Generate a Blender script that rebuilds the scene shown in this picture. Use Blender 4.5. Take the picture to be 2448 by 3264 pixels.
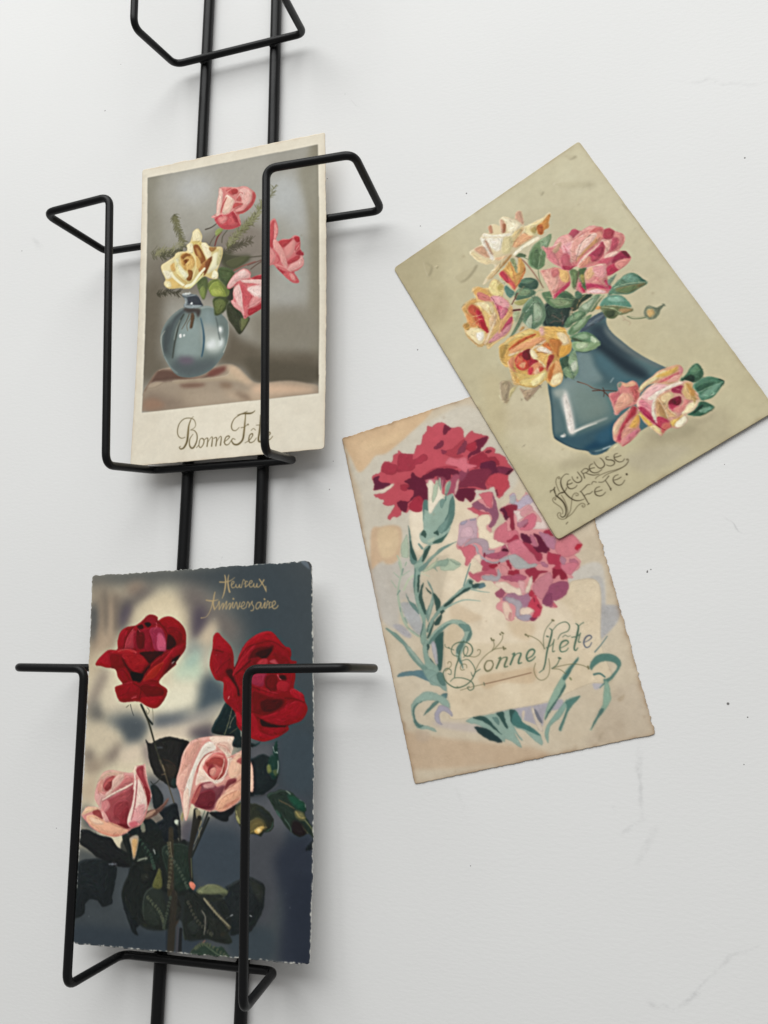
"""Vintage flower postcards on a white table top, two of them in a black wire card rack.
Lengths are written in millimetres and scaled to metres when the meshes are linked."""
import bpy, bmesh, math, random
import numpy as np

for o in list(bpy.data.objects):
    bpy.data.objects.remove(o)
scene = bpy.context.scene
MM = 0.001

# ------------------------------------------------------------------ camera
cam_data = bpy.data.cameras.new('camera')
cam = bpy.data.objects.new('camera', cam_data)
scene.collection.objects.link(cam)
cam.location = (187.874 * MM, -58.136 * MM, 339.926 * MM)
cam.rotation_euler = (0.18822, 0.33036, 0.00947)
cam_data.sensor_fit = 'AUTO'
cam_data.sensor_width = 36.0
cam_data.lens = 2903.36 / 3264.0 * 36.0
cam_data.clip_start = 0.01
cam_data.clip_end = 20.0
scene.camera = cam
scene.render.resolution_x = 768
scene.render.resolution_y = 1024

# ------------------------------------------------------------------ light
world = bpy.data.worlds.new('World')
scene.world = world
world.use_nodes = True
bg = world.node_tree.nodes['Background']
bg.inputs['Color'].default_value = (1.0, 0.985, 0.955, 1)
bg.inputs['Strength'].default_value = 0.275

def area_light(name, loc, target, sx, sy, power, colour):
    d = bpy.data.lights.new(name, 'AREA')
    d.shape = 'RECTANGLE'
    d.size, d.size_y, d.energy, d.color = sx, sy, power, colour
    o = bpy.data.objects.new(name, d)
    scene.collection.objects.link(o)
    o.location = loc
    from mathutils import Vector
    o.rotation_euler = (Vector(target) - Vector(loc)).to_track_quat('-Z', 'Y').to_euler()
    return o

area_light('window_light', (0.05, 1.45, 1.25), (0.08, 0.05, 0.0), 2.3, 1.6, 46.5, (0.99, 1.0, 0.99))

scene.view_settings.view_transform = 'Standard'
scene.view_settings.look = 'None'
scene.view_settings.gamma = 1.0
scene.view_settings.exposure = 0.0
scene.view_settings.use_curve_mapping = False

# ------------------------------------------------------------------ helpers
def link_mesh(name, verts, faces, mat, parent=None, smooth=True):
    me = bpy.data.meshes.new(name)
    me.from_pydata([tuple(v) for v in verts], [], faces)
    me.materials.append(mat)
    if smooth:
        me.polygons.foreach_set('use_smooth', [True] * len(me.polygons))
    me.update()
    o = bpy.data.objects.new(name, me)
    scene.collection.objects.link(o)
    o.parent = parent
    return o

def tag(o, label, cat, group=None):
    o['label'] = label
    o['category'] = cat
    if group:
        o['group'] = group

def srgb_lin(c):
    c = np.asarray(c, float)
    return np.where(c <= 0.04045, c / 12.92, ((c + 0.055) / 1.055) ** 2.4)

class Nodes:
    def __init__(self, name):
        self.mat = bpy.data.materials.new(name)
        self.mat.use_nodes = True
        self.nt = self.mat.node_tree
        self.bsdf = self.nt.nodes['Principled BSDF']
    def add(self, kind, **kw):
        n = self.nt.nodes.new(kind)
        for k, v in kw.items():
            if k.startswith('in_'):
                n.inputs[int(k[3:])].default_value = v
            else:
                setattr(n, k, v)
        return n
    def link(self, a, b):
        self.nt.links.new(a, b)

# ------------------------------------------------------------------ table top
def table_material():
    m = Nodes('white laminate')
    tc = m.add('ShaderNodeTexCoord')
    P = tc.outputs['Object']
    big = m.add('ShaderNodeTexNoise'); big.inputs['Scale'].default_value = 9; big.inputs['Detail'].default_value = 4
    m.link(P, big.inputs['Vector'])
    ramp = m.add('ShaderNodeMapRange')
    ramp.inputs[1].default_value, ramp.inputs[2].default_value = .3, .7
    ramp.inputs[3].default_value, ramp.inputs[4].default_value = .785, .81
    m.link(big.outputs['Fac'], ramp.inputs[0])
    comb = m.add('ShaderNodeCombineColor')
    for i in range(3):
        m.link(ramp.outputs[0], comb.inputs[i])
    tint = m.add('ShaderNodeMix', data_type='RGBA', blend_type='MULTIPLY')
    tint.inputs[0].default_value = 1
    m.link(comb.outputs[0], tint.inputs[6]); tint.inputs[7].default_value = (1.0, 1.0, 0.995, 1)
    # specks of dirt: (x mm, y mm, radius mm)
    acc = None
    for x, y, r in SPECKS:
        d = m.add('ShaderNodeVectorMath', operation='DISTANCE')
        m.link(P, d.inputs[0]); d.inputs[1].default_value = (x * MM, y * MM, 0)
        k = m.add('ShaderNodeMapRange', interpolation_type='SMOOTHSTEP')
        k.inputs[1].default_value, k.inputs[2].default_value = r * MM * 1.25, r * MM * .55
        m.link(d.outputs['Value'], k.inputs[0])
        if acc is None:
            acc = k.outputs[0]
        else:
            a = m.add('ShaderNodeMath', operation='MAXIMUM')
            m.link(acc, a.inputs[0]); m.link(k.outputs[0], a.inputs[1]); acc = a.outputs[0]
    dark = m.add('ShaderNodeMix', data_type='RGBA')
    fac = m.add('ShaderNodeMath', operation='MULTIPLY'); fac.inputs[1].default_value = .85
    m.link(acc, fac.inputs[0]); m.link(fac.outputs[0], dark.inputs[0])
    m.link(tint.outputs[2], dark.inputs[6]); dark.inputs[7].default_value = (.06, .05, .05, 1)
    # long soft scuffs: segment a-b, half width, strength
    acc = None
    nz = m.add('ShaderNodeTexNoise'); nz.inputs['Scale'].default_value = 260; nz.inputs['Detail'].default_value = 5; nz.inputs['Roughness'].default_value = .7
    m.link(P, nz.inputs['Vector'])
    warp = m.add('ShaderNodeTexNoise'); warp.inputs['Scale'].default_value = 70; warp.inputs['Detail'].default_value = 3
    m.link(P, warp.inputs['Vector'])
    wsub = m.add('ShaderNodeVectorMath', operation='SUBTRACT'); wsub.inputs[1].default_value = (.5, .5, .5)
    m.link(warp.outputs['Color'], wsub.inputs[0])
    wsc = m.add('ShaderNodeVectorMath', operation='SCALE'); wsc.inputs['Scale'].default_value = .009
    m.link(wsub.outputs[0], wsc.inputs[0])
    Pw = m.add('ShaderNodeVectorMath', operation='ADD'); m.link(P, Pw.inputs[0]); m.link(wsc.outputs[0], Pw.inputs[1])
    for ax, ay, bx, by, hw, st in SCUFFS:
        ln = math.hypot(bx - ax, by - ay)
        mp = m.add('ShaderNodeMapping', vector_type='TEXTURE')
        mp.inputs['Location'].default_value = ((ax + bx) / 2 * MM, (ay + by) / 2 * MM, 0)
        mp.inputs['Rotation'].default_value = (0, 0, math.atan2(by - ay, bx - ax))
        mp.inputs['Scale'].default_value = (ln / 2 * MM, hw * MM, 1)
        m.link(Pw.outputs[0], mp.inputs['Vector'])
        le = m.add('ShaderNodeVectorMath', operation='LENGTH'); m.link(mp.outputs[0], le.inputs[0])
        k = m.add('ShaderNodeMapRange', interpolation_type='SMOOTHSTEP')
        k.inputs[1].default_value, k.inputs[2].default_value = 1.3, .1
        k.inputs[4].default_value = st
        m.link(le.outputs['Value'], k.inputs[0])
        if acc is None:
            acc = k.outputs[0]
        else:
            a = m.add('ShaderNodeMath', operation='MAXIMUM')
            m.link(acc, a.inputs[0]); m.link(k.outputs[0], a.inputs[1]); acc = a.outputs[0]
    cut = m.add('ShaderNodeMapRange'); cut.inputs[1].default_value, cut.inputs[2].default_value = .38, .62
    m.link(nz.outputs['Fac'], cut.inputs[0])
    mul = m.add('ShaderNodeMath', operation='MULTIPLY'); m.link(acc, mul.inputs[0]); m.link(cut.outputs[0], mul.inputs[1])
    sc = m.add('ShaderNodeMix', data_type='RGBA')
    m.link(mul.outputs[0], sc.inputs[0]); m.link(dark.outputs[2], sc.inputs[6]); sc.inputs[7].default_value = (.3, .3, .31, 1)
    m.link(sc.outputs[2], m.bsdf.inputs['Base Color'])
    m.bsdf.inputs['Roughness'].default_value = .6
    m.bsdf.inputs['Specular IOR Level'].default_value = .06
    # fine orange-peel grain
    st = m.add('ShaderNodeMapping'); st.inputs['Scale'].default_value = (420, 900, 1)
    m.link(P, st.inputs['Vector'])
    gr = m.add('ShaderNodeTexNoise'); gr.inputs['Scale'].default_value = 1; gr.inputs['Detail'].default_value = 3
    m.link(st.outputs[0], gr.inputs['Vector'])
    bp = m.add('ShaderNodeBump'); bp.inputs['Strength'].default_value = .16; bp.inputs['Distance'].default_value = .0003
    m.link(gr.outputs['Fac'], bp.inputs['Height']); m.link(bp.outputs[0], m.bsdf.inputs['Normal'])
    return m.mat

SPECKS = [(-77.7, 219.6, 0.34), (42.7, 160.6, 0.26), (85.7, 130.9, 0.26), (105.7, 142.3, 0.34), (46.8, 19.9, 0.26), (84.6, 76.2, 0.3), (213.4, 137.7, 0.34), (171.4, -17.7, 0.26), (171.3, -18.1, 0.34), (196.0, -64.2, 0.51), (202.0, -68.6, 0.26), (153.9, -29.8, 0.17), (-121.3, 151.5, 0.26), (172.6, -17.2, 0.26), (199.9, -84.2, 0.21), (-70.3, 243.7, 0.21), (48.2, 31.8, 0.21), (-76.0, -120.5, 0.21), (105.1, -123.2, 0.21), (-2.7, -12.4, 0.21), (50.4, 200.5, 0.17), (199.6, 19.8, 0.17), (25.8, 152.9, 0.17)]
SCUFFS = [(-3.1, -10.1, 0.3, -5.1, 0.29, 0.75), (187.5, 174.6, 223.4, 167.3, 1.17, 0.16), (165.2, -79.4, 166.0, -104.6, 1.3, 0.28), (166.1, -83.7, 164.6, -93.2, 0.52, 0.35), (100.6, -94.9, 102.9, -105.9, 1.04, 0.15), (164.3, -161.9, 176.7, -163.8, 1.17, 0.35), (176.7, -163.8, 185.1, -151.9, 1.04, 0.35), (185.1, -151.9, 201.1, -140.8, 1.17, 0.22), (52.7, 197.6, 57.3, 192.0, 0.39, 0.45), (164.6, -120.1, 171.4, -104.3, 1.56, 0.15), (-116.1, 157.4, -107.8, 149.4, 1.82, 0.2), (159.8, -109.1, 167.4, -102.5, 1.04, 0.22), (155.9, -99.9, 157.9, -101.9, 0.78, 0.3), (198.6, 1.6, 204.4, -5.4, 0.39, 0.3), (192.7, 29.7, 202.3, 30.1, 0.52, 0.2)]
bm = bmesh.new()
bmesh.ops.create_grid(bm, x_segments=8, y_segments=8, size=1.6)
me = bpy.data.meshes.new('table_top'); bm.to_mesh(me); bm.free()
me.materials.append(table_material())
table = bpy.data.objects.new('table_top', me)
scene.collection.objects.link(table)
table['kind'] = 'structure'

# ------------------------------------------------------------------ wire rack
def wire_material():
    m = Nodes('black enamel')
    tc = m.add('ShaderNodeTexCoord')
    n = m.add('ShaderNodeTexNoise'); n.inputs['Scale'].default_value = 120; n.inputs['Detail'].default_value = 4
    m.link(tc.outputs['Object'], n.inputs['Vector'])
    r = m.add('ShaderNodeMapRange'); r.inputs[3].default_value, r.inputs[4].default_value = .3, .46
    m.link(n.outputs['Fac'], r.inputs[0]); m.link(r.outputs[0], m.bsdf.inputs['Roughness'])
    wear = m.add('ShaderNodeTexNoise'); wear.inputs['Scale'].default_value = 420; wear.inputs['Detail'].default_value = 6; wear.inputs['Roughness'].default_value = .75
    m.link(tc.outputs['Object'], wear.inputs['Vector'])
    wr = m.add('ShaderNodeMapRange'); wr.inputs[1].default_value, wr.inputs[2].default_value = .64, .74
    m.link(wear.outputs['Fac'], wr.inputs[0])
    wm = m.add('ShaderNodeMix', data_type='RGBA')
    m.link(wr.outputs[0], wm.inputs[0])
    wm.inputs[6].default_value = (.005, .0052, .0058, 1); wm.inputs[7].default_value = (.04, .038, .036, 1)
    m.link(wm.outputs[2], m.bsdf.inputs['Base Color'])
    m.bsdf.inputs['Specular IOR Level'].default_value = .22
    n2 = m.add('ShaderNodeTexNoise'); n2.inputs['Scale'].default_value = 900; n2.inputs['Detail'].default_value = 2
    m.link(tc.outputs['Object'], n2.inputs['Vector'])
    bp = m.add('ShaderNodeBump'); bp.inputs['Strength'].default_value = .15; bp.inputs['Distance'].default_value = .0002
    m.link(n2.outputs['Fac'], bp.inputs['Height']); m.link(bp.outputs[0], m.bsdf.inputs['Normal'])
    return m.mat

def round_corners(pts, radius, closed=True, steps=7):
    """Replace each corner of a polyline by an arc-like bend."""
    pts = [np.array(p, float) for p in pts]
    out = []
    n = len(pts)
    for i, p in enumerate(pts):
        if not closed and i in (0, n - 1):
            out.append(p); continue
        a, b = pts[i - 1] - p, pts[(i + 1) % n] - p
        la, lb = np.linalg.norm(a), np.linalg.norm(b)
        a, b = a / la, b / lb
        half = math.acos(max(-1, min(1, float(a @ b)))) / 2
        d = min(radius / max(math.tan(half), .05), la * .42, lb * .42)
        A, B = p + a * d, p + b * d
        for s in range(steps + 1):
            t = s / steps
            out.append((1 - t) ** 2 * A + 2 * t * (1 - t) * (p * .92 + (A + B) * .04) + t * t * B)
    return out

def tube(pts, r, closed=True, sides=20):
    pts = np.array(pts, float)
    n = len(pts)
    verts, faces = [], []
    nrm = None
    for i in range(n):
        if closed:
            t = pts[(i + 1) % n] - pts[i - 1]
        else:
            t = pts[min(i + 1, n - 1)] - pts[max(i - 1, 0)]
        t = t / np.linalg.norm(t)
        if nrm is None:
            nrm = np.cross(t, [.3, .2, 1.0])
        nrm = nrm - t * (nrm @ t)
        nrm /= np.linalg.norm(nrm)
        bi = np.cross(t, nrm)
        for k in range(sides):
            a = 2 * math.pi * k / sides
            verts.append((pts[i] + (nrm * math.cos(a) + bi * math.sin(a)) * r) * MM)
    off = 0
    if closed:     # the transported frame may return twisted: join with the best offset
        last = np.array(verts[-sides:]); first = np.array(verts[:sides])
        off = min(range(sides), key=lambda o: float(((np.roll(first, -o, 0) - last) ** 2).sum()))
    for i in range(n if closed else n - 1):
        j = (i + 1) % n
        o = off if (closed and j == 0) else 0
        for k in range(sides):
            faces.append((i * sides + k, i * sides + (k + 1) % sides,
                          j * sides + (k + 1 + o) % sides, j * sides + (k + o) % sides))
    if not closed:
        faces.append(tuple(range(sides - 1, -1, -1)))
        faces.append(tuple((n - 1) * sides + k for k in range(sides)))
    return verts, faces

WIRE = wire_material()
rack = bpy.data.objects.new('postcard_rack', None)
scene.collection.objects.link(rack)
rack.empty_display_size = .02
tag(rack, 'black wire postcard rack with two long rails and bent wire pockets', 'card rack')

RAIL_R, WIRE_R, ZB, ZF = 2.52, 1.66, 6.85, 41.33
rails = [[(-20.2, 430), (-19.95, 265), (-20.0, 182), (-19.2, 90), (-18.8, 29.4), (-19.0, -7), (-19.6, -100), (-20.4, -188.5), (-21, -330)],
         [(15.4, 430), (15.9, 256), (16.8, 182), (17.3, 90), (17.3, 27), (17.4, -8.3), (16.9, -100), (15.8, -184), (15, -330)]]
for r in rails:
    dense = []
    for (x0, y0), (x1, y1) in zip(r[:-1], r[1:]):
        for s in range(6):
            t = s / 6
            dense.append((x0 + (x1 - x0) * t, y0 + (y1 - y0) * t, RAIL_R + .02))
    dense.append((r[-1][0], r[-1][1], RAIL_R + .02))
    d = np.array(dense)
    for _ in range(6):
        d[1:-1, 0] = (d[:-2, 0] + d[1:-1, 0] * 2 + d[2:, 0]) / 4
    v, f = tube(d, RAIL_R, closed=False, sides=24)
    link_mesh('rail', v, f, WIRE, rack)

# each pocket is one closed loop of wire: back bar, prongs, front uprights, bottom bar (mm)
POCKETS = [
    dict(btl=(-70, 336), btr=(70, 336), ftl=(-71, 339), ftr=(71, 339), vtl=(-37, 339), vtr=(36, 339),
         vbl=(-33.6, 224.3), vbr=(37, 224.3), bbl=(-34.1, 230.2), bbr=(32.4, 230.5)),
    dict(btl=(-66, 139.4), btr=(70.8, 137.0), ftl=(-73.3, 142.1), ftr=(71.2, 142.3), vtl=(-39.9, 144.1), vtr=(33.8, 143.2),
         vbl=(-32.8, 26.2), vbr=(37.4, 26.4), bbl=(-33.0, 31.9), bbr=(33.7, 31.6)),
    dict(btl=(-67, -53.0), btr=(70.6, -52.8), ftl=(-69.2, -53.5), ftr=(70.7, -53.2), vtl=(-36.3, -53.9), vtr=(33.4, -53.8),
         vbl=(-34.6, -166.9), vbr=(36.4, -166.8), bbl=(-35.0, -164.9), bbr=(31.5, -164.5)),
]
for p in POCKETS:
    def P3(k):
        z = ZB if k[0] == 'b' else ZF
        return (p[k][0], p[k][1], z)
    loop = [P3(k) for k in ('btl', 'btr', 'ftr', 'vtr', 'vbr', 'bbr', 'bbl', 'vbl', 'vtl', 'ftl')]
    v, f = tube(round_corners(loop, 4.2), WIRE_R, closed=True)
    pocket = link_mesh('wire_pocket', v, f, WIRE, rack)
    # little blobs of weld where the bars cross the rails
    for bar in ('bt', 'bb'):
        (xa, ya), (xb, yb) = p[bar + 'l'], p[bar + 'r']
        for rl in rails:
            xs = np.interp(ya, [q[1] for q in rl][::-1], [q[0] for q in rl][::-1])
            yy = ya + (yb - ya) * (xs - xa) / (xb - xa)
            b = bmesh.new()
            bmesh.ops.create_icosphere(b, subdivisions=3, radius=1)
            for q in b.verts:
                n = .12 * math.sin(q.co.x * 5 + yy) * math.cos(q.co.y * 4 + xs)
                q.co = (q.co * (1 + n))
                q.co.x = (xs + q.co.x * 1.9) * MM
                q.co.y = (yy + q.co.y * 2.3) * MM
                q.co.z = (ZB - 1.5 + q.co.z * 1.5) * MM
            me = bpy.data.meshes.new('weld'); b.to_mesh(me); b.free()
            me.materials.append(WIRE)
            me.polygons.foreach_set('use_smooth', [True] * len(me.polygons))
            w = bpy.data.objects.new('weld', me)
            scene.collection.objects.link(w); w.parent = pocket

# ------------------------------------------------------------------ printing the cards
# Every card carries a picture described as a list of brush marks in card units (1/20 mm, origin top
# left): p/q smooth or straight filled shape, P/Q the same and also the stencil for later marks with a c,
# s stroke (w = widths), f needled sprig; then red,green,blue; b = softness, a = opacity, j = ragged edge.
PX = 8          # print pixels per mm
def box_blur(m, r):
    for ax in (0, 1):
        for _ in range(2):
            k = 2 * r + 1
            pad = [(0, 0), (0, 0)]; pad[ax] = (r + 1, r)
            c = np.cumsum(np.pad(m, pad), axis=ax)
            n = m.shape[ax]
            m = (np.take(c, range(k, k + n), ax) - np.take(c, range(0, n), ax)) / k
    return m

def smooth_line(p, closed):
    p = np.asarray(p, float)
    n = len(p)
    if n < 3:
        return p
    idx = np.arange(n if closed else n - 1)
    g = (lambda i: p[i % n]) if closed else (lambda i: p[np.clip(i, 0, n - 1)])
    p0, p1, p2, p3 = g(idx - 1), g(idx), g(idx + 1), g(idx + 2)
    out = []
    for s in range(6):
        t = s / 6
        out.append(.5 * (2 * p1 + (p2 - p0) * t + (2 * p0 - 5 * p1 + 4 * p2 - p3) * t * t + (-p0 + 3 * p1 - 3 * p2 + p3) * t ** 3))
    q = np.stack(out, 1).reshape(-1, 2)
    return q if closed else np.vstack([q, p[-1:]])

class Print:
    def __init__(self, w, h, base, seed, fold=0., edge=0., reach=.3):
        self.fold, self.edge, self.reach = fold, edge, reach
        self.W, self.H = int(round(w * PX)), int(round(h * PX))
        self.img = np.empty((self.H, self.W, 3)); self.img[:] = base
        self.clip = None
        self.paint = np.zeros((self.H, self.W))
        self.rng = np.random.default_rng(seed)
    def blend(self, x0, y0, m, col, soft, alpha, clip, keep, fine=False):
        r = int(round(soft / 1.5))
        if r == 0 and not fine:
            r = 1
        pad = 2 * r + 2
        m = np.pad(m, pad); x0 -= pad; y0 -= pad
        if r:
            m = box_blur(m, r)
        X0, Y0 = max(x0, 0), max(y0, 0)
        X1, Y1 = min(x0 + m.shape[1], self.W), min(y0 + m.shape[0], self.H)
        if X1 <= X0 or Y1 <= Y0:
            return
        m = m[Y0 - y0:Y1 - y0, X0 - x0:X1 - x0]
        if clip and self.clip is not None:
            m = m * self.clip[Y0:Y1, X0:X1]
        if keep:
            self.clip = np.zeros((self.H, self.W))
            self.clip[Y0:Y1, X0:X1] = m
        m = (m * alpha)[..., None]
        self.img[Y0:Y1, X0:X1] += m * (np.asarray(col) - self.img[Y0:Y1, X0:X1])
    def poly(self, pts, col, soft, alpha, clip, keep):
        pts = pts * (PX / 20.0)
        lo = np.floor(pts.min(0)).astype(int) - 1; hi = np.ceil(pts.max(0)).astype(int) + 2
        lo = np.maximum(lo, -400); hi = np.minimum(hi, [self.W + 400, self.H + 400])
        w, h = hi - lo
        if w <= 0 or h <= 0:
            return
        acc = np.zeros((h, w + 1))
        a = pts; b = np.roll(pts, -1, 0)
        for (xa, ya), (xb, yb) in zip(a, b):
            if ya == yb:
                continue
            if ya > yb:
                xa, ya, xb, yb = xb, yb, xa, ya
            r0 = max(int(math.ceil(ya - lo[1] - .5)), 0); r1 = min(int(math.ceil(yb - lo[1] - .5)), h)
            if r1 <= r0:
                continue
            rows = np.arange(r0, r1)
            xs = xa + (rows + lo[1] + .5 - ya) * (xb - xa) / (yb - ya) - lo[0]
            xs = np.clip(xs, 0, w - .001)
            np.add.at(acc, (rows, xs.astype(int)), 1)
        m = (np.cumsum(acc, 1)[:, :w] % 2)
        self.blend(lo[0], lo[1], m, col, soft, alpha, clip, keep)
        if soft < 4 and max(w, h) < self.W * self.reach:
            self.paint[max(lo[1], 0):max(hi[1], 0), max(lo[0], 0):max(hi[0], 0)] += m[max(-lo[1], 0):, max(-lo[0], 0):][:max(self.H - max(lo[1], 0), 0), :max(self.W - max(lo[0], 0), 0)]
        if self.fold and soft < 9 and min(w, h) > 8 and max(w, h) < self.W * .5:
            # lit lip along one side of a petal or leaf, soft turn along the other
            col = np.asarray(col)
            k = max(1, int(min(w, h) * .035)); K = max(2, int(min(w, h) * .16))
            def off(n):
                q = np.zeros_like(m)
                a_, b_ = (max(n, 0), max(-n, 0))
                q[a_:h - b_, a_:w - b_] = m[b_:h - a_, b_:w - a_]
                return q
            lip = m * (1 - off(k)); turn = m * (1 - off(-K))
            c0 = self.clip
            self.blend(lo[0], lo[1], turn, col * .62, K * .8, .34 * self.fold, clip or keep, False)
            self.blend(lo[0], lo[1], lip, np.minimum(col * 1.7 + .03, col + (np.array([1, .97, .92]) - col) * .55), 1.2, .42 * self.fold, clip or keep, False, fine=True)
        if self.edge and soft < 2:
            rim = m - box_blur(m, 2)
            self.blend(lo[0], lo[1], np.clip(rim * 2, 0, 1), np.asarray(col) * .72, .5, self.edge, clip or keep, False, fine=True)
    def stroke(self, pts, widths, col, soft, alpha, clip):
        pts = pts * (PX / 20.0)
        n = len(pts)
        rad = np.interp(np.linspace(0, 1, n), np.linspace(0, 1, len(widths)), widths) * (PX / 40.0)
        rad = np.maximum(rad, .8)
        R = rad.max() + 2
        lo = np.floor(pts.min(0) - R).astype(int); hi = np.ceil(pts.max(0) + R).astype(int) + 1
        w, h = hi - lo
        m = np.zeros((h, w))
        for i in range(n - 1):
            (xa, ya), (xb, yb) = pts[i] - lo, pts[i + 1] - lo
            r = max(rad[i], rad[i + 1]) + 1.5
            x0, x1 = max(int(min(xa, xb) - r), 0), min(int(max(xa, xb) + r) + 2, w)
            y0, y1 = max(int(min(ya, yb) - r), 0), min(int(max(ya, yb) + r) + 2, h)
            if x1 <= x0 or y1 <= y0:
                continue
            gy, gx = np.mgrid[y0:y1, x0:x1] + .5
            dx, dy = xb - xa, yb - ya
            L = dx * dx + dy * dy
            t = np.clip(((gx - xa) * dx + (gy - ya) * dy) / L, 0, 1) if L > 1e-9 else 0 * gx
            d = np.hypot(gx - xa - t * dx, gy - ya - t * dy)
            k = np.clip(rad[i] + (rad[i + 1] - rad[i]) * t - d + .5, 0, 1)
            m[y0:y1, x0:x1] = np.maximum(m[y0:y1, x0:x1], k)
        self.blend(lo[0], lo[1], m, col, soft, alpha, clip, False, fine=True)
    def brush(self, n, length, width, vary, alpha):
        """Fine brushwork over the painted things, following their form."""
        lum = box_blur(self.img @ np.array([.3, .59, .11]), 6)
        gy, gx = np.gradient(lum)
        ys, xs = np.nonzero(self.paint > 0)
        if not len(ys):
            return
        for q in self.rng.integers(0, len(ys), n):
            y, x = ys[q], xs[q]
            a = math.atan2(gx[y, x], -gy[y, x]) + self.rng.normal(0, .25)
            L = length * self.rng.uniform(.5, 1.3) * 20
            d = np.array([math.cos(a), math.sin(a)]) * L / 2
            p = np.array([x + .5, y + .5]) * 20 / PX
            bend = np.array([-d[1], d[0]]) * self.rng.normal(0, .18)
            c = np.clip(self.img[y, x] * (1 + self.rng.normal(0, vary)) + self.rng.normal(0, vary * .12) + self.rng.normal(0, vary * .08, 3), 0, 1)
            w = width * 20 * self.rng.uniform(.6, 1.3)
            self.stroke(np.array([p - d, p + bend, p + d]), [w * .3, w, w * .3], c, 0, alpha, False)
    def run(self, text):
        for ln in text.strip().split('\n'):
            head, pts = ln.split('|')
            h = head.split()
            op, h = h[0], h[1:]
            clip = h[0] == 'c'
            if clip:
                h = h[1:]
            col = tuple(int(q) / 255 for q in h[0].split(','))
            soft, alpha, wd, jag = 0.0, 1.0, [4.0], 0.0
            for key, val in zip(h[1::2], h[2::2]):
                if key == 'b': soft = float(val) * PX / 20
                elif key == 'a': alpha = float(val)
                elif key == 'w': wd = [float(q) for q in val.split(',')]
                elif key == 'j': jag = float(val)
            P = np.array([[float(q) for q in a.split(',')] for a in pts.split()])
            if op in 'pPqQ':
                Q = smooth_line(P, True) if op in 'pP' else P
                if jag:
                    e = self.rng.normal(0, 1, Q.shape)
                    e = (e + np.roll(e, 1, 0) * .6)
                    Q = Q + e * jag * .42
                self.poly(Q, col, soft, alpha, clip, op in 'PQ')
            elif op == 's':
                self.stroke(smooth_line(P, False), wd, col, soft, alpha, clip)
            elif op == 'f':
                Q = smooth_line(P, False)
                w, ln_ = wd
                seg = np.vstack([Q[1:] - Q[:-1], Q[-1:] - Q[-2:-1]])
                total = np.hypot(*(Q[1:] - Q[:-1]).T).sum()
                for _ in range(int(total / ln_ * 22)):
                    i = self.rng.integers(0, len(Q))
                    ang = math.atan2(seg[i][1], seg[i][0]) + self.rng.choice([-1, 1]) * self.rng.uniform(.35, 1.2)
                    L = ln_ * self.rng.uniform(.5, 1.0)
                    a = Q[i] + self.rng.normal(0, ln_ * .08, 2)
                    mid = a + np.array([math.cos(ang), math.sin(ang)]) * L * .5 + self.rng.normal(0, ln_ * .05, 2)
                    b = a + np.array([math.cos(ang), math.sin(ang)]) * L
                    self.stroke(np.array([a, mid, b]), [w * 1.15, w * 1.15, w * .5], col, 0, .8, clip)

def value_noise(rng, H, W, cell):
    g = rng.normal(0, 1, (int(H / cell) + 3, int(W / cell) + 3))
    y = np.arange(H) / cell; x = np.arange(W) / cell
    yi, xi = y.astype(int), x.astype(int)
    fy, fx = (y - yi), (x - xi)
    fy = (fy * fy * (3 - 2 * fy))[:, None]; fx = (fx * fx * (3 - 2 * fx))[None, :]
    return ((g[yi][:, xi] * (1 - fx) + g[yi][:, xi + 1] * fx) * (1 - fy)
            + (g[yi + 1][:, xi] * (1 - fx) + g[yi + 1][:, xi + 1] * fx) * fy)

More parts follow.
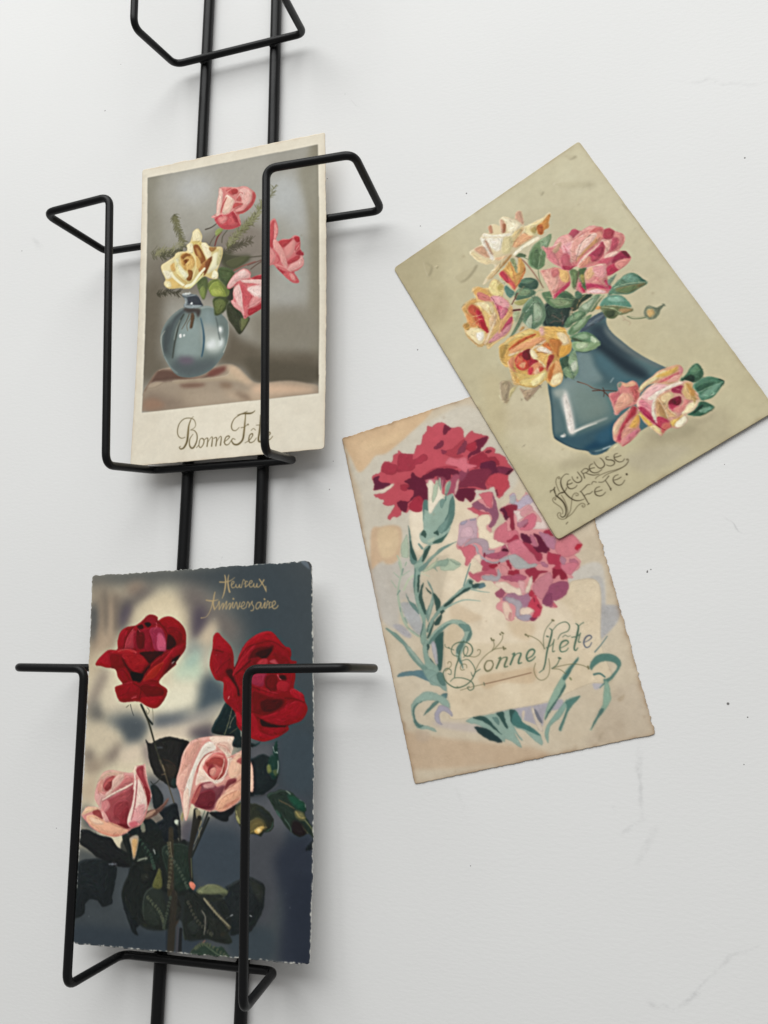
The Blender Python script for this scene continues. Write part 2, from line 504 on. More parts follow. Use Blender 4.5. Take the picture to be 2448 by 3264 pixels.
ART = {}
ART['M'] = '''
Q 160,156,144 b 2|58,90 1746,98 1753,2337 87,2335
p c 139,134,117 b 86|35,64 218,54 165,280 230,731 219,1165 53,1285
p c 168,165,154 b 129|195,175 737,123 1259,123 1258,478 741,600 356,461
p c 182,182,178 b 103|368,185 661,196 738,348 587,444 401,345
p c 127,119,104 b 110|92,855 441,838 891,698 1215,894 1221,1383 454,1313 106,1263
p c 135,124,112 b 72|780,722 1215,781 1219,1209 861,1119
p c 180,182,179 b 109|1285,314 1544,363 1615,693 1579,902 1433,704 1300,681
p c 169,167,157 b 116|1332,1148 1615,1263 1640,1687 1442,1800 1294,1640
p c 178,177,173 b 89|1364,1473 1545,1499 1547,1661 1367,1650
p c 140,133,113 b 44|1649,195 1786,222 1782,1922 1649,1905 1665,1200
p c 147,142,124 b 54|1567,280 1756,288 1752,760 1623,551
p c 111,102,86 b 83|38,1176 231,1132 263,1566 242,1776 342,1964 41,2034
p c 103,93,77 b 69|876,1821 920,1584 1070,1784 1701,1959 1772,2265 1222,2189 1041,2047 786,1968
p c 139,132,116 b 86|1065,1569 1628,1545 1768,1900 1285,1907
p c 92,84,69 b 43|1074,1948 1358,2010 1730,2108 1731,2227 1222,2183 1121,2076
P c 163,144,122 b 10|86,2152 142,2060 213,1970 296,1952 386,1955 568,2025 751,2006 860,1981 947,1991 1019,2031 1078,2092 1137,2153 1208,2188 1362,2192 1500,2201 1637,2236 1759,2290 1763,2492 58,2317
p c 140,120,102 b 61|147,2159 431,2259 509,2322 133,2310
p c 176,156,132 b 75|501,2170 942,2273 1087,2356 581,2302
p c 107,79,67 b 21|213,1970 281,1957 388,1983 495,2045 644,2072 760,2041 776,2070 616,2093 392,2068 271,2068 173,2071 150,2075
p c 125,74,64 b 24|717,2063 759,2013 860,1998 904,2010 876,2048 791,2079
p c 194,171,140 b 18|392,2075 645,2086 892,2084 955,2023 1035,2066 1109,2149 1009,2152 865,2122 646,2110 423,2099
p c 208,177,144 b 30|904,2017 976,2012 1065,2104 1152,2181 1081,2180
p c 128,95,78 b 24|454,2116 609,2120 706,2141 648,2159 500,2149
p c 138,112,89 b 30|837,2146 938,2157 961,2200 882,2198
p c 216,179,146 b 43|1153,2208 1362,2212 1638,2269 1719,2318 1434,2313 1184,2299
p c 197,169,139 b 44|869,2231 1225,2290 1435,2353 1157,2350
p c 122,101,83 b 32|991,2244 1113,2291 1129,2333 1013,2274
p c 157,122,98 b 34|105,2224 219,2222 314,2302 119,2316
p c 179,157,132 b 19|121,2107 195,2066 287,2083 198,2122
s c 107,79,64 b 10 w 7.3|100,2140 142,2067 206,1976 288,1956
s c 214,187,160 b 5 w 4.4|235,1962 288,1951 356,1955
P 115,130,125 b 4|462,1405 395,1428 321,1481 263,1559 236,1648 248,1742 283,1845 340,1936 396,2005 458,2044 555,2062 658,2053 745,2019 815,1958 871,1882 900,1783 915,1681 899,1595 846,1525 778,1460 695,1420 583,1419
p c 139,156,152 b 54|430,1560 625,1558 649,1827 622,1893 412,1861 378,1765
p c 88,100,99 b 36|462,1409 366,1466 285,1548 260,1679 283,1838 367,1862 384,1745 402,1613 458,1500
p c 72,79,80 b 25|279,1597 338,1548 314,1686 311,1806 272,1766
p c 87,97,99 b 54|382,1871 534,1903 711,1918 822,1945 716,2029 570,2060 458,2040 356,1945
p c 107,95,109 b 33|427,1869 547,1877 579,1930 475,1931
p c 131,149,148 b 54|644,1462 741,1490 782,1607 733,1699 672,1649
p c 156,163,156 b 40|656,1590 797,1637 838,1754 676,1761
p c 194,203,195 b 48|697,1715 785,1712 853,1777 841,1851 753,1861 693,1812
p c 221,227,226 b 27|706,1765 771,1745 788,1810 715,1814
p c 207,218,217 b 19|812,1632 849,1644 843,1692 813,1674
p c 238,240,234 b 6|816,1640 838,1646 835,1677 820,1672
p c 215,223,220 b 21|816,1765 859,1743 861,1805 825,1821
s c 60,64,56 b 9 w 11.7,14.6,8.8|464,1466 422,1538 396,1647 377,1758 367,1862
s c 74,81,84 b 14 w 19.1,14.7|485,1419 382,1497 340,1591 315,1715
s c 41,80,103 b 9 w 5.8,15.9,10.1|631,1524 657,1619 671,1718 667,1815 655,1883
s c 79,90,88 b 9 w 7.2|780,1537 800,1610 814,1695 830,1753
s c 148,160,150 b 9 w 7.3|428,1517 394,1598 375,1694
p c 93,74,56 b 9|539,1462 571,1494 565,1550 552,1605 529,1602 534,1532
s c 106,75,51 b 5 w 10.2,5.8|555,1471 549,1534 533,1602
s c 87,68,50 b 5 w 7.3,4.4|517,1473 489,1540 447,1605
s c 107,81,56 b 5 w 5.8,2.9|534,1511 498,1569 508,1627
p c 75,68,64 b 14|462,1409 621,1438 609,1514 577,1467 502,1457
p c 242,242,236 b 5|427,1652 448,1651 446,1679 431,1679
p c 230,235,230 b 5|468,1657 483,1659 480,1676 467,1674
s c 185,182,164 b 3 w 3.7,5.9,3.7|279,1597 245,1649 249,1728 274,1823
s c 216,205,181 b 3 w 3.6|903,1610 911,1687 898,1789 863,1874
s c 147,158,154 b 7 w 5.8|283,1838 340,1936 419,2008
P 93,102,106 b 3|439,1281 481,1269 564,1295 587,1302 618,1342 642,1392 654,1414 606,1422 538,1421 470,1403 461,1380 476,1357 467,1324
p c 63,67,74 b 7|497,1314 587,1313 626,1354 650,1407 575,1403 514,1373
p c 155,166,168 b 6|467,1310 494,1342 484,1390 469,1395 465,1374 476,1354
p c 141,151,154 b 5|469,1395 545,1392 643,1409 606,1425 531,1422
s c 200,206,208 b 2 w 3.7|443,1281 497,1300 572,1300
p c 223,228,228 b 3|529,1368 548,1368 545,1385 533,1387
p 200,203,198 b 2|444,1271 500,1270 534,1284 518,1267 511,1265 523,1286 466,1285
s 92,90,63 b 3 w 6.7|342,532 375,625 415,711 440,809
f 95,93,66 b 2 w 3.8,62.3|338,502 358,571 383,648 415,726 448,825
f 118,115,80 b 2 w 3,50.3|342,517 375,625 432,765
f 93,91,66 b 2 w 3.8,70.7|107,828 209,852 311,861 411,855
f 138,135,95 b 2 w 3,60.9|155,858 232,819 318,848 409,790
f 79,78,57 b 2 w 3.7,60.7|211,888 303,874 411,877
f 74,70,55 b 2 w 4.5,60.3|183,1232 245,1233 314,1229 391,1255
s 94,90,65 b 3 w 5.8|887,918 959,816 1040,751 1112,693 1214,555
f 101,99,63 b 2 w 4.3,71.4|879,917 959,816 1040,751 1127,681 1229,544
f 138,138,95 b 1 w 2.9,64.2|894,883 966,796 1054,726 1141,656 1214,555
f 91,84,67 b 2 w 3.6,58.4|880,966 968,910 1041,886 1099,875
s 75,69,54 b 4 w 7.2|843,967 969,1002 1079,1026 1231,1036
f 79,74,58 b 2 w 3.6,58.6|850,947 931,911 1019,904
f 125,124,96 b 2 w 2.9,49.4|1285,511 1307,464 1322,423
s 70,61,51 b 4 w 10.6,7.6|660,696 722,685 784,651
s 84,80,61 b 4 w 7.5|877,740 832,792 825,849
s 122,63,56 b 5 w 16.6,12.1|816,745 778,797 756,867
s 91,79,61 b 3 w 6.1|762,765 724,811 702,851
p 143,154,82 b 4|762,736 792,708 839,715 816,752 770,774
p 77,77,56 b 31|826,923 949,986 1100,1011 1093,1060 1004,1097 914,1127 829,1055
p 87,89,60 b 12|874,1040 987,1014 1093,1024 1049,1075 944,1109
s 154,74,62 b 4 w 8.9,5.9|944,1131 1049,1097 1153,1077
s 90,66,54 b 4 w 7.3|1109,1142 1154,1113 1213,1086
s 107,74,64 b 4 w 8.8|1079,1101 1213,1072
p 76,90,57 b 6|806,1081 898,1099 952,1154 938,1217 894,1269 840,1232 800,1167
s 109,122,80 b 4 w 6|814,1104 891,1152 908,1227
p 70,80,47 b 6|751,1364 827,1346 903,1371 890,1456 846,1507 778,1520 761,1452
p 102,113,60 b 9|767,1395 828,1375 874,1425 838,1492 785,1499
p 62,66,48 b 7|882,1440 942,1420 1011,1502 1102,1586 1074,1653 1017,1724 955,1637 900,1558
p 107,112,68 b 6|1021,1589 1095,1592 1082,1647 1031,1697
s 47,51,37 b 3 w 4.4|1017,1724 1021,1603 982,1512
s 58,58,41 b 4 w 7.3|908,1574 963,1652 1017,1717 1074,1653 1106,1593
p 59,58,48 b 10|863,1279 939,1275 942,1406 889,1384
p 110,122,59 b 4|686,1223 732,1186 801,1189 886,1282 910,1322 888,1362 820,1352 743,1334 703,1270
P 140,154,63 b 4|710,1256 748,1211 801,1211 856,1292 873,1352 819,1348 751,1335 719,1294
p c 167,176,76 b 15|749,1276 826,1288 842,1334 758,1329
s c 108,122,51 b 3 w 3.7|801,1204 825,1273 865,1359
p 89,102,58 b 6|586,1177 668,1146 699,1222 683,1304 658,1357 619,1295
p 123,138,69 b 6|618,1267 647,1228 671,1274 665,1344 635,1326
p 81,97,58 b 6|808,1104 882,1101 942,1153 914,1226 847,1187
s 59,69,44 b 3 w 4.3|801,1096 883,1122 949,1154
P 224,198,124 b 2|221,970 274,942 350,903 365,877 411,866 472,872 483,845 475,815 509,792 530,730 537,695 583,674 614,715 630,761 623,810 669,825 699,859 745,877 812,884 835,909 832,973 800,1067 786,1108 796,1151 780,1181 721,1168 660,1138 601,1172 557,1208 520,1231 466,1227 420,1213 313,1204 266,1172 253,1141 268,1114 255,1076 230,1029
p c 239,223,175 b 9|538,710 583,681 622,753 616,809 562,800 531,767
p c 217,189,106 b 9|509,799 577,789 631,819 578,846 517,844
p c 242,227,184 b 7|623,825 669,829 715,897 724,970 694,979 656,930
p c 239,224,178 b 7|479,816 517,800 540,833 534,897 487,868
p c 150,87,42 b 4|544,833 586,829 632,898 664,967 672,1019 627,1026 588,955 557,900
p c 194,138,69 b 7|571,859 610,894 626,954 595,942
p c 185,118,58 b 4|598,1064 635,1013 731,964 739,987 703,1045 660,1117 630,1126
p c 140,79,42 b 5|665,1010 735,961 717,1026 674,1112 652,1122
p c 169,120,64 b 5|700,873 775,882 745,916 715,911
p c 234,226,184 b 11|738,944 798,939 793,1066 734,1099 689,1114 732,1014
p c 201,191,134 b 7|805,897 827,922 821,985 793,1052 777,1021
p c 242,235,198 b 8|749,1102 787,1122 784,1171 735,1164
p c 234,217,160 b 11|228,971 343,924 361,1006 324,1058 262,1049
p c 239,228,192 b 7|238,1023 316,1050 326,1123 279,1102
p c 217,169,90 b 8|314,984 360,963 369,1036 331,1038
p c 230,191,106 b 11|272,1130 341,1104 419,1180 390,1212 297,1191
p c 240,223,168 b 8|257,1134 311,1135 328,1188 281,1181
p c 233,216,148 b 6|358,905 411,877 427,894 398,961 416,1051 479,1132 449,1138 386,1075 360,992
p c 238,230,187 b 6|367,942 390,938 404,1049 479,1132 493,1098 454,1049
p c 208,154,74 b 6|412,913 457,884 519,909 558,979 545,1035 477,1053 437,1011
p c 154,95,43 b 6|420,914 473,890 519,919 473,923 444,947
p c 176,114,47 b 4|444,947 481,939 513,972 491,1012 452,999
p c 126,69,31 b 4|451,955 474,952 490,976 468,994
p c 223,174,92 b 4|475,988 535,954 551,1000 530,1054 484,1047
s c 232,198,122 b 2 w 5.2|444,954 474,937 512,958 483,989 445,1019
s c 239,217,153 b 2 w 8.9|472,880 534,911 566,973 575,1032 554,1093 540,1141
p c 220,174,92 b 6|573,939 611,973 620,1039 583,1055
p c 143,85,39 b 4|492,1055 538,1069 539,1127 517,1159 479,1139 501,1107
s c 241,232,188 b 4 w 25.2,19.3|324,1058 356,1106 419,1166 466,1201
s c 214,220,144 b 4 w 11.7|519,1224 601,1165 652,1108
s c 240,235,192 b 4 w 29.4,22|481,1204 541,1191 600,1122 658,1066
s c 207,155,79 b 3 w 5.9|443,1212 480,1175 449,1149 386,1082
P 221,127,121 b 2|799,326 874,329 956,348 1038,352 1097,385 1148,437 1152,494 1112,565 1039,606 994,616 1010,704 958,731 892,734 824,712 779,664 752,610 718,589 748,573 770,555 773,462 791,394
p c 238,191,174 b 6|799,337 829,372 822,471 800,568 771,577 777,463
p c 237,179,168 b 13|986,379 1052,369 1111,416 1104,486 1053,505 1016,456
p c 236,172,160 b 8|1053,412 1111,430 1097,520 1038,531 1023,478
p c 201,80,79 b 5|1126,426 1152,452 1145,507 1097,570 1016,609 957,588 1053,555 1112,501
p c 231,147,139 b 3|957,574 1038,524 1068,536 1031,579
p c 205,85,82 b 7|866,357 934,348 986,379 979,420 911,408
p c 185,65,63 b 3|911,372 963,364 971,405 926,404
s c 236,174,160 b 2 w 5.8|866,378 911,358 949,350 986,379 978,413 934,419
s c 184,68,63 b 1 w 3.6|979,420 1001,403 1030,422
p c 208,96,90 b 3|964,468 1001,424 1008,483
s c 240,194,176 b 2 w 5.1|971,455 993,423 1005,446
p c 239,195,172 b 7|867,407 942,464 934,505 898,570 830,573 845,489
s c 247,221,200 b 2 w 8.8|870,408 919,452
s c 196,83,76 b 3 w 10.3|867,429 837,488 812,555
p c 199,80,77 b 4|934,520 971,490 1031,515 1009,540 942,550
s c 239,181,165 b 2 w 5.1|920,567 949,544 1038,524 1016,506 949,483
P 204,74,80 b 1|752,610 808,583 838,592 883,586 935,570 965,604 1010,704 958,731 892,734 824,712 779,664
p c 229,133,128 b 12|786,615 861,600 876,638 824,672
p c 212,87,90 b 10|891,626 957,624 980,699 914,702
p c 185,56,64 b 7|913,580 942,578 987,679 950,665
s 239,176,162 b 1 w 4.4|722,590 763,586 816,574 875,588 920,567
s 235,167,156 b 1 w 4.4|939,570 972,626 1006,707
P 221,107,108 b 2|886,1260 937,1181 989,1145 1049,1126 1110,1171 1111,1222 1170,1209 1229,1211 1260,1280 1262,1459 1219,1517 1102,1571 1058,1587 1027,1525 958,1466 927,1411 949,1392 944,1334 962,1279 991,1254 909,1293
p c 236,179,172 b 7|893,1254 945,1182 1042,1132 1102,1177 1096,1219 1006,1228 917,1287
p c 241,199,191 b 8|990,1160 1050,1140 1065,1193 1005,1199
p c 185,58,66 b 5|1125,1210 1229,1215 1245,1256 1141,1241
p c 240,192,183 b 5|1021,1230 1141,1241 1245,1263 1245,1306 1141,1277 1051,1256
p c 210,84,90 b 7|1014,1265 1052,1285 1143,1406 1137,1477 1056,1479 1023,1360
p c 243,207,198 b 11|1082,1311 1245,1306 1246,1392 1188,1427 1143,1392
p c 233,148,144 b 10|1143,1399 1203,1429 1145,1478 1100,1478
p c 239,185,178 b 7|951,1306 992,1269 1015,1315 1033,1447 1026,1504 972,1410
s c 245,214,204 b 2 w 5.9|995,1262 1023,1360 1033,1462 1049,1536
p c 230,156,152 b 5|930,1404 995,1449 1049,1521 1058,1580 1027,1525 958,1466
p c 181,47,56 b 5|1086,1512 1160,1494 1247,1457 1234,1519 1117,1573
p c 217,102,106 b 4|1056,1494 1093,1470 1087,1541 1058,1580
s c 239,170,163 b 2 w 6.5|1093,1495 1159,1473 1218,1438 1254,1415
s c 196,69,76 b 3 w 5.9|984,1239 939,1290 902,1292
P 220,109,110 b 2|1255,775 1285,737 1322,707 1344,718 1366,787 1367,852 1348,906 1374,925 1411,910 1477,920 1521,895 1564,913 1575,951 1579,1030 1611,1082 1597,1097 1608,1134 1604,1183 1558,1219 1522,1234 1558,1297 1565,1333 1515,1329 1457,1281 1405,1224 1354,1166 1324,1132 1273,1132 1250,1063 1256,920
p c 207,77,81 b 7|1292,781 1322,721 1337,789 1323,895 1286,947
p c 233,141,135 b 5|1337,746 1363,808 1359,865 1337,897 1330,831
p c 198,67,72 b 7|1286,896 1323,895 1323,974 1286,954
p c 228,136,132 b 5|1271,966 1323,1003 1346,1064 1317,1124 1273,1124
p c 197,63,69 b 5|1374,925 1477,924 1506,918 1462,968 1404,987
p c 231,144,137 b 11|1433,999 1499,946 1528,950 1514,1048 1456,1096 1433,1049
p c 187,48,56 b 3|1524,907 1564,917 1571,958 1542,960 1521,928
p c 207,85,88 b 3|1528,1000 1575,965 1571,1015 1535,1044
s c 237,167,157 b 1 w 4.3|1521,1049 1571,986
p c 169,48,58 b 3|1535,1066 1575,1037 1611,1082 1593,1093
p c 201,70,76 b 5|1456,1124 1543,1081 1579,1108 1543,1131 1470,1148
p c 237,163,155 b 8|1478,1164 1564,1127 1586,1088 1608,1141 1597,1182 1521,1213 1464,1204
p c 234,154,146 b 3|1323,909 1352,914 1404,987 1434,1057 1460,1168 1442,1179 1405,1131 1382,1056 1330,983
s c 192,67,74 b 2 w 5.8|1360,1052 1383,1099 1361,1124
p c 185,54,64 b 3|1354,1159 1405,1195 1478,1228 1514,1233 1464,1261 1405,1224
p c 217,92,96 b 5|1420,1226 1507,1232 1558,1311 1558,1332 1479,1299
p c 232,143,137 b 5|1478,1235 1515,1255 1536,1307 1500,1295
s c 238,170,160 b 2 w 5|1346,1136 1420,1169 1493,1223
lettering
s 101,85,47 w 4.9,8.6,6.2,3.7|528,2601 493,2607 461,2582 450,2534 465,2473 509,2435 565,2433 607,2454 624,2499 611,2526 576,2541
s 101,85,47 w 3.7,4.9|600,2422 581,2437 565,2464
s 101,85,47 w 7.4,18.4,18.4,9.8,4.9|576,2446 558,2502 554,2577 548,2642 523,2691 493,2703 477,2687 489,2678
s 143,124,76 w 6.1|567,2474 558,2530 553,2595
s 101,85,47 w 3.7,8.6,14.7,11,4.9|576,2541 612,2549 640,2585 643,2641 620,2695 595,2704 574,2673 575,2621 603,2581
s 101,85,47 w 4.9,9.7,6.1|641,2705 664,2681 673,2635 697,2628 712,2650 705,2684 683,2707 666,2690 668,2644
s 101,85,47 w 6.1,10.9|718,2639 739,2627 748,2642 743,2702
s 101,85,47 w 3.6,6,12.1|745,2674 777,2626 791,2632 787,2703
s 101,85,47 w 6,10.9|803,2638 823,2630 832,2645 827,2705
s 101,85,47 w 3.6,6,12|830,2677 859,2629 875,2635 870,2703
s 101,85,47 w 4.8,9.6,9.6,4.8|899,2679 928,2663 952,2640 938,2628 915,2643 907,2684 925,2706 951,2698 968,2671
s 101,85,47 w 4.8,16.7,11.9,4.8|1018,2453 1076,2444 1135,2449 1164,2442 1181,2429
s 101,85,47 w 3.6,9.6,4.8|1110,2427 1057,2446 994,2479 967,2532 975,2575 1008,2587 1040,2562
s 101,85,47 w 7.2,16.7,16.7,9.5,4.8|1094,2452 1091,2517 1086,2599 1076,2672 1038,2709 999,2707 974,2677 983,2656 1007,2666
s 143,124,76 w 6|1091,2470 1088,2553 1084,2627
s 101,85,47 w 6,4.8,11.9|1056,2567 1089,2563 1119,2542 1121,2547
s 101,85,47 w 4.7,9.5,9.5,4.7|1098,2704 1139,2683 1167,2646 1160,2629 1139,2643 1133,2682 1147,2706 1179,2698 1202,2670
s 101,85,47 w 4.7|1151,2601 1171,2585 1192,2602
s 101,85,47 w 7.1,15.3,14.1,7.1|1233,2473 1232,2549 1227,2631 1221,2677 1230,2705 1261,2700 1279,2677
s 101,85,47 w 4.7|1196,2559 1238,2559 1284,2554
s 101,85,47 w 4.7,9.4,9.4,4.7|1279,2682 1312,2662 1328,2645 1318,2631 1297,2647 1295,2679 1309,2699 1332,2691 1351,2669
'''
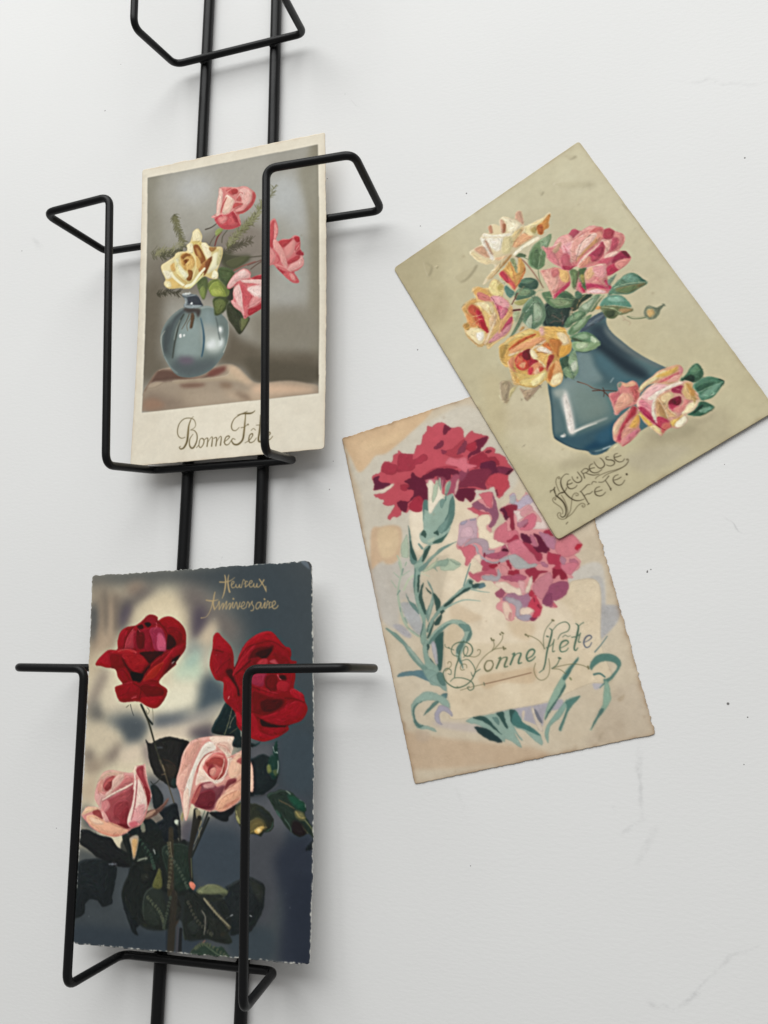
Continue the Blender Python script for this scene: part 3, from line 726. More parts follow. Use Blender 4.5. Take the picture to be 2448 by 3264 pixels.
ART['L'] = '''
p 214,200,168 b 94|-129,-7 1439,44 1471,2249 -32,2308
p 74,78,79 b 111|-32,-42 1988,-36 1982,207 1134,201 821,126 545,131 263,117 -25,122
p 60,70,76 b 340|1089,24 2029,-34 2021,2227 1471,2249 1420,1171 1223,589 1134,336
p 138,125,108 b 101|-26,101 143,90 383,183 413,404 299,498 145,731 4,747
p 155,134,112 b 86|101,270 218,195 271,358 208,555 75,749 4,747 23,648
p 177,154,128 b 64|152,353 222,296 231,556 121,730 51,748
p 196,178,147 b 71|1,688 141,652 260,695 101,789 35,886 -6,1003
p 77,80,81 b 58|-19,265 40,247 71,350 57,470 27,549 -6,548
p 109,100,89 b 43|120,129 150,172 177,374 155,533 129,372
p 117,105,92 b 36|229,175 262,217 273,418 249,516 232,336
p 141,122,105 b 64|369,92 498,79 546,171 431,205 347,161
p 90,84,83 b 71|291,239 407,204 545,131 661,128 547,231 410,304 355,421 300,518 285,359
p 83,75,87 b 50|299,359 367,262 401,324 349,441 313,479
p 200,182,148 b 98|390,423 503,288 639,216 821,205 935,308 981,446 938,521 734,417 574,371 460,425 324,519
p 220,203,168 b 83|505,388 640,275 845,265 936,405 870,480 642,374
p 107,98,94 b 96|866,148 1090,179 1156,337 1136,528 1005,581 980,407 912,268
p 84,75,86 b 61|1002,350 1112,316 1135,452 1048,564 1005,600
p 111,102,96 b 94|1134,278 1351,422 1437,539 1309,591 1200,493
p 195,176,148 b 54|1027,620 1092,508 1178,434 1222,455 1201,588 1104,661
p 143,152,144 b 67|939,618 1049,602 1138,719 1052,773 942,752
p 185,203,176 b 67|833,806 963,714 1072,717 1087,906 858,921
p 160,184,166 b 40|931,751 1050,678 1051,754 965,809
p 223,216,188 b 94|770,938 1076,925 1079,1056 974,1167 800,1203 666,1165
p 198,188,164 b 67|1094,680 1169,663 1182,796 1117,813
p 70,84,92 b 66|1066,944 1140,851 1248,910 1313,985 1314,1096 1209,1114 1125,1168 1017,1168 1057,1056
p 201,191,168 b 53|1018,1205 1230,1132 1314,1078 1231,1169 1063,1261 892,1316
p 119,118,122 b 60|646,1212 974,1186 1251,1114 1146,1187 890,1260 671,1278
p 86,95,102 b 60|645,1193 843,1166 1016,1130 889,1223 692,1259
p 151,137,122 b 64|102,829 195,791 178,928 92,1083 3,1159 17,1004
p 109,106,100 b 77|22,1082 138,1064 190,1161 148,1257 30,1218
p 208,194,166 b 63|180,967 345,1047 373,1162 237,1181 162,1083
p 99,106,108 b 82|192,1199 351,1162 509,1163 604,1278 521,1409 410,1447 336,1334 219,1276
p 78,86,91 b 55|331,1219 511,1201 582,1278 475,1390 382,1334
p 207,191,162 b 62|32,1256 195,1257 336,1334 341,1428 183,1448 17,1391
p 132,118,107 b 62|230,1467 362,1391 345,1504 258,1561 165,1543
p 122,110,100 b 62|-3,1449 91,1467 97,1562 5,1563
p 217,198,172 b 61|365,1447 521,1409 571,1521 439,1559 349,1560
p 156,138,118 b 69|5,1563 210,1523 148,1637 34,1657
p 205,187,166 b 60|672,1315 890,1279 1106,1261 980,1353 719,1371 587,1390
p 138,124,120 b 54|554,1409 633,1428 662,1576 595,1558
p 90,82,88 b 59|978,1297 1190,1243 1194,1389 1023,1371
p 195,173,144 b 62|-8,1714 128,1675 139,1843 2,1864
p 106,104,98 b 61|-17,1921 75,1918 224,2080 20,2105
p 88,90,94 b 66|597,1641 927,1730 939,1981 803,1985 623,1874
p 160,141,128 b 44|661,1931 767,1963 770,2020 687,2011
p 122,111,112 b 43|936,2061 1043,2035 1021,2148 940,2128
p 100,104,110 b 44|721,1733 934,1718 941,1885 818,1887
p 63,70,76 b 73|1504,1407 2079,1406 2092,2365 1046,2413 1024,1983 1484,1915
p 87,89,94 b 64|1524,1407 1731,1406 1719,1497 1526,1532
p 84,87,92 b 62|1223,1950 1769,1798 1838,2070 1621,2185 1231,2145
p 60,72,80 b 62|1763,1350 2073,1327 2075,1738 1831,1731
p 58,71,80 b 73|1066,2150 1493,2163 1502,2392 1046,2413
p 51,60,70 b 60|1838,2070 2079,2062 2086,2365 1847,2376
p 86,90,88 b 57|-7,2201 195,2275 184,2321 -17,2341
p 64,71,75 b 65|-46,2342 1068,2297 1110,2981 -16,3009
p 69,76,80 b 44|316,2362 485,2360 442,2536 437,2648 339,2653
p 52,61,69 b 53|-20,2814 533,2807 1098,2803 1109,2960 -3,2986
p 111,103,94 b 29|655,1961 780,1958 762,2016 715,2034
p 90,85,91 b 43|933,2011 1053,1985 1063,2186 995,2177 945,2123
p 58,68,77 b 73|1034,2064 1455,2051 1469,2404 1120,2448 1048,2342
p 71,74,80 b 61|1527,2077 1812,2068 1823,2414 1680,2735 1545,2534
p 46,52,64 b 69|1754,2204 2068,2140 2091,2959 1814,2954 1828,2571
p 57,67,74 b 50|1404,2752 1742,2731 1752,2934 1441,2957
p 42,48,60 b 48|1903,2410 2086,2402 2103,2958 1936,2960
p 35,40,42 b 3 j 3|11,2334 125,2306 254,2301 358,2348 372,2404 356,2518 340,2586 347,2630 261,2660 223,2626 172,2609 129,2614 93,2656 88,2723 -10,2757 -23,2617 -4,2502 -4,2415
p 35,37,38 b 3 j 3|0,2096 80,2087 198,2124 300,2139 346,2189 405,2227 478,2253 509,2302 485,2354 372,2353 285,2323 182,2293 76,2233 0,2189
p 34,39,41 b 2 j 3|485,2360 553,2335 624,2360 662,2403 673,2469 651,2548 623,2637 624,2736 606,2775 581,2804 605,2851 540,2817 508,2754 459,2663 431,2581 440,2508 476,2434
p 46,51,44 b 3 j 3|628,2615 680,2568 775,2563 840,2614 861,2732 858,2781 792,2796 709,2780 626,2763 620,2692
p 60,70,54 b 21 j 3|636,2626 735,2576 754,2657 649,2712
p 38,42,39 b 3 j 3|398,2118 538,2102 745,2073 882,2091 955,2190 999,2244 1031,2342 1067,2505 1002,2540 806,2518 694,2379 524,2319
p 42,69,54 b 26 j 3|515,2183 583,2152 637,2235 743,2276 691,2323 550,2284
p 44,74,64 b 20 j 3|599,2191 640,2179 659,2257 625,2270
p 29,58,51 b 22 j 3|645,2246 740,2231 757,2276 690,2312
p 106,112,104 b 7 j 3|550,2284 605,2282 639,2269 634,2297 579,2305
p 84,83,60 b 9 j 3|695,2490 729,2389 755,2354 791,2496 758,2509
p 107,106,58 b 5 j 3|708,2484 737,2399 756,2376 784,2486
p 28,31,32 b 4 j 3|654,2392 740,2344 730,2400 695,2490 670,2530
p 45,59,51 b 9 j 3|878,2249 998,2222 1046,2375 1039,2484 946,2500 885,2382
p 34,70,60 b 19 j 3|924,2347 1030,2331 1043,2440 959,2488
s 107,122,112 b 1 w 1.8|892,2381 923,2446 950,2505
p 64,54,46 b 8 j 3|846,2603 937,2566 969,2645 936,2755 870,2764
s 138,106,88 b 2 w 4.8|859,2597 910,2567
p 90,83,72 b 7 j 3|901,2633 947,2619 944,2674 911,2675
p 51,49,40 b 10 j 3|622,2332 691,2323 680,2368 626,2382
p 76,74,61 b 6 j 3|600,2406 654,2398 664,2431 617,2449
s 200,205,200 b 1 w 4.3|636,2418 656,2425
s 185,192,200 b 1 w 4.4|692,2211 714,2249
s 201,205,160 b 1 w 4.9|980,2200 1004,2213
p 216,220,212 b 1 j 3|871,2001 890,1984 912,2000 906,2026 886,2026
s 196,200,164 b 2 w 3.8|550,2284 579,2305 619,2276 639,2272
s 169,176,137 b 3 w 6.2|684,2329 700,2356
s 181,147,106 b 2 w 4.9,2.5|831,2155 841,2200 850,2239 873,2282
s 168,122,82 b 2 w 5.6|826,2172 852,2149 872,2142
s 168,169,142 b 2 w 3.1|619,2281 673,2262
p 207,168,120 b 2 j 3|476,2127 543,2119 552,2153 545,2216 528,2268 509,2297 506,2252 483,2178
p 217,162,92 b 5 j 3|492,2155 535,2159 531,2217 519,2240
p 58,42,38 b 6 j 3|472,2110 548,2102 547,2136 484,2138
p 224,144,108 b 2 j 3|1030,2446 1046,2432 1070,2455 1066,2488 1045,2478
s 125,131,140 b 4 w 7.6|293,2340 357,2337
p 31,35,36 b 2 j 3|940,2146 973,2133 995,2166 983,2200 949,2190
s 46,49,48 b 4 w 59.7|877,2677 898,2965
s 67,67,74 b 3 w 14.2|951,2770 958,2960
s 37,40,42 b 3 w 20.1|978,2779 988,2969
s 44,50,56 b 4 w 15.5|853,2808 863,2946
p 36,41,42 b 2 j 3|1337,2470 1412,2423 1488,2385 1558,2381 1667,2427 1677,2527 1668,2606 1616,2702 1557,2768 1488,2778 1406,2794 1390,2742 1348,2682 1279,2601 1265,2575 1328,2545
p 45,49,45 b 20 j 3|1552,2400 1655,2443 1646,2539 1581,2479
p 42,47,43 b 2 j 3|1000,2541 1065,2526 1146,2544 1200,2584 1308,2652 1389,2711 1403,2747 1393,2784 1413,2814 1416,2850 1307,2852 1215,2827 1164,2841 1085,2836 1005,2830
p 52,51,43 b 20 j 3|1195,2712 1311,2695 1367,2786 1241,2825
p 69,74,60 b 5 j 3|1091,2520 1155,2479 1193,2450 1271,2446 1324,2465 1371,2495 1315,2546 1252,2570 1180,2564 1119,2545
p 109,116,84 b 6 j 3|1143,2495 1193,2455 1265,2454 1305,2471 1241,2485
s 138,144,104 b 2 w 3.6,1.8|1136,2496 1194,2477 1273,2478
s 154,165,140 b 2 w 2.9|1289,2544 1334,2539
s 91,100,80 b 3 w 3.6|1105,2524 1190,2509 1339,2496
s 124,116,88 b 3 w 9.4,5.9,9.4|1173,2564 1268,2628 1322,2668 1393,2737
s 156,148,116 b 2 w 4.1|1323,2683 1369,2712 1393,2732
s 141,144,136 b 2 w 5.3,4.1|1145,2651 1180,2681 1193,2733 1181,2808
s 88,86,72 b 2 w 3.5|1185,2654 1233,2694 1267,2724
s 138,134,122 b 2 w 4.6|1353,2766 1384,2748
p 44,59,49 b 2 j 3|1077,2920 1165,2867 1204,2864 1296,2884 1347,2881 1416,2958 1313,2950 1185,2960 1093,2956
s 109,122,92 b 2 w 4.6,2.9|1178,2866 1246,2903 1312,2935 1365,2957
s 176,106,80 b 2 w 4.7|1165,2867 1193,2844
s 74,70,64 b 2 w 3.5|1170,2840 1054,2953
p 74,84,80 b 9 j 3|1039,2743 1103,2707 1133,2769 1083,2804
s 223,227,230 b 1 w 3.4|1560,2648 1576,2653
s 198,204,208 b 1 w 2.9|1361,2681 1417,2651
p 217,119,96 b 2 j 3|1034,2446 1050,2435 1082,2466 1070,2491 1049,2473
p 217,119,96 b 2 j 3|1032,2441 1050,2434 1083,2463 1069,2493 1049,2470
s 45,48,47 b 2 w 18.3,12.2,8.5|1169,1923 1127,2037 1073,2161 1037,2240 1021,2318
s 47,46,43 b 2 w 42.9,36.7,24.5|1062,1914 1052,2011 1032,2151 1015,2319
s 63,81,72 b 2 w 6.1|1142,1912 1112,1992 1101,2054
p 140,128,99 b 3|1061,1903 1102,1919 1098,1981 1119,1992 1094,2038 1070,1959
s 178,154,108 b 2 w 5.5,2.4|1112,1986 1090,2026 1099,2082 1096,2149
s 139,134,119 b 2 w 3|1049,2206 1098,2127
s 58,54,51 b 2 w 9.7|1046,2413 1020,2296
p 31,35,37 b 2|1182,1923 1301,1909 1411,1856 1393,1918 1355,1946 1349,1980 1310,1987 1244,1966
p 32,40,42 b 2 j 3|1520,1555 1564,1504 1635,1478 1694,1503 1733,1531 1766,1598 1761,1665 1724,1733 1661,1773 1584,1785 1519,1781
p 31,59,51 b 10 j 3|1700,1492 1764,1508 1766,1620 1722,1666 1682,1576
p 109,116,64 b 8 j 3|1675,1560 1695,1565 1708,1610 1677,1621
p 74,90,58 b 6 j 3|1721,1604 1759,1598 1747,1643
p 30,58,51 b 3 j 3|1750,1381 1757,1423 1764,1497 1752,1519 1726,1486 1725,1435
s 169,184,176 b 1 w 3|1719,1424 1732,1463 1754,1469
s 201,208,200 b 2 w 4.8|1762,1531 1765,1576 1757,1621
s 201,208,200 b 1 w 3.6|1751,1463 1758,1474
s 60,63,66 b 2 w 8.4,6|1520,1803 1584,1796 1673,1781 1749,1754
s 69,72,77 b 2 w 9.5|1661,1778 1711,1744 1768,1704
P 46,50,41 b 2 j 3|1411,1861 1482,1837 1540,1847 1611,1857 1676,1894 1715,1932 1735,1964 1736,2013 1706,2047 1655,2059 1631,2087 1592,2072 1528,2069 1462,2027 1421,1973 1406,1917
p c 93,90,60 b 23 j 3|1443,1849 1522,1876 1511,1948 1434,1972 1413,1917
p c 102,90,52 b 19 j 3|1538,1986 1614,1956 1667,2010 1617,2055 1540,2057
p c 216,170,85 b 5 j 3|1578,2040 1635,2016 1654,2021 1624,2060 1592,2067
p c 240,207,136 b 2 j 3|1597,2039 1626,2027 1620,2058 1604,2055
s c 176,154,88 b 2 w 4.1|1534,2063 1572,2045 1616,2028 1680,2018
s c 195,184,120 b 2 w 4.8|1412,1906 1434,1967 1454,1999
p c 156,152,96 b 8 j 3|1413,1939 1447,1972 1448,2000 1421,1973
s c 63,106,94 b 2 w 4.7|1729,1981 1718,2019 1680,2048
p c 38,44,42 b 18 j 3|1586,1869 1715,1932 1716,1976 1652,1944
P 39,51,44 b 2 j 3|1674,1784 1749,1754 1781,1743 1838,1747 1882,1763 1939,1806 1990,1838 2003,1881 1991,1914 2029,1972 2066,2020 2074,2094 2030,2053 1957,2080 1907,2062 1856,2026 1792,1952 1740,1887 1707,1833
p c 31,74,56 b 16 j 3|1851,1775 1977,1827 1990,1892 1903,1862
p c 110,106,66 b 12 j 3|1910,1894 1978,1909 1991,1957 1929,1948
s c 179,154,88 b 2 w 4.6|1916,1899 1954,1942 1991,1941
s c 138,128,80 b 3 w 4.6|1967,2001 2018,2053
s c 162,164,104 b 2 w 3.5|1991,1957 2042,2010 2061,2041
p c 37,31,32 b 14 j 3|1892,1971 1955,1975 2006,2054 1957,2077 1894,2052
s c 140,107,72 b 2 w 2.9|1776,1820 1852,1852 1903,1878
s c 170,184,172 b 2 w 4.7|1832,1747 1870,1774
s c 185,200,192 b 2 w 4.7|1946,1811 1989,1827 1996,1865
p c 58,90,80 b 12 j 3|1765,1898 1797,1930 1779,1952 1746,1909
s c 95,128,112 b 2 w 3.5|1823,1951 1868,2004 1881,2042
p 32,38,42 b 2 j 3|2043,2111 2080,2094 2081,2153 2002,2172
P 39,39,38 b 2 j 3|581,1372 606,1393 642,1398 683,1375 739,1357 794,1348 878,1360 962,1380 990,1404 978,1462 941,1556 903,1638 912,1696 920,1719 866,1745 818,1737 775,1709 696,1664 652,1605 620,1535 601,1440
p c 51,46,40 b 24 j 3|734,1581 831,1557 888,1615 822,1674
p c 39,54,52 b 16 j 3|836,1685 911,1672 914,1730 853,1743
p c 29,30,32 b 13 j 3|907,1404 976,1392 953,1521 907,1568
s c 59,63,66 b 5 w 14.2|686,1434 735,1434
s c 71,51,41 b 2 w 3.2|746,1522 816,1545 859,1580
s 31,42,40 b 2 w 17.1,15.8|636,1249 584,1194 545,1128 522,1091
s 56,57,47 b 2 w 19.5,15.6,13|530,1103 591,1213 639,1333 687,1464 748,1581
s 81,74,58 b 2 w 13.9,11.4,8.9,11.4|718,1534 772,1639 819,1755 865,1863
s 162,138,108 b 2 w 5.1|744,1569 767,1616
s 48,51,47 b 1 w 6.4|738,1663 698,1704 664,1717 642,1699
s 141,117,85 b 1 w 3.2|737,1646 772,1639
s 42,49,52 b 1 w 5.3,2.7|421,1090 437,1139 457,1181
s 74,74,60 b 1 w 4.7|382,1114 406,1096
s 90,90,72 b 1 w 3.9|580,1116 603,1140 590,1170 574,1140
s 119,115,95 b 1 w 5.2,2|630,1116 640,1177 642,1237
p 37,42,43 b 2 j 3|644,1740 678,1722 722,1751 759,1808 762,1871 710,1924 680,1896 663,1827
p 34,39,42 b 2 j 3|730,1924 798,1888 879,1863 909,1925 927,2004 938,2094 899,2129 805,2155 747,2089 708,2022 755,1992 768,1974
p 35,41,42 b 3 j 3|574,1991 657,1983 715,2022 774,2088 742,2135 640,2149 581,2106 483,2109 453,2081
s 44,46,44 b 2 w 24.7,21|898,1971 934,2151
p 154,143,96 b 2 j 3|931,1964 956,1913 989,1883 958,1947 946,1992
p 185,194,174 b 2 j 3|872,2000 895,1982 913,2005 901,2028
p 106,74,64 b 3 j 3|588,1985 626,1926 709,1907 762,1871 818,1818 784,1882 724,1941 644,1983
p 181,138,114 b 4 j 3|601,1979 634,1938 696,1919 670,1954
p 122,122,104 b 3 j 3|576,2014 604,2030 614,2076 595,2099 571,2060
p 35,39,37 b 8 a 0.8|414,2148 737,2066 785,2154 1019,2146 1046,2267 1049,2473 1142,2503 1307,2511 1395,2657 1411,2755 1322,2793 1406,2853 1203,2834 1040,2853 968,2715 848,2790 635,2786 447,2608 435,2503 495,2360 424,2292
p 47,54,48 b 15 a 0.8|638,2546 763,2487 838,2655 824,2758 652,2734
p 41,53,45 b 15 a 0.8|787,2189 1000,2182 1033,2406 934,2513 818,2346
s 58,53,43 b 6 w 42.3,50,57.7|845,2063 859,2309 872,2534
s 50,47,41 b 6 w 56.4,63.9|904,2532 899,2920
s 63,63,66 b 4 w 14.9|947,2767 947,2950
s 36,38,40 b 4 w 26|977,2782 975,2965
s 43,42,38 b 4 w 42,34.4,22.9|1095,1968 1040,2145 1025,2268 1056,2439
s 38,42,40 b 4 w 19.1,15.3|1178,1965 1102,2126 1045,2250
s 119,112,90 w 6.6,4.4|1119,2037 1084,2109 1058,2162
s 106,99,80 w 8.9,6.7|845,2152 859,2239 879,2291
s 75,79,60 w 8.7|1036,2267 1050,2405
f 74,80,64 a 0.5 w 3.8,17.2|661,2562 775,2659 823,2741
f 63,74,62 a 0.5 w 3.8,17.2|811,2224 924,2341 1016,2475
f 85,82,63 a 0.5 w 3.9,17.3|828,2152 859,2309 848,2483
f 51,69,58 a 0.5 w 3.9,17.6|522,2109 661,2247 711,2350
f 86,92,70 a 0.5 w 3.7,16.8|1101,2505 1182,2467 1346,2493
f 74,71,56 a 0.5 w 3.7,16.5|1187,2568 1295,2663 1390,2739
f 61,63,54 a 0.5 w 3.7,16.7|1022,2577 1113,2707 1242,2798
f 72,80,63 a 0.5 w 3.6,16.4|1106,2906 1205,2866 1371,2936
f 58,66,56 a 0.5 w 3.8,17|874,2551 841,2689 826,2775
p 210,116,92 b 4|1031,2449 1051,2436 1082,2458 1071,2489 1045,2477
s 125,122,108 b 2 w 7.4,5.5|1150,2637 1184,2686 1181,2802
s 133,126,100 b 4 w 14.7,9.2|1166,2552 1273,2647 1389,2731
p 106,112,80 b 7|1112,2513 1181,2458 1273,2454 1367,2495 1266,2513 1184,2518
p 93,93,52 b 6|710,2490 736,2402 765,2357 789,2486
s 185,189,180 b 2 w 5.9|698,2214 713,2245
s 154,162,138 b 4 w 7.8|556,2304 599,2288 642,2283
p 179,160,138 b 6|475,2137 549,2117 549,2198 523,2296 495,2200
p 211,164,104 b 6|494,2155 542,2144 540,2216 520,2279
P 217,135,129 b 1|7,1977 26,1935 53,1908 126,1906 170,1908 130,1855 122,1796 142,1719 162,1676 195,1634 267,1615 354,1626 398,1632 469,1631 495,1583 565,1571 582,1562 596,1618 614,1700 646,1775 655,1816 631,1886 614,1950 589,2008 549,2044 494,2062 467,2080 413,2111 329,2131 213,2111 108,2068 62,2028
p c 227,179,155 b 6|155,1682 210,1634 296,1621 383,1632 356,1662 241,1663 185,1706 153,1766
p c 217,143,128 b 5|137,1754 184,1682 203,1753 177,1801
p c 195,90,88 b 3|195,1742 228,1687 298,1657 314,1680 289,1740 234,1782
p c 142,54,55 b 5|210,1753 258,1705 287,1704 275,1752 233,1777
p c 232,181,164 b 2|286,1693 341,1650 392,1656 373,1709 305,1763 244,1824 221,1806 276,1758
p c 207,116,114 b 3|333,1751 400,1679 471,1672 474,1714 390,1750 307,1793
p c 239,205,185 b 2|195,1854 306,1787 404,1750 474,1714 467,1731 391,1768 294,1817 211,1872
p c 224,163,154 b 5|134,1808 221,1812 195,1860 185,1919 145,1867
p c 168,71,76 b 4|210,1866 308,1811 447,1749 488,1725 488,1848 458,1936 448,1994 480,2051 380,2048 278,2016 223,1942
p c 151,54,61 b 11|312,1881 439,1849 419,1984 319,1986
p c 142,44,52 b 7|374,1950 442,1896 441,2006 465,2052 380,2043
p c 217,128,128 b 6|189,1872 246,1853 270,1900 223,1942
p c 117,34,40 b 5|351,2032 450,2029 480,2057 410,2065
p c 240,207,192 b 2|501,1696 536,1689 590,1776 616,1863 599,1944 561,2009 520,2021 473,2052 446,2029 447,1983 477,1889 492,1790
p c 231,158,156 b 7|513,1906 595,1875 587,1979 535,2032 465,2046
p c 214,100,110 b 6|457,2023 526,2004 535,2038 487,2057
s c 199,106,108 b 2 w 9,12.8,6.4|514,1678 512,1760 504,1877 489,1970
s c 244,220,203 b 2 w 12.9,10.4|487,1578 491,1643 494,1702 487,1760
p c 240,205,180 b 4|459,1584 502,1577 505,1642 469,1631
p c 165,61,68 b 3|503,1601 566,1577 576,1642 616,1735 647,1798 630,1874 613,1817 559,1718 520,1654
p c 138,44,48 b 4|574,1736 617,1747 644,1810 631,1886 606,1817
s c 240,194,180 b 1 w 5.8|579,1565 606,1676 646,1769 652,1816
s c 236,185,168 b 1 w 3.9|513,1654 573,1730 611,1834
p c 240,191,152 b 5|6,1971 53,1910 126,1909 178,1925 114,1939 57,1958
p c 158,66,64 b 3|107,1945 164,1926 195,1960 205,2001 154,1991
p c 236,171,136 b 5|51,1981 116,1968 220,2006 322,2033 410,2065 453,2081 384,2112 285,2121 168,2090 77,2034
p c 221,142,112 b 7|160,2084 285,2109 384,2106 329,2131 213,2117
p c 239,192,160 b 7|81,1992 154,1996 222,2035 135,2038
p c 221,154,146 b 2|194,1943 231,1953 271,2017 227,2012
s c 243,204,180 b 1 w 4.5|202,1954 227,2012
s c 200,122,94 b 1 w 3.2|264,2017 380,2048 467,2080
P 221,148,134 b 1|961,1426 1000,1385 1082,1358 1190,1346 1291,1344 1374,1349 1391,1390 1379,1430 1361,1488 1407,1476 1472,1453 1526,1532 1550,1589 1557,1747 1525,1764 1455,1816 1411,1856 1353,1891 1288,1915 1228,1905 1182,1917 1108,1896 1060,1886 1019,1864 984,1984 959,1957 913,1786 875,1700 905,1584 922,1496
p c 226,160,140 b 9|961,1432 1041,1379 1096,1373 1045,1478 1007,1560 943,1676 902,1688 911,1560
p c 232,171,152 b 6|889,1700 947,1607 1007,1560 984,1676 940,1774
p c 240,210,187 b 3|1190,1349 1371,1352 1388,1390 1361,1488 1321,1505 1287,1465 1232,1419 1170,1373
p c 217,176,156 b 6|1225,1402 1325,1390 1353,1465 1300,1459
p c 239,224,207 b 2|1164,1386 1218,1413 1219,1448 1160,1472 1113,1507 1049,1606 1014,1756 982,1956 960,1917 949,1814 972,1710 1034,1559 1072,1478 1111,1419
p c 236,201,180 b 4|948,1791 987,1745 999,1870 977,1979 957,1928
p c 241,205,184 b 4|1064,1640 1107,1524 1207,1466 1287,1471 1334,1505 1381,1511 1368,1534 1337,1603 1293,1683 1214,1713 1147,1696 1100,1697 1053,1721
s c 200,116,104 b 1 w 6.3,5|1056,1617 1075,1559 1127,1495 1200,1466
p c 207,106,98 b 3|1109,1576 1141,1524 1207,1471 1287,1471 1315,1505 1336,1568 1318,1631 1273,1672 1220,1684 1166,1656 1124,1611
p c 165,63,57 b 4|1135,1547 1208,1506 1282,1517 1303,1580 1263,1580 1209,1558 1156,1581
p c 140,44,48 b 3|1157,1593 1189,1558 1223,1581 1218,1627 1172,1650
p c 213,136,120 b 3|1177,1604 1217,1581 1231,1615 1206,1650 1178,1639
p c 166,66,57 b 3|1213,1673 1278,1626 1296,1557 1304,1603 1279,1660 1233,1684
s c 240,205,184 b 1 w 4.3|1298,1517 1290,1580 1259,1649 1227,1684
s c 229,154,134 b 1 w 5|1141,1535 1207,1489 1288,1500
s c 242,216,198 b 1 w 7.4|1334,1505 1330,1580 1299,1649 1233,1684 1172,1662 1117,1605
s c 236,191,174 b 1 w 5|1116,1570 1134,1512 1180,1483
s c 200,124,108 b 1 w 4.9|1328,1511 1374,1505 1356,1557 1338,1637
p c 234,182,151 b 7|1381,1511 1446,1476 1450,1635 1385,1670 1345,1648 1343,1580
p c 227,164,136 b 7|1386,1682 1450,1635 1455,1804 1365,1851 1297,1808
p c 180,90,84 b 3|1408,1533 1453,1504 1455,1556 1428,1550
p c 239,196,168 b 6|1520,1555 1550,1600 1554,1741 1525,1758
p c 137,61,64 b 4|1333,1682 1405,1664 1406,1693 1360,1716 1309,1751
p c 130,64,72 b 4|1094,1714 1187,1696 1242,1729 1307,1717 1302,1751 1271,1808 1233,1854 1208,1905 1108,1896 1026,1864 1049,1789
p c 112,38,47 b 9|1076,1789 1189,1753 1231,1797 1207,1883 1121,1896 1053,1864
p c 190,90,84 b 4|1036,1790 1087,1714 1102,1743 1059,1846 1019,1859
p c 201,138,134 b 6|1120,1708 1200,1696 1215,1730 1135,1742
p c 232,166,130 b 6|1246,1854 1297,1791 1414,1749 1454,1782 1391,1851 1314,1903 1248,1904
p c 208,132,104 b 3|1300,1892 1338,1852 1442,1805 1391,1856
s c 240,189,154 b 2 w 6.1|1254,1893 1297,1808 1388,1749
P 140,18,27 b 1|67,758 98,705 185,641 275,638 276,572 299,497 350,458 439,445 497,416 569,362 613,361 660,382 665,410 722,384 787,384 859,424 910,476 932,532 933,606 920,666 844,756 845,774 796,810 727,863 689,920 758,967 766,1003 740,1058 692,1111 643,1123 578,1104 519,1073 461,1066 345,1071 300,1040 267,959 281,941 339,923 292,866 263,800 169,783 124,769
p c 166,23,34 b 7|70,749 178,648 210,696 207,783 124,769
p c 151,21,32 b 7|293,522 365,468 424,464 368,550 341,630 282,629
p c 143,18,28 b 5|350,461 439,445 396,513 368,550
p c 165,45,57 b 6|369,562 425,489 455,509 437,627 356,631
p c 138,22,36 b 7|433,514 499,479 616,489 620,651 518,642 444,627
p c 95,13,24 b 7|456,528 529,505 532,630 474,622
p c 151,37,63 b 7|594,476 702,480 740,575 750,661 649,658 618,583
p c 196,74,104 b 6|667,522 726,549 746,649 670,647
p c 137,23,34 b 3|504,423 569,369 642,378 658,429 600,445
p c 63,10,16 b 3|461,452 505,435 527,461 513,476 484,472
p c 44,10,14 b 3|534,430 570,419 600,439 571,463
p c 92,12,20 b 3|462,484 491,472 485,516 463,522
s c 201,80,92 b 1 w 6.7,4|647,428 651,460 623,490
s c 208,90,90 b 1 w 4.1|476,478 492,497
p c 153,19,27 b 6|672,417 773,390 874,443 917,507 926,587 847,529 760,476
p c 125,15,24 b 8|760,464 875,505 897,580 849,627 777,588
p c 53,9,15 b 6|761,532 812,552 841,609 799,644 753,643
p c 165,21,30 b 5|674,788 800,657 821,645 793,699 739,784 685,893 620,891 542,902
p c 172,34,27 b 5|534,896 603,817 674,770 731,759 655,868 584,891
p c 144,19,28 b 5|814,651 933,606 913,672 822,725
p c 90,12,20 b 5|767,784 808,718 872,708 845,762 761,833 726,857
p c 42,10,12 b 3|809,737 864,701 879,708 823,761
p c 58,10,18 b 5|504,666 721,667 651,720 594,762 535,705
p c 170,25,32 b 5|209,664 282,635 401,635 468,665 358,675
s c 185,66,61 b 1 w 5.4,3.4|283,654 371,641 461,671
p c 124,15,24 b 6|209,677 314,686 376,763 303,792 229,784
p c 155,23,28 b 6|329,686 446,683 535,711 581,780 509,809 437,814
p c 71,10,16 b 6|322,699 392,788 496,840 580,768 602,780 554,841 506,914 440,900 393,825 347,762
p c 31,10,12 b 5|415,826 510,840 540,853 499,914 440,900
p c 137,18,27 b 6|267,810 363,812 425,900 353,923 299,860
p c 144,17,27 b 6|274,959 354,936 413,961 402,1035 330,1058
p c 106,13,22 b 9|514,938 629,940 716,966 731,1015 632,1032 545,1000
p c 142,17,27 b 9|382,911 499,914 501,987 430,1011
p c 155,19,27 b 6|518,1043 632,1032 732,1033 685,1105 636,1120 563,1098
s c 214,84,88 b 1 w 5.3|431,1041 474,1030
s c 168,52,57 b 1 w 4|445,1026 481,1018
s c 200,192,184 b 1 w 3.9|809,764 820,755
p 29,42,43 b 2|1191,1320 1201,1247 1245,1182 1304,1083 1350,1103 1403,1144 1436,1314 1451,1353 1556,1404 1614,1385 1556,1425 1378,1426 1384,1353 1362,1346
s 107,106,80 b 1 w 5.6|1358,1136 1329,1242 1294,1340
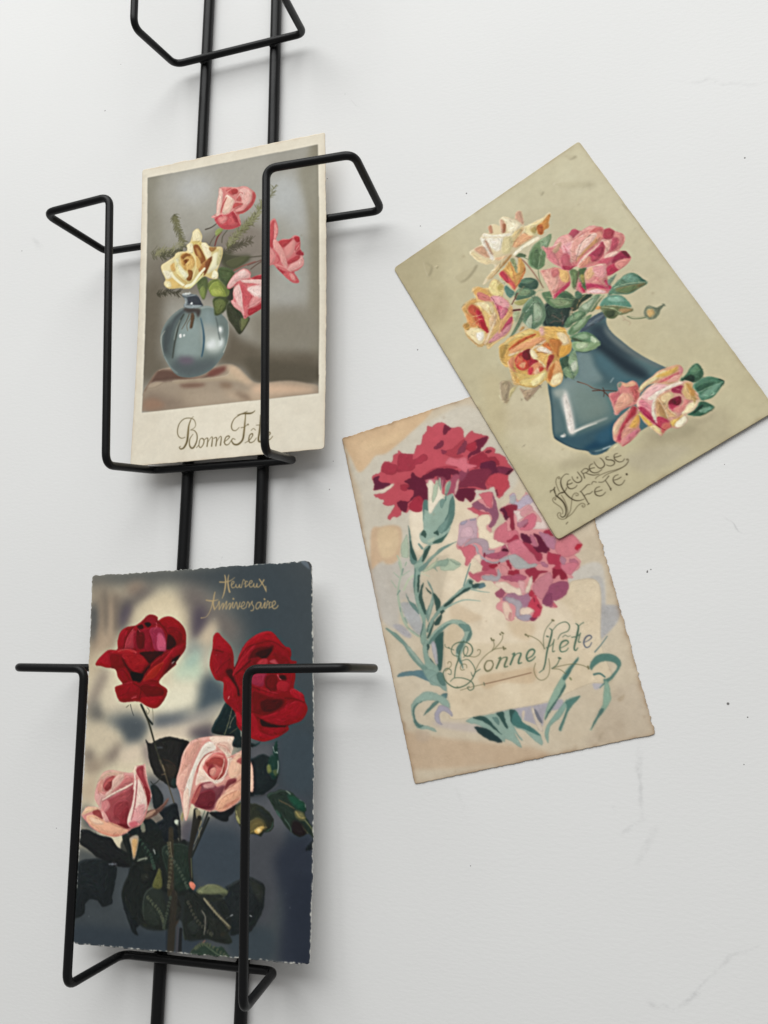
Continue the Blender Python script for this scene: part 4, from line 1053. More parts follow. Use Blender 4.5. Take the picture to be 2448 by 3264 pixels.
s 138,132,104 b 1 w 3.5|1388,1183 1352,1235 1342,1281
s 90,90,68 b 1 w 3.5|1413,1281 1339,1327
P 137,16,25 b 1|1186,562 1221,529 1267,572 1337,635 1368,710 1376,811 1406,758 1421,712 1474,626 1542,574 1625,540 1699,540 1744,575 1817,657 1860,671 1875,718 1867,764 1921,782 1903,804 1906,902 1895,986 1967,1026 1988,1085 2009,1149 1959,1226 1852,1263 1852,1295 1809,1327 1744,1359 1643,1385 1570,1372 1518,1353 1450,1307 1405,1262 1396,1189 1358,1130 1296,1076 1280,1023 1283,936 1256,916 1209,901 1170,840 1154,786 1161,718 1179,650
p c 165,21,32 b 6|1194,562 1225,540 1322,635 1353,696 1268,680 1191,637
p c 142,18,28 b 11|1183,671 1268,687 1353,730 1353,811 1309,877 1271,896 1208,821
p c 151,21,30 b 7|1161,732 1215,719 1270,822 1248,902 1194,867
p c 64,10,18 b 6|1300,836 1354,824 1369,871 1400,945 1446,1025 1401,1025 1347,917
p c 161,19,29 b 6|1489,626 1610,557 1699,543 1758,602 1817,663 1699,613 1594,630 1504,667
p c 140,18,27 b 6|1699,620 1817,663 1860,691 1867,764 1787,722
p c 170,23,34 b 3|1362,864 1414,779 1504,681 1564,635 1519,721 1444,813 1384,871
p c 90,13,21 b 9|1504,727 1564,662 1669,652 1721,647 1698,693 1609,717 1519,781
p c 55,10,16 b 7|1564,702 1669,672 1713,673 1669,739 1624,751
p c 125,16,26 b 8|1444,819 1519,748 1594,750 1550,802 1490,840
p c 175,39,48 b 3|1579,789 1624,751 1669,758 1661,805
p c 178,57,66 b 2|1683,775 1728,760 1772,774 1808,802 1728,793
p c 122,14,24 b 7|1713,707 1831,750 1874,810 1772,801
p c 140,18,27 b 5|1845,743 1918,781 1888,810
p c 140,16,26 b 9|1808,867 1903,863 1895,980 1830,953
p c 154,37,61 b 6|1535,875 1654,864 1639,956 1580,961 1528,934
p c 108,13,23 b 6|1654,884 1742,879 1757,965 1728,1003 1647,963
p c 165,27,37 b 3|1757,938 1830,933 1859,966 1815,1005 1757,991
p c 58,8,14 b 3|1764,886 1815,881 1830,920 1786,913
s c 214,106,112 b 1 w 4.8|1753,876 1771,906 1786,916
p c 151,19,28 b 6|1625,975 1713,1010 1757,1023 1742,1043 1610,1028
p c 111,13,23 b 12|1536,1000 1654,1028 1808,1063 1801,1134 1684,1159 1552,1158
p c 74,10,18 b 8|1610,1080 1742,1062 1801,1089 1743,1147 1640,1159
p c 172,23,35 b 6|1859,1005 1902,987 1967,1039 1981,1091 1902,1058
p c 153,19,29 b 9|1815,1121 1916,1084 1995,1123 1959,1200 1830,1257 1700,1243 1597,1210 1699,1179
p c 139,17,26 b 7|1604,1197 1743,1250 1845,1251 1959,1226 1859,1263 1700,1256
p c 48,9,14 b 5|1612,1217 1700,1256 1830,1270 1773,1282 1671,1276 1620,1262
p c 165,20,31 b 7|1523,1177 1582,1223 1598,1301 1672,1340 1773,1340 1643,1385 1518,1346
p c 142,17,27 b 7|1627,1288 1744,1282 1845,1283 1802,1321 1701,1340
p c 158,20,30 b 6|1282,889 1339,904 1401,985 1387,1064 1311,1050 1283,996
p c 140,18,27 b 6|1311,1063 1402,1064 1448,1144 1441,1222 1388,1157
p c 178,23,36 b 5|1396,1157 1449,1196 1450,1275 1412,1222
p c 138,16,26 b 5|1397,1222 1450,1288 1450,1314 1412,1262
s c 240,176,168 w 2.8|1322,1057 1333,1037
p c 132,16,25 b 7|1415,879 1475,893 1507,1092 1479,1223 1448,1131
s 74,10,16 b 2 w 4.1,2.7|275,638 371,631 460,646
s 178,57,66 b 1 w 3.4|209,664 297,638 401,638 468,669
s 58,8,14 b 3 w 6,3.3|749,649 762,557 739,494 665,416
s 172,50,64 b 1 w 3.3|665,413 722,388 787,387 859,427
s 42,8,12 b 2 w 4.7|484,913 511,865 602,768
s 165,37,43 b 1 w 4|602,780 673,727 800,657
s 90,12,20 b 2 w 4.8|341,630 353,549 424,464
s 208,74,88 b 1 w 3.4|425,470 375,537 349,624
s 90,12,20 b 2 w 4.1|267,804 341,811 410,887
s 172,45,52 b 1 w 3.4|281,941 346,923 426,912
s 74,10,18 b 3 w 4.7|441,919 515,963 504,1042
s 106,14,24 b 2 w 4|925,532 860,486 774,470
s 106,14,24 b 2 w 4|299,1021 371,1004 413,949
s 74,10,18 b 3 w 6.4,4.3|1376,818 1414,752 1489,660 1564,635
s 175,43,50 b 1 w 3.6|1421,712 1489,626 1549,575 1625,544 1699,541
s 90,12,20 b 2 w 4.9|1564,635 1662,612 1736,628 1816,677
s 58,8,14 b 3 w 6.4|1377,871 1444,819 1519,761
s 172,45,54 b 1 w 3.6|1190,562 1221,533 1275,579 1337,642
s 74,10,18 b 2 w 5.1|1183,664 1245,680 1276,687
s 90,12,20 b 2 w 4.9|1520,960 1595,988 1698,1016 1764,1030
s 165,37,46 b 1 w 3.5|1610,975 1684,1003 1757,1023
s 58,8,14 b 3 w 6.2,3.4|1582,1204 1671,1243 1773,1269 1852,1260
s 172,45,54 b 1 w 3.4|1866,1005 1902,990 1967,1033
s 74,10,18 b 3 w 4.8|1815,1057 1902,1064 1981,1091
s 90,12,20 b 3 w 4.8|1537,1158 1626,1178 1743,1160 1815,1121
s 74,10,18 b 2 w 4.2|1669,884 1654,950 1698,1003
s 138,24,34 b 3 w 5.5|1757,925 1830,920 1888,954
s 106,14,24 b 3 w 5|1209,854 1269,788 1338,743
s 138,58,56 b 2 w 3.8|1063,1629 1081,1559 1140,1489 1206,1463
s 244,226,208 b 1 w 3.7|1100,1697 1173,1685 1227,1695 1299,1671
s 122,42,48 b 2 w 5|1044,1812 1087,1726 1187,1696
s 137,66,61 b 2 w 3.7|1302,1757 1374,1721 1412,1693 1451,1669
s 176,104,90 b 2 w 3.7|1241,1899 1297,1813 1414,1755
s 192,122,106 b 2 w 3.1|1238,1407 1306,1425 1354,1476
s 138,48,56 b 2 w 4.5|189,1866 293,1811 405,1762 475,1731
s 122,42,48 b 2 w 3.9|195,1747 221,1694 284,1663
s 244,220,200 b 1 w 3.9|195,1848 307,1793 474,1714
s 138,58,64 b 2 w 3.8|515,1701 513,1789 499,1906 476,1994
s 176,106,84 b 2 w 3.9|132,1991 264,2023 410,2071
lettering
s 181,154,106 w 8.8,14.1,10.6,5.3|1288,69 1296,115 1289,179 1275,229 1262,256
s 181,154,106 w 10.6,8.8,6.2,3.5|1241,122 1291,125 1340,116 1379,92
s 181,154,106 w 6.2,13.2,15|1324,69 1316,116 1322,174 1332,207
s 181,154,106 w 7.9,6.2,7.9,5.3|1345,154 1369,137 1371,125 1356,125 1348,146 1354,173 1380,170 1390,149
s 181,154,106 w 7|1390,149 1393,170 1409,174 1424,151 1422,173 1438,176
s 181,154,106 w 7,5.2,7.9|1438,176 1455,120 1463,117 1477,139 1473,175
s 181,154,106 w 5.2,7.8|1461,153 1484,129 1494,134
s 181,154,106 w 7|1481,172 1505,155 1533,142 1535,128 1518,130 1509,155 1519,177 1541,171 1552,150
s 181,154,106 w 6.9|1552,150 1552,177 1569,178 1580,152 1579,179 1597,180
s 181,154,106 w 10.3,10.3,8.6,11.2,3.4|1601,119 1621,147 1640,176 1653,202 1661,224
s 181,154,106 w 4.3,4.3|1661,224 1658,177 1650,191
s 181,154,106 w 11.2,7.8,6|1641,127 1617,161 1593,182
s 181,154,106 w 7.1,11.5,10.6,12.4|1198,201 1188,239 1181,297 1193,342
s 181,154,106 w 8.9,10.6,7.1,4.4|1115,263 1160,271 1197,270 1227,264
s 181,154,106 w 8,7.1,5.3,3.5,8.9|1175,279 1164,325 1140,374 1111,401 1069,406
s 181,154,106 w 7.1|1193,342 1222,310 1237,278 1235,346
s 181,154,106 w 7|1239,343 1262,304 1275,298 1266,345
s 181,154,106 w 7|1270,337 1299,288 1305,287 1297,345 1323,307 1338,301 1328,348
s 181,154,106 w 7|1333,343 1362,291 1357,334 1372,336
s 181,154,106 w 14|1364,264 1367,265
s 181,154,106 w 7.8|1372,334 1393,292 1405,349 1426,295
s 181,154,106 w 6.9|1418,329 1448,327 1468,307 1458,293 1441,309 1437,337 1456,348 1480,336
s 181,154,106 w 6.9|1480,336 1492,298 1500,297 1509,314 1504,339
s 181,154,106 w 6,6.9,7.8|1504,339 1535,292 1533,315 1549,338 1541,363 1522,367
s 181,154,106 w 7.7|1607,304 1581,307 1567,333 1574,355 1596,344 1614,308 1612,345 1626,349
s 181,154,106 w 7.7|1626,349 1650,304 1644,348 1659,347
s 181,154,106 w 13.7|1643,280 1646,282
s 181,154,106 w 7.7,6,7.7|1659,347 1669,302 1676,297 1688,320 1683,355
s 181,154,106 w 5.1,6.8|1670,330 1694,307 1705,311
s 181,154,106 w 7.7|1693,349 1721,336 1740,319 1734,300 1717,308 1711,339 1725,359 1750,353 1763,336
p 95,106,116 b 4|1972,6 2005,1 2038,20 2047,67 2004,38
s 58,47,42 b 2 w 5.6|2005,-2 2038,10 2049,54
'''
ART['A'] = '''
p 198,189,156 b 200|691,-279 1857,40 2023,1768 1561,1885 1400,810 699,520
p 201,192,160 b 169|1649,25 1794,147 1806,830 1553,729
p 185,173,136 b 72|-15,-26 423,-6 349,253 181,639 -32,609
p 178,166,130 b 16 a 0.2|1444,188 1572,267 1700,412 1572,339 1470,255
p 168,156,121 b 10 a 0.2|1305,181 1348,202 1315,220
p 170,156,120 b 12 a 0.18|389,387 500,394 599,419 501,472 412,469
p 163,148,111 b 8 a 0.18|292,209 330,212 308,237
p 181,168,131 b 12 a 0.2|239,116 284,203 211,252
p 165,151,117 b 12 a 0.18|1629,22 1711,104 1652,95
p 179,167,132 b 27 a 0.2|996,235 1290,339 1543,569 1676,976 1586,780 1225,597
p 188,174,139 b 19 a 0.18|1773,678 1799,875 1786,964 1743,830
p 207,195,161 b 62|248,1473 516,1695 368,1994 488,2216 294,2211 104,1963 76,1654
p 198,184,144 b 64|160,1260 279,1419 65,1793 -5,1673
p 181,165,130 b 32 a 0.2|86,1587 276,1664 370,1852 194,1806 76,1654
p 168,152,119 b 2 a 0.2|316,1606 334,1611 321,1621
p 168,152,119 b 2 a 0.2|146,1937 162,1944 151,1951
p 185,173,139 b 48|975,2358 1287,2457 1446,2496 1526,2522 1394,2731 1037,2563 858,2446
p 143,132,104 b 48 a 0.45|960,2341 1052,2437 1161,2461 1269,2486 1261,2548 1125,2519 1005,2474
p 163,150,122 b 28 a 0.45|1272,2432 1331,2486 1444,2480 1440,2505 1313,2515
p 187,176,145 b 39|738,2436 1007,2510 1168,2649 814,2622
p 166,154,124 b 32 a 0.45|329,2200 478,2258 586,2339 525,2355 393,2314 289,2269
P 83,112,114 b 3|577,1590 761,1472 901,1406 963,1391 1054,1351 1123,1348 1185,1355 1206,1375 1207,1402 1177,1440 1163,1491 1167,1561 1190,1652 1219,1755 1271,1880 1345,2018 1358,2049 1202,2097 1140,2301 937,2324 731,2306 658,2321 587,2312 546,2282 536,2244 473,2185 420,2108 384,2034 385,1999 405,1948 487,1785
p c 128,147,144 b 70|635,1630 745,1670 808,1787 793,1922 639,1961 575,1846 533,1781
p c 114,134,127 b 69|699,1748 847,1887 870,2011 791,2100 590,2043 606,1939
p c 62,88,95 b 70|924,1423 963,1527 1023,1865 901,1852 901,1631 862,1529
p c 72,107,117 b 46|967,1619 1047,1662 1077,1829 1128,2010 992,1916 939,1733
p c 113,135,135 b 28|851,1536 944,1581 922,1706 913,1831 808,1787 783,1696
p c 47,63,74 b 47|1041,1395 1150,1436 1150,1512 1156,1590 1207,1775 1159,1800 1083,1657 1034,1518
p c 60,77,86 b 46|1077,1623 1149,1763 1216,1971 1114,1928 1073,1783
p c 104,115,114 b 23|1174,1446 1160,1496 1178,1607 1240,1784 1349,2021 1331,2030 1194,1796 1138,1630 1129,1504
p c 36,50,60 b 35|965,1468 1054,1540 1137,1784 1210,1981 1166,2000 1090,1861 1024,1645
p c 88,113,116 b 28|560,1689 558,1761 465,1988 421,1994 412,1952
s c 47,68,75 b 12 w 9.4|556,1649 461,1841 386,1992 391,2046
p c 56,89,102 b 27|387,2007 501,2083 613,2115 821,2156 961,2180 886,2304 731,2306 561,2257 423,2103
p c 31,69,93 b 27|523,2211 688,2207 863,2184 937,2220 889,2299 704,2288 587,2267
p c 48,90,112 b 27|641,2177 776,2168 821,2156 761,2256 658,2258
s c 38,54,69 b 7 w 8.1|381,2017 420,2108 473,2185 541,2247
p c 228,220,210 b 23|608,1744 641,1745 619,1839 581,1958 530,2067 494,2050 530,1945 567,1825
p c 243,233,222 b 7|607,1780 626,1771 588,1913 535,2049 500,2040 549,1901
s c 230,223,210 b 12 w 17.3,11.5,4.6|516,2058 608,2069 696,2086 788,2105
s c 240,232,218 b 5 w 6.9,3.5|533,2062 634,2080 702,2097
p c 232,228,220 b 6|433,2031 460,2041 452,2054 427,2041
p c 156,166,157 b 24|568,1687 634,1733 593,1770 555,1744
p c 61,90,103 b 7|538,2252 605,2292 692,2308 741,2312 716,2331 622,2318 559,2294
s c 148,169,169 b 4 w 4.5|581,2277 646,2299 718,2308
s c 223,230,228 b 3 w 4.5|637,2293 695,2303
p c 74,89,99 b 8|973,1398 1054,1351 1123,1348 1185,1355 1206,1375 1207,1402 1142,1415 1073,1410 1024,1413
s c 143,154,156 b 6 w 5.9|1037,1391 1116,1381 1200,1385
s c 96,111,118 b 5 w 4.7|1062,1394 1138,1389
s c 192,204,204 b 2 w 2.3,1.2|987,1861 950,1879
p 44,59,54 b 10|805,1106 885,1040 1018,1093 1093,1195 984,1207 901,1292 831,1249 770,1189
p 51,68,60 b 6|861,1070 993,1136 977,1232 894,1280 799,1210
s 109,74,64 b 2 w 4.2|937,1173 921,1223 885,1273
s 138,106,88 b 2 w 3|867,1152 894,1211 907,1258
s 122,92,80 b 2 w 3.6|818,1201 856,1206 891,1239
s 154,141,138 b 2 w 2.4|945,1217 909,1244
P 111,138,95 b 1|1207,554 1177,600 1116,650 1065,708 1029,752 978,757 949,723 934,663 984,596 1038,556 1108,545 1154,549
p c 90,118,80 b 7|986,598 1059,605 981,739 945,680
p c 139,161,124 b 6|1117,553 1194,564 1130,628 1083,624
s c 157,177,138 b 1 w 2.5|1160,586 1080,629 978,745
s 90,111,74 b 1 w 3.1|974,750 947,810 927,891
s 138,95,76 b 2 w 8.8,6.3|884,543 913,615 926,714 929,828 927,914
s 169,118,95 b 1 w 3.1|892,553 920,628 929,756
p 92,111,80 b 2|887,537 926,543 955,590 939,594 900,564
s 109,131,99 b 1 w 6.3,2.5|929,586 955,639 987,680
p 198,184,146 b 4|698,620 721,654 711,695 691,680
p 63,90,74 b 2|780,772 835,749 897,788 919,845 881,887 820,849 777,801
p 95,125,99 b 2|800,762 855,764 897,812 855,812
p 91,128,112 b 2|671,729 698,718 712,768 724,809 677,830 662,795
P 85,117,90 b 1|714,826 761,805 816,831 855,884 857,917 807,919 749,899 701,872
p c 125,150,112 b 5|758,811 831,866 807,895 745,857
p 163,159,95 b 4|677,878 749,899 800,930 739,940 694,922
P 110,139,108 b 1|829,928 862,968 859,1044 830,1117 784,1161 715,1172 678,1153 660,1101 656,1036 699,973 755,936
p c 152,172,141 b 8|802,987 827,1052 793,1121 731,1122
p c 88,119,92 b 6|699,973 781,987 719,1082 673,1079
p c 179,192,164 b 5|673,1079 743,1053 699,1129 667,1137
s c 63,90,68 b 1 w 3.7|829,935 774,1013 689,1153
s 192,204,176 b 1 w 2.5|804,972 714,1008
s 143,166,132 b 1 w 3.1|829,928 881,911 913,927
P 93,122,85 b 1|895,946 935,960 999,992 1064,1056 1083,1149 1049,1185 992,1166 922,1123 897,1073 886,1010
p c 134,153,111 b 7|922,1029 1005,1098 1039,1155 946,1117
p c 72,99,74 b 6|989,1008 1049,1069 1074,1142 1008,1093
s 174,181,130 b 1 w 3|903,991 988,1070 1080,1154
s 154,138,104 b 2 w 6.2|648,880 714,850 808,809
s 107,58,53 b 1 w 6.2|655,885 743,824
s 95,47,48 b 2 w 16.2|632,932 684,962
p 108,128,98 b 2|500,1125 579,1073 664,1010 701,982 688,1028 598,1087 524,1119
s 79,106,76 b 2 w 6.2|503,1119 601,1058 691,999
p 169,174,132 b 3|632,955 675,979 614,1036 607,1000
p 193,147,88 b 3|591,1113 629,1094 638,1116 600,1120
P 223,203,160 b 1|596,278 656,275 711,280 721,276 726,229 746,219 774,208 812,230 830,185 864,178 894,201 912,233 932,190 965,178 996,199 1035,255 1080,215 1108,216 1119,246 1095,312 1074,361 1122,375 1182,381 1232,392 1287,382 1292,410 1241,461 1226,498 1179,495 1158,519 1136,509 1124,492 1114,534 1082,541 991,528 916,535 868,547 833,545 730,564 620,594 547,596 596,560 697,522 698,482 658,463 617,395 600,323
p c 201,144,111 b 3|830,185 860,184 837,249 817,234
p c 217,169,138 b 3|943,190 960,237 928,304 897,296
p c 176,112,79 b 3|938,237 960,255 935,293 907,304
p c 204,156,128 b 6|1071,217 1112,233 1075,346 1061,309 1045,263
p c 233,219,184 b 7|968,185 1032,261 1061,334 1056,355 969,370 950,305 969,245
p c 216,189,132 b 6|959,362 1048,357 1047,382 985,416 912,458
p c 239,227,201 b 3|774,208 837,275 943,341 938,362 827,292 761,231
p c 236,226,204 b 8|746,245 824,298 890,358 848,408 788,411 758,338
p c 216,199,146 b 8|880,350 941,381 907,454 858,490 811,446
p c 199,156,128 b 3|756,253 761,307 737,438 716,438 732,334
p c 240,230,210 b 3|734,227 748,255 735,353 736,453 714,453 710,384 718,281
p c 207,157,124 b 7|644,283 713,303 715,388 709,424 669,368
p c 233,210,160 b 5|598,288 633,316 661,395 703,461 661,458 617,395
p c 231,185,140 b 7|736,453 815,490 859,499 769,495
p c 227,168,120 b 7|930,439 1031,411 1096,470 1056,488 988,484 920,480
s c 184,116,76 b 2 w 4.5|903,459 969,420 1059,374
p c 230,211,156 b 6|1067,373 1153,407 1115,485 1070,466 1054,420
p c 184,160,96 b 5|1099,415 1143,424 1117,470 1092,451
p c 240,228,196 b 3|887,513 978,501 1102,507 1114,534 991,528 887,537
p c 208,138,68 b 5|1156,426 1221,412 1290,400 1241,461 1221,495 1179,495 1153,515 1128,487
p c 185,96,47 b 4|1148,428 1186,434 1178,485 1148,511 1133,491
p c 240,212,154 b 2|1119,381 1210,394 1277,386 1217,417 1154,417
p c 191,143,85 b 3|625,573 743,541 854,508 851,526 751,564 654,596
p c 220,191,140 b 3|601,563 707,529 802,512 736,552 631,586
p c 168,127,76 b 2|681,575 753,548 730,564 673,601
P 217,160,83 b 1|698,600 766,575 830,550 828,615 829,639 827,678 894,575 910,620 894,689 868,717 811,755 753,783 731,790 721,727 708,677
p c 214,92,85 b 7|700,598 743,590 753,647 761,757 736,787 721,703
p c 201,65,79 b 5|705,594 737,601 737,699 711,695
p c 233,180,92 b 8|802,586 809,624 786,688 775,647
p c 194,106,60 b 5|903,656 888,701 834,740 769,779 762,766 858,710
s c 184,90,60 b 2 w 3.8|827,556 809,624 770,740
p 138,143,98 b 2|833,545 864,552 851,624 822,675 820,641 827,605
s 184,189,148 b 1 w 3.2|862,575 840,631 825,669
P 217,128,125 b 1|1097,603 1124,636 1168,654 1210,630 1263,623 1317,641 1357,627 1380,634 1401,679 1453,683 1494,695 1553,755 1553,778 1591,793 1613,846 1647,900 1634,954 1579,990 1548,998 1587,1032 1594,1065 1592,1111 1544,1136 1468,1141 1374,1132 1388,1087 1364,1037 1284,968 1251,955 1222,913 1168,911 1132,880 1114,830 1093,782 1079,723 1093,677
p c 185,79,96 b 5|1319,638 1358,624 1401,679 1349,698 1319,691
p c 232,163,154 b 8|1188,645 1264,632 1323,662 1314,711 1266,723 1198,686
p c 199,154,124 b 5|1141,690 1206,660 1237,667 1190,712 1137,719
p c 234,165,166 b 8|1228,693 1311,717 1318,763 1257,796 1206,789 1207,741
p c 200,96,108 b 8|1156,782 1215,763 1222,833 1181,913 1143,884 1139,833
p c 217,124,128 b 7|1104,621 1138,671 1141,771 1122,828 1086,736
p c 184,64,85 b 3|1141,842 1194,891 1225,907 1168,911 1132,880
s c 179,71,90 b 1 w 3.1|1234,689 1231,736 1220,824 1216,900
p c 231,162,148 b 7|1317,706 1450,689 1547,754 1504,837 1431,835 1318,843 1215,868 1235,811
p c 240,192,176 b 5|1287,803 1363,766 1477,758 1482,795 1381,828 1286,851
p c 217,154,106 b 5|1318,843 1431,812 1490,793 1472,835 1368,850 1241,880
s c 140,114,104 b 1 w 2.4|1248,869 1312,807 1363,766 1452,755
s c 192,92,96 b 2 w 3.7|1317,706 1399,706 1475,716
p c 207,106,102 b 4|1452,731 1509,727 1547,765 1508,831 1478,824 1495,773
p c 224,145,127 b 3|1498,768 1530,793 1496,838 1467,831
p c 242,200,184 b 2|1235,915 1323,879 1440,866 1498,847 1500,866 1436,895 1329,916 1263,936
p c 191,74,92 b 5|1342,894 1433,877 1491,858 1493,900 1429,962 1353,966 1334,919
p c 168,58,80 b 3|1367,897 1455,886 1465,925 1406,944
p c 213,138,114 b 5|1247,916 1339,899 1351,924 1322,950 1256,947
p c 233,172,156 b 3|1506,846 1562,886 1534,932 1470,961 1450,961 1487,911
p c 178,65,79 b 7|1549,784 1590,795 1611,849 1564,883 1513,844
p c 218,136,128 b 8|1608,854 1648,909 1623,961 1554,987 1507,966 1556,917
p c 192,80,96 b 7|1564,883 1600,912 1560,967 1502,963
s c 240,192,172 b 1 w 3|1613,846 1649,907 1628,958
p c 239,191,174 b 5|1443,972 1505,981 1549,1007 1495,1020 1439,1001
p c 162,48,74 b 6|1479,1024 1572,1024 1594,1065 1588,1107 1518,1069 1456,1061
p c 110,35,52 b 3|1563,1017 1596,1051 1590,1093 1570,1071
p c 207,90,106 b 7|1371,980 1443,995 1491,1025 1423,1051
p c 188,56,80 b 7|1401,1066 1478,1070 1542,1096 1476,1139 1378,1126
p c 224,138,128 b 5|1475,1075 1548,1085 1584,1113 1539,1133 1472,1135
P 221,138,128 b 1|982,777 1018,793 1076,813 1112,844 1135,886 1158,912 1118,1008 1064,1030 999,1036 947,1044 952,1001 963,922 971,849
p c 228,176,108 b 7|1101,852 1152,915 1115,990 1073,958 1081,885
p c 230,167,150 b 10|997,805 1061,837 1054,943 977,980 968,926
p c 192,64,90 b 6|979,1013 1047,1001 1122,995 1096,1023 1012,1038 955,1042
p c 207,114,112 b 6|1047,827 1096,848 1086,888 1032,887
s c 240,200,160 b 2 w 4.3|983,782 979,871 966,964 948,1030
P 222,143,134 b 1|1241,1007 1281,974 1337,993 1415,1030 1384,1099 1360,1167 1351,1238 1339,1268 1293,1245 1199,1178 1178,1147 1201,1086
p c 228,176,128 b 8|1249,1005 1312,990 1346,1023 1282,1062 1229,1060
p c 194,60,92 b 7|1209,1084 1260,1122 1314,1187 1341,1254 1311,1215 1234,1142 1191,1125
p c 231,154,154 b 8|1318,1002 1409,1040 1375,1108 1322,1107
p c 240,196,192 b 3|1190,1148 1256,1174 1298,1237 1210,1183
p c 181,48,80 b 3|1340,1144 1358,1181 1342,1262 1333,1201
s c 243,208,184 b 1 w 3.6|1278,979 1346,1000 1414,1037
s c 192,80,96 b 2 w 3.6|1294,1086 1306,1157 1307,1244
P 217,122,128 b 1|1122,1105 1143,1058 1197,1012 1201,1039 1186,1122 1170,1149
p c 194,48,80 b 3|1176,1059 1175,1129 1159,1133 1162,1072
p 108,127,82 b 2|1165,917 1204,931 1208,982 1167,1029 1121,1073 1115,1037 1142,979
p 85,107,69 b 2|1228,949 1281,974 1241,1007 1214,1064 1184,1136 1180,1086 1197,1012
p 160,148,78 b 3|1211,1000 1238,1012 1202,1072 1195,1050
s 127,148,104 b 2 w 4.3|1198,942 1153,1018 1116,1069
s 106,58,58 b 2 w 4.9|1218,965 1173,1018 1127,1062
P 95,130,104 b 1|1365,1225 1419,1212 1478,1202 1525,1211 1556,1246 1572,1305 1586,1358 1525,1361 1437,1356 1380,1321 1325,1280 1291,1270 1327,1243
p c 111,154,132 b 7|1459,1211 1520,1219 1552,1274 1527,1294 1469,1250
p c 47,86,72 b 6|1558,1264 1578,1317 1580,1357 1554,1314
p c 122,111,72 b 7|1366,1257 1472,1298 1571,1350 1504,1353 1404,1324
p c 102,122,80 b 6|1356,1272 1460,1297 1514,1337 1434,1339
s c 179,189,152 b 1 w 2.4|1360,1244 1456,1271 1585,1349
p 124,143,120 b 3|1355,1164 1399,1158 1439,1157 1379,1190 1345,1203
s 154,154,120 b 1 w 2.4|1431,1159 1370,1206
P 95,143,120 b 1|1210,1294 1263,1272 1322,1285 1378,1335 1393,1407 1388,1453 1339,1409 1280,1354 1210,1317
p c 134,176,154 b 6|1282,1286 1361,1330 1369,1382 1296,1328
P 106,117,80 b 1|1196,1307 1250,1339 1329,1405 1388,1479 1349,1480 1294,1463 1261,1431 1276,1449 1233,1456 1193,1411 1196,1352
p c 169,138,92 b 6|1310,1414 1390,1477 1335,1470 1303,1447
p c 68,81,56 b 6|1209,1362 1273,1410 1227,1444 1198,1415
s c 176,184,140 b 1 w 2.4|1207,1322 1262,1374 1300,1452
p 213,154,85 b 3|1161,1304 1189,1297 1202,1319 1179,1325
P 125,146,114 b 1|1050,1237 1096,1217 1157,1216 1208,1208 1252,1225 1231,1248 1170,1272 1114,1300 1076,1295
p c 169,185,154 b 5|1090,1228 1155,1230 1199,1224 1152,1259 1105,1270
s 80,104,74 b 2 w 4.8|1108,1287 1136,1308 1198,1270
p 109,127,88 b 3|1126,1301 1183,1274 1233,1257 1276,1251 1207,1277 1148,1310
p 59,74,58 b 4|1087,1141 1159,1156 1202,1196 1105,1201 1052,1223 1014,1218 1038,1167
s 176,144,96 b 1 w 3.6|1156,1161 1101,1174 1054,1209
s 138,106,80 b 1 w 3|1022,1193 1000,1231
p 85,115,90 b 2|1105,1100 1128,1094 1144,1137 1115,1162 1090,1135
P 92,125,90 b 1|905,1277 957,1246 1030,1238 1070,1260 1086,1302 1026,1312 976,1306 929,1317 902,1305
p c 127,155,116 b 6|961,1264 1033,1255 1070,1283 998,1291
P 106,138,98 b 1|898,1341 970,1316 1039,1313 1117,1329 1067,1357 1006,1381 941,1387 899,1379
p c 147,171,132 b 7|957,1338 1061,1322 1079,1335 1010,1361 954,1366
s 64,90,66 b 1 w 3|907,1286 964,1304 1039,1313
P 99,135,98 b 1|885,1392 938,1392 1002,1420 1038,1472 1050,1541 1050,1563 975,1510 907,1445
p c 143,172,134 b 6|926,1414 994,1433 1007,1480 954,1457
p c 174,192,158 b 3|1022,1476 1047,1524 1048,1555 1006,1525
p c 72,90,64 b 5|894,1399 926,1436 960,1491 897,1439
P 134,162,116 b 1|880,1434 960,1491 1048,1566 1012,1581 963,1576 901,1546 860,1502
p c 179,196,156 b 6|907,1468 972,1515 935,1533 888,1500
s 47,68,56 b 2 w 4.1|863,1508 916,1565 963,1576
P 111,140,102 b 1|785,1539 835,1499 860,1502 832,1594 800,1661 767,1682 739,1662 760,1603
p c 176,191,162 b 6|788,1578 823,1588 801,1647 767,1638
p 71,96,74 b 4|726,1512 791,1506 780,1558 748,1624 693,1660 699,1605
p 127,154,114 b 2|713,1588 754,1587 751,1637 737,1694 711,1661 704,1626
P 134,160,124 b 1|783,1548 862,1507 835,1585 803,1651 775,1676 740,1696 748,1642 763,1594
p c 195,206,180 b 6|779,1590 831,1582 807,1639 768,1642
s c 60,86,70 b 1 w 3.5|770,1583 751,1659 743,1691
s 46,58,52 b 1 w 4.7|741,1693 757,1678
s 119,128,95 b 1 w 9.3,7,11.6|1324,1500 1346,1539 1386,1568 1437,1591
s 154,160,124 b 1 w 2.9|1334,1504 1378,1551 1435,1574
P 123,130,104 b 1|1441,1541 1474,1520 1505,1532 1540,1569 1598,1579 1545,1603 1518,1627 1475,1634 1437,1613 1432,1572
p c 200,164,104 b 7|1462,1549 1503,1557 1494,1603 1451,1600
s c 86,98,78 b 1 w 4.6|1505,1543 1534,1580 1585,1580
s 169,138,114 b 2 a 0.7 w 3.5,1.7|1294,1463 1298,1511 1317,1555 1295,1569
s 169,138,114 b 2 a 0.7 w 2.3|1298,1511 1278,1511
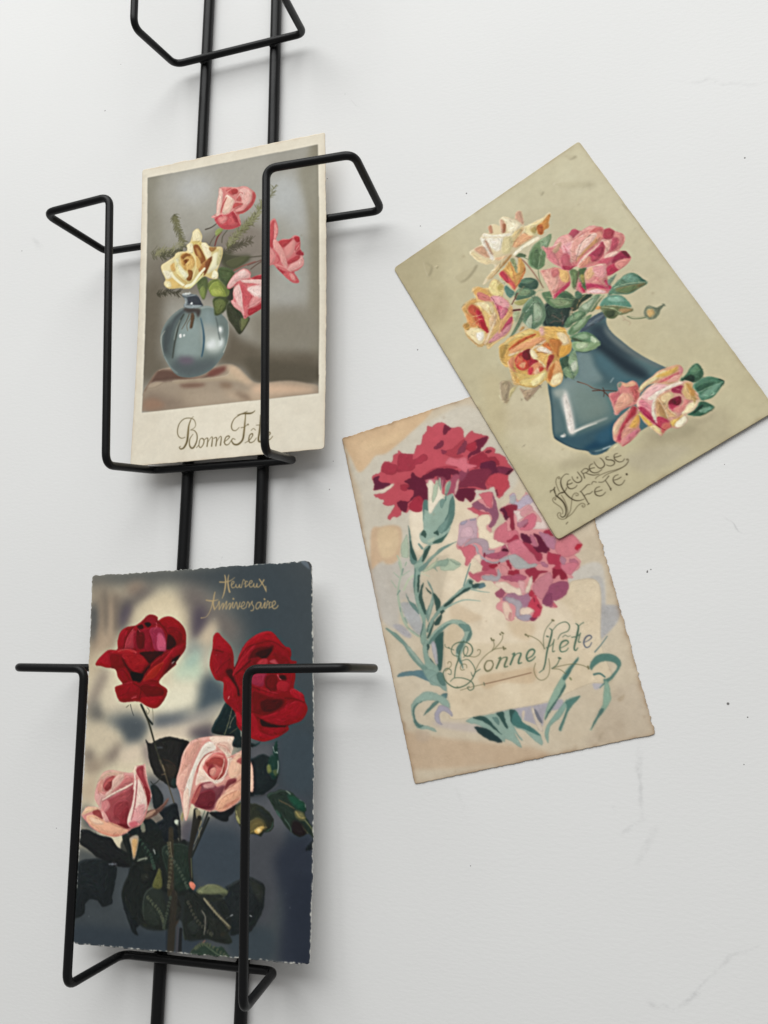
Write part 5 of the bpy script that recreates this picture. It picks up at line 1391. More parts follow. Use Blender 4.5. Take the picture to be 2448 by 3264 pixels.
P 221,178,110 b 1|305,674 328,651 362,643 418,645 447,658 452,598 463,573 505,580 529,615 569,645 607,616 648,607 672,665 680,712 653,748 628,785 644,837 640,882 648,904 616,959 589,1018 532,1070 472,1089 387,1090 312,1098 316,1054 276,1049 254,1025 235,957 224,902 235,830 246,798 284,795 300,727
p c 230,208,138 b 7|592,630 650,616 674,699 629,778 577,731 570,669
p c 184,163,90 b 6|624,686 665,677 667,711 633,733
p c 224,168,92 b 6|456,592 522,601 550,679 554,746 468,698 448,643
p c 210,122,108 b 5|480,626 523,675 553,761 501,739 459,675
p c 232,160,162 b 7|546,724 614,767 643,852 628,889 576,882 545,812
p c 207,90,112 b 9|549,806 592,878 606,904 533,945 533,883
p c 217,128,138 b 7|543,866 602,886 528,942
p c 211,160,90 b 7|310,670 377,655 420,655 441,694 363,692 314,729
p c 232,207,156 b 6|411,696 511,747 524,812 478,905 464,831 439,749
s c 184,147,76 b 1 w 3.2|489,786 479,842 492,868
p c 200,88,60 b 6|340,708 388,687 422,753 412,833 399,895 364,932 336,880 337,802
p c 194,40,58 b 6|396,749 417,813 399,895 387,965 374,939 365,854
p c 176,32,48 b 3|378,856 393,906 386,980 369,960 361,899
p c 220,143,80 b 7|310,734 346,760 340,835 319,884 286,828
s c 240,207,144 b 1 w 3.2,1.9|342,781 380,802 417,813
s c 239,182,124 b 1 w 3.2,1.9|312,847 361,835 398,846
s c 239,192,124 b 1 w 3.2|313,895 354,862
p c 238,216,164 b 7|252,851 330,891 356,958 313,1021 260,1014 241,922
p c 244,234,216 b 6|299,933 349,945 317,1001 284,985
p c 185,138,72 b 3|248,800 291,808 267,862 242,844
s c 168,120,60 b 2 w 5.1|229,905 242,970 269,1036
p c 228,185,138 b 6|448,883 514,868 498,920 424,976 327,1047 315,1030 404,961
s c 243,228,192 b 2 w 5.6|477,920 414,969 322,1043
p c 207,138,140 b 7|337,1054 408,1027 519,1006 584,1015 527,1066 436,1078
p c 200,74,100 b 5|491,994 548,980 605,967 588,1009 526,1019 469,1032
p c 232,171,108 b 5|499,968 577,930 645,909 614,957 545,986 445,1038
s c 233,198,144 b 2 w 6.2|315,1093 377,1083 462,1082
s c 138,58,74 b 1 w 3.1|551,728 549,830 512,946
p 198,178,138 b 2|252,1400 278,1396 334,1432 335,1466 358,1497 291,1518 227,1571 203,1570 192,1510
p 176,156,124 b 3|254,1402 315,1429 300,1479 220,1559 204,1503
p 208,191,134 b 2|291,1495 346,1496 282,1534 247,1547
p 185,159,128 b 2|359,1520 399,1570 508,1593 435,1625 356,1644 354,1576
s 154,138,112 b 1 w 1.8|520,1595 435,1625 358,1646
P 219,167,86 b 1|372,1172 405,1126 447,1126 496,1114 574,1124 661,1141 687,1167 710,1199 745,1186 796,1216 887,1293 885,1342 882,1393 871,1445 838,1490 791,1501 741,1495 720,1519 704,1581 686,1629 646,1668 598,1671 572,1657 560,1608 555,1582 498,1587 453,1582 403,1539 370,1501 340,1470 350,1416 371,1332 352,1304 350,1234
p c 226,196,118 b 7|449,1135 567,1135 668,1153 681,1202 581,1160 490,1148 432,1176
p c 184,146,74 b 6|393,1141 448,1149 431,1191 368,1239 368,1300 355,1237
p c 194,88,47 b 4|454,1192 555,1180 668,1200 684,1219 594,1208 497,1208 447,1211
p c 232,160,108 b 8|455,1209 588,1219 694,1250 723,1294 640,1295 534,1265 450,1243
p c 239,208,168 b 4|427,1234 508,1262 599,1296 640,1295 725,1302 682,1317 592,1307 492,1266 430,1252
p c 233,176,160 b 6|729,1190 764,1200 748,1250 715,1249
p c 230,179,92 b 10|761,1206 872,1294 866,1397 819,1385 768,1310
p c 234,208,160 b 7|828,1301 874,1349 863,1425 803,1412 814,1359
p c 200,122,56 b 8|747,1311 800,1349 813,1396 770,1434 734,1483 724,1431 730,1375
p c 223,160,64 b 10|787,1416 860,1453 807,1497 744,1490
p c 217,120,63 b 6|698,1314 728,1343 712,1452 680,1437 670,1362
p c 242,220,192 b 4|622,1327 676,1328 703,1386 704,1432 651,1371
p c 229,176,96 b 7|616,1361 689,1421 704,1454 641,1493 610,1441
p c 176,64,56 b 3|678,1429 712,1452 662,1492 600,1539 603,1511
s c 138,74,48 b 2 w 3.6|612,1344 667,1390 707,1449
p c 194,58,52 b 4|441,1306 486,1276 550,1284 592,1307 571,1390 514,1418 460,1417 425,1370
p c 124,31,44 b 4|525,1281 586,1294 545,1364 506,1337
p c 224,112,76 b 4|476,1293 503,1319 473,1359 435,1340
p c 216,74,56 b 4|432,1345 491,1364 504,1411 450,1411
p c 232,154,108 b 3|447,1356 504,1365 464,1398
p c 236,214,168 b 3|583,1300 609,1326 600,1388 571,1390 563,1346
p c 168,44,56 b 3|542,1370 581,1397 578,1426 511,1423
p c 222,138,96 b 4|511,1423 581,1420 601,1479 583,1511 532,1506 473,1465
p c 232,180,138 b 3|517,1473 561,1466 566,1493 519,1504
p c 200,74,58 b 3|566,1470 601,1479 578,1508 552,1505
p c 216,64,72 b 3|498,1422 527,1442 493,1478 472,1456
s c 240,224,184 b 2 w 7.2|591,1404 604,1451 608,1492
p c 217,138,96 b 5|391,1285 452,1275 405,1356 405,1417 384,1357
s c 238,202,168 b 2 w 5.5|386,1282 359,1377 341,1455 374,1493
p c 213,176,96 b 8|390,1383 460,1463 525,1516 487,1535 400,1473
p c 227,198,120 b 8|384,1477 480,1500 595,1513 577,1567 488,1580 414,1543
p c 240,220,154 b 5|462,1532 548,1524 586,1529 536,1568 463,1577
s c 168,132,60 b 2 w 3.6|338,1461 378,1511 437,1574
p c 230,168,104 b 7|646,1496 727,1508 704,1581 641,1597 587,1574
p c 242,220,168 b 7|611,1591 686,1599 657,1660 601,1665 578,1635
p c 210,119,60 b 5|588,1560 649,1513 686,1509 617,1580 578,1612
s 90,58,48 b 1 w 7,4.6,8.1|750,1733 798,1796 820,1847 867,1901 884,1971
s 90,58,48 b 1 w 6.9,5.2|806,1860 868,1899 952,1964
s 138,106,88 b 1 w 2.3|762,1745 798,1796 825,1851
s 74,48,42 b 1 w 4.6|881,1882 878,1909 851,1948
P 217,132,124 b 1|896,1950 925,1956 963,1968 983,1924 1013,1916 1044,1952 1091,1959 1107,1996 1096,2045 1082,2079 1049,2113 1012,2130 955,2119 906,2115 856,2123 855,2094 874,2029 882,1984
p c 207,106,112 b 8|899,1967 966,1984 949,2044 894,2050 884,2014
p c 230,162,136 b 6|969,2001 1025,2046 1014,2096 957,2106 893,2106 858,2110 884,2057
p c 200,96,92 b 6|1047,1968 1101,2006 1073,2072 1024,2110 1037,2048
p c 232,172,136 b 3|1007,1926 1087,1964 1092,1999 1033,1980
p c 127,138,120 b 5|983,1924 1013,1916 1010,1943 980,1951
P 217,161,122 b 1|1081,2064 1109,2033 1158,2017 1224,2013 1281,2002 1349,2015 1402,2030 1433,2052 1435,2089 1412,2116 1358,2142 1291,2130 1214,2070 1160,2054 1108,2068
p c 226,207,154 b 5|1090,2055 1125,2029 1233,2019 1319,2022 1328,2050 1226,2050 1163,2049
p c 227,179,86 b 6|1242,2025 1358,2042 1414,2053 1375,2075 1295,2062
p c 207,95,102 b 6|1223,2076 1309,2079 1397,2091 1424,2096 1353,2110 1297,2099
p c 226,160,144 b 5|1291,2109 1359,2100 1393,2117 1347,2141
p c 217,138,138 b 3|1425,2054 1435,2089 1412,2116 1392,2109
P 221,160,140 b 1|1044,2109 1088,2090 1151,2069 1223,2076 1287,2135 1352,2152 1397,2180 1431,2207 1418,2247 1416,2309 1396,2351 1356,2386 1321,2403 1269,2396 1257,2436 1229,2452 1172,2454 1123,2422 1078,2426 1040,2436 1026,2398 1011,2340 994,2286 994,2244 1002,2179 1021,2136
p c 236,180,176 b 9|1083,2108 1169,2082 1238,2094 1273,2139 1180,2146 1102,2149
p c 224,128,140 b 7|1046,2118 1084,2137 1120,2204 1080,2289 1051,2255 1036,2175
p c 196,60,92 b 6|1021,2158 1051,2192 1068,2309 1059,2365 1035,2301 1012,2215
p c 234,168,164 b 6|1091,2127 1159,2160 1106,2236 1093,2185
p c 240,220,200 b 3|1107,2142 1186,2136 1273,2139 1349,2157 1384,2181 1316,2170 1234,2162 1168,2166 1171,2182 1138,2174
p c 242,224,200 b 3|1149,2167 1168,2166 1106,2236 1083,2305 1067,2357 1062,2298 1090,2226
p c 208,160,112 b 6|1162,2176 1244,2176 1277,2213 1223,2260 1192,2281 1148,2362 1119,2308 1089,2295 1117,2230
p c 184,138,88 b 5|1159,2202 1150,2329 1143,2359 1116,2292
s c 240,216,176 b 1 w 4.4,2.2|1171,2182 1164,2276 1144,2363
p c 227,194,144 b 5|1195,2184 1266,2191 1271,2223 1206,2248 1189,2244
p c 168,58,82 b 5|1290,2172 1354,2189 1373,2230 1330,2278 1321,2243 1283,2203
s c 216,124,128 b 1 w 3.3|1297,2170 1333,2223 1330,2278
p c 140,31,60 b 4|1235,2241 1307,2255 1284,2302 1231,2308 1208,2264
p c 108,22,48 b 3|1237,2248 1268,2249 1248,2291
p c 192,64,86 b 3|1208,2264 1255,2310 1256,2338 1203,2323
p c 224,138,128 b 4|1216,2312 1287,2318 1314,2294 1341,2320 1286,2359 1228,2354
p c 216,168,120 b 4|1186,2249 1190,2294 1208,2375 1192,2371 1157,2327
s c 238,203,160 b 1 w 2.8|1198,2250 1188,2306 1211,2371
p c 217,176,116 b 7|1330,2249 1385,2189 1427,2211 1411,2277 1398,2338 1349,2318
p c 200,146,76 b 4|1394,2195 1410,2249 1406,2295 1370,2305
p c 239,220,174 b 6|1318,2339 1392,2348 1349,2388 1309,2402 1251,2377 1286,2359
p c 184,150,92 b 3|1377,2303 1389,2332 1356,2365
p c 192,60,84 b 5|1086,2300 1121,2324 1147,2383 1118,2411 1076,2397 1062,2360
p c 216,106,96 b 6|1094,2368 1144,2388 1126,2417 1081,2421 1046,2426
p c 228,180,92 b 6|1147,2383 1206,2388 1256,2387 1206,2409 1147,2424
p c 242,230,196 b 5|1159,2425 1224,2400 1263,2406 1247,2443 1188,2458
p c 234,203,144 b 5|1014,2335 1053,2354 1051,2429 1026,2398
p c 226,176,86 b 5|1003,2188 1018,2247 1035,2321 1014,2335 997,2281 991,2228
s c 140,32,56 b 1 w 3.3|1014,2159 1036,2259 1059,2365 1084,2416
P 221,148,128 b 1|773,2208 806,2174 873,2149 946,2135 988,2128 1009,2156 994,2202 979,2248 944,2295 941,2321 900,2335 840,2351 768,2355 760,2326 740,2285 749,2249
p c 233,191,156 b 6|781,2200 867,2159 922,2153 873,2191 794,2237 764,2245
p c 194,60,72 b 6|903,2184 982,2138 1005,2153 973,2195 916,2206 854,2234 801,2269 758,2297 825,2229
p c 227,168,80 b 6|928,2228 994,2202 970,2257 921,2280 885,2256
p c 224,140,136 b 7|792,2305 885,2298 938,2305 908,2334 828,2350 775,2343
p c 192,74,92 b 3|763,2279 811,2262 771,2319
p c 217,122,132 b 5|858,2300 930,2307 888,2334 816,2328
s c 176,48,74 b 1 w 2.8|769,2353 840,2351 912,2337
P 67,104,79 b 1|1370,2154 1431,2136 1484,2110 1536,2107 1545,2152 1533,2201 1491,2228 1440,2220 1431,2207 1408,2173
p c 95,138,104 b 6|1465,2131 1528,2119 1534,2159 1487,2175
p c 42,63,52 b 4|1385,2160 1449,2156 1466,2189 1439,2213
P 79,122,96 b 1|1424,2237 1487,2225 1536,2235 1578,2267 1617,2330 1583,2355 1501,2388 1455,2384 1409,2360 1421,2312 1422,2271
p c 58,95,74 b 6|1428,2261 1498,2267 1556,2301 1492,2305 1430,2297
p c 111,154,128 b 6|1424,2335 1518,2323 1596,2335 1510,2374 1453,2369
s c 134,170,140 b 1 w 2.7|1427,2302 1501,2311 1610,2332
s c 37,56,46 b 1 w 2.7|1594,2299 1616,2332 1579,2352
s 232,228,208 b 1 w 2.7|1493,2372 1505,2373
P 63,102,80 b 1|1278,2402 1321,2403 1368,2387 1397,2369 1434,2398 1458,2448 1453,2466 1401,2471 1346,2462 1302,2432
p c 111,154,128 b 4|1358,2422 1425,2433 1452,2458 1383,2460
p c 40,68,56 b 4|1312,2418 1387,2414 1407,2393 1362,2397
s c 138,122,88 b 1 w 2.2|1454,2463 1401,2471 1338,2464
lettering
s 51,41,26 w 3.6,5.7,7.1|142,2358 154,2363 177,2361 187,2353
s 51,41,26 w 3.6|137,2371 152,2359
s 51,41,26 w 3.6,10,5.7,4.3|178,2359 167,2391 164,2427
s 51,41,26 w 9.9,9.9,8.5,7.1,5.7|161,2414 176,2451 183,2494 175,2538 156,2570 138,2583 120,2582 112,2569
s 51,41,26 w 4.3,7.1,8.5|164,2427 187,2414 207,2416 233,2427
s 51,41,26 w 3.5,4.2,8.5,8.5,7.1,3.5|325,2323 306,2310 270,2318 246,2341 232,2382 232,2437 242,2482 262,2519 291,2540 325,2548
s 51,41,26 w 3.5,5.7|209,2422 243,2417 259,2405
s 51,41,26 w 4.2,7.1,3.5|315,2366 294,2366 274,2387 272,2413 287,2431 316,2436 336,2429
s 51,41,26 w 5.7|280,2385 297,2393 315,2394
s 51,41,26 w 3.5,7.1,4.2|337,2352 333,2375 340,2404 357,2418 380,2416 393,2397 392,2369 390,2342
s 51,41,26 w 3.5|364,2376 371,2377 367,2386 362,2382
s 51,41,26 w 3.5,6.4|413,2355 417,2379 410,2413
s 51,41,26 w 2.8,6.4,4.2|415,2356 445,2350 463,2362 463,2376 447,2382 418,2377
s 51,41,26 w 3.5,5.6,2.8|437,2381 453,2405 480,2430 516,2443
s 51,41,26 w 3.5,7,3.5|517,2350 498,2348 481,2360 474,2388 489,2415 517,2427 550,2424
s 51,41,26 w 4.9|480,2373 496,2377 513,2383
s 51,41,26 w 3.5,7,4.2|532,2343 531,2370 538,2402 556,2414 581,2408 591,2387 590,2358 584,2341
s 51,41,26 w 3.5,7,3.5|641,2367 627,2360 617,2368 622,2382 646,2401 657,2421 647,2437 624,2438 605,2426 596,2412
s 51,41,26 w 3.5,6.3,3.5|709,2381 689,2376 675,2387 669,2413 683,2441 707,2452 730,2444
s 51,41,26 w 4.9|675,2395 696,2403 721,2408
s 76,64,44 w 2.1|473,2459 497,2453 536,2456 586,2466 642,2483 694,2490 729,2482 749,2467 746,2455 737,2457 743,2464
s 76,64,44 w 2.1|521,2482 555,2476 602,2482 658,2491 709,2491 740,2478
s 51,41,26 w 3.5,7,3.5|327,2483 335,2491 337,2531 335,2578 335,2600
s 51,41,26 w 2.8,4.2|323,2598 342,2597
s 51,41,26 w 4.2,5.6,2.8|333,2485 370,2476 401,2468 419,2476
s 51,41,26 w 3.5,5.6,3.5|338,2526 365,2527 381,2535 408,2530
s 51,41,26 w 4.2|429,2480 449,2469 467,2486
s 51,41,26 w 3.5,7,3.5|470,2528 445,2523 422,2536 415,2564 432,2588 458,2594 484,2586
s 51,41,26 w 4.9|422,2544 443,2552 472,2559
s 51,41,26 w 2.8,5.6|480,2494 504,2509 531,2507 568,2493
s 51,41,26 w 4.2,6.9|529,2511 529,2544 528,2576 524,2595
s 51,41,26 w 3.5|523,2584 536,2584
s 51,41,26 w 3.5,6.9,3.5|630,2522 603,2518 579,2533 574,2562 588,2590 614,2598 648,2583
s 51,41,26 w 4.8|584,2542 608,2549 638,2549
s 51,41,26 w 13.8|682,2551 682,2554
s 76,64,44 w 2.1|199,2400 204,2359 215,2322 235,2301 255,2300 256,2315 245,2313 246,2305
s 76,64,44 w 2.1|133,2561 146,2542 147,2510 132,2473 122,2445 126,2425 143,2419 151,2432 141,2440 139,2430
s 76,64,44 w 3.5|139,2603 112,2596 94,2574 96,2548 110,2538 123,2546 117,2561 109,2557
s 76,64,44 w 2.1|198,2432 197,2486 184,2544 168,2577 142,2599
s 76,64,44 w 2.1|136,2600 186,2577 223,2535 259,2487 289,2473 307,2485 304,2499 290,2496 291,2486
s 76,64,44 w 2.1|141,2601 196,2595 252,2570 291,2565 308,2581 303,2597 287,2597 286,2583 295,2584
s 51,41,26 w 4.2|116,2642 128,2636 135,2635
'''
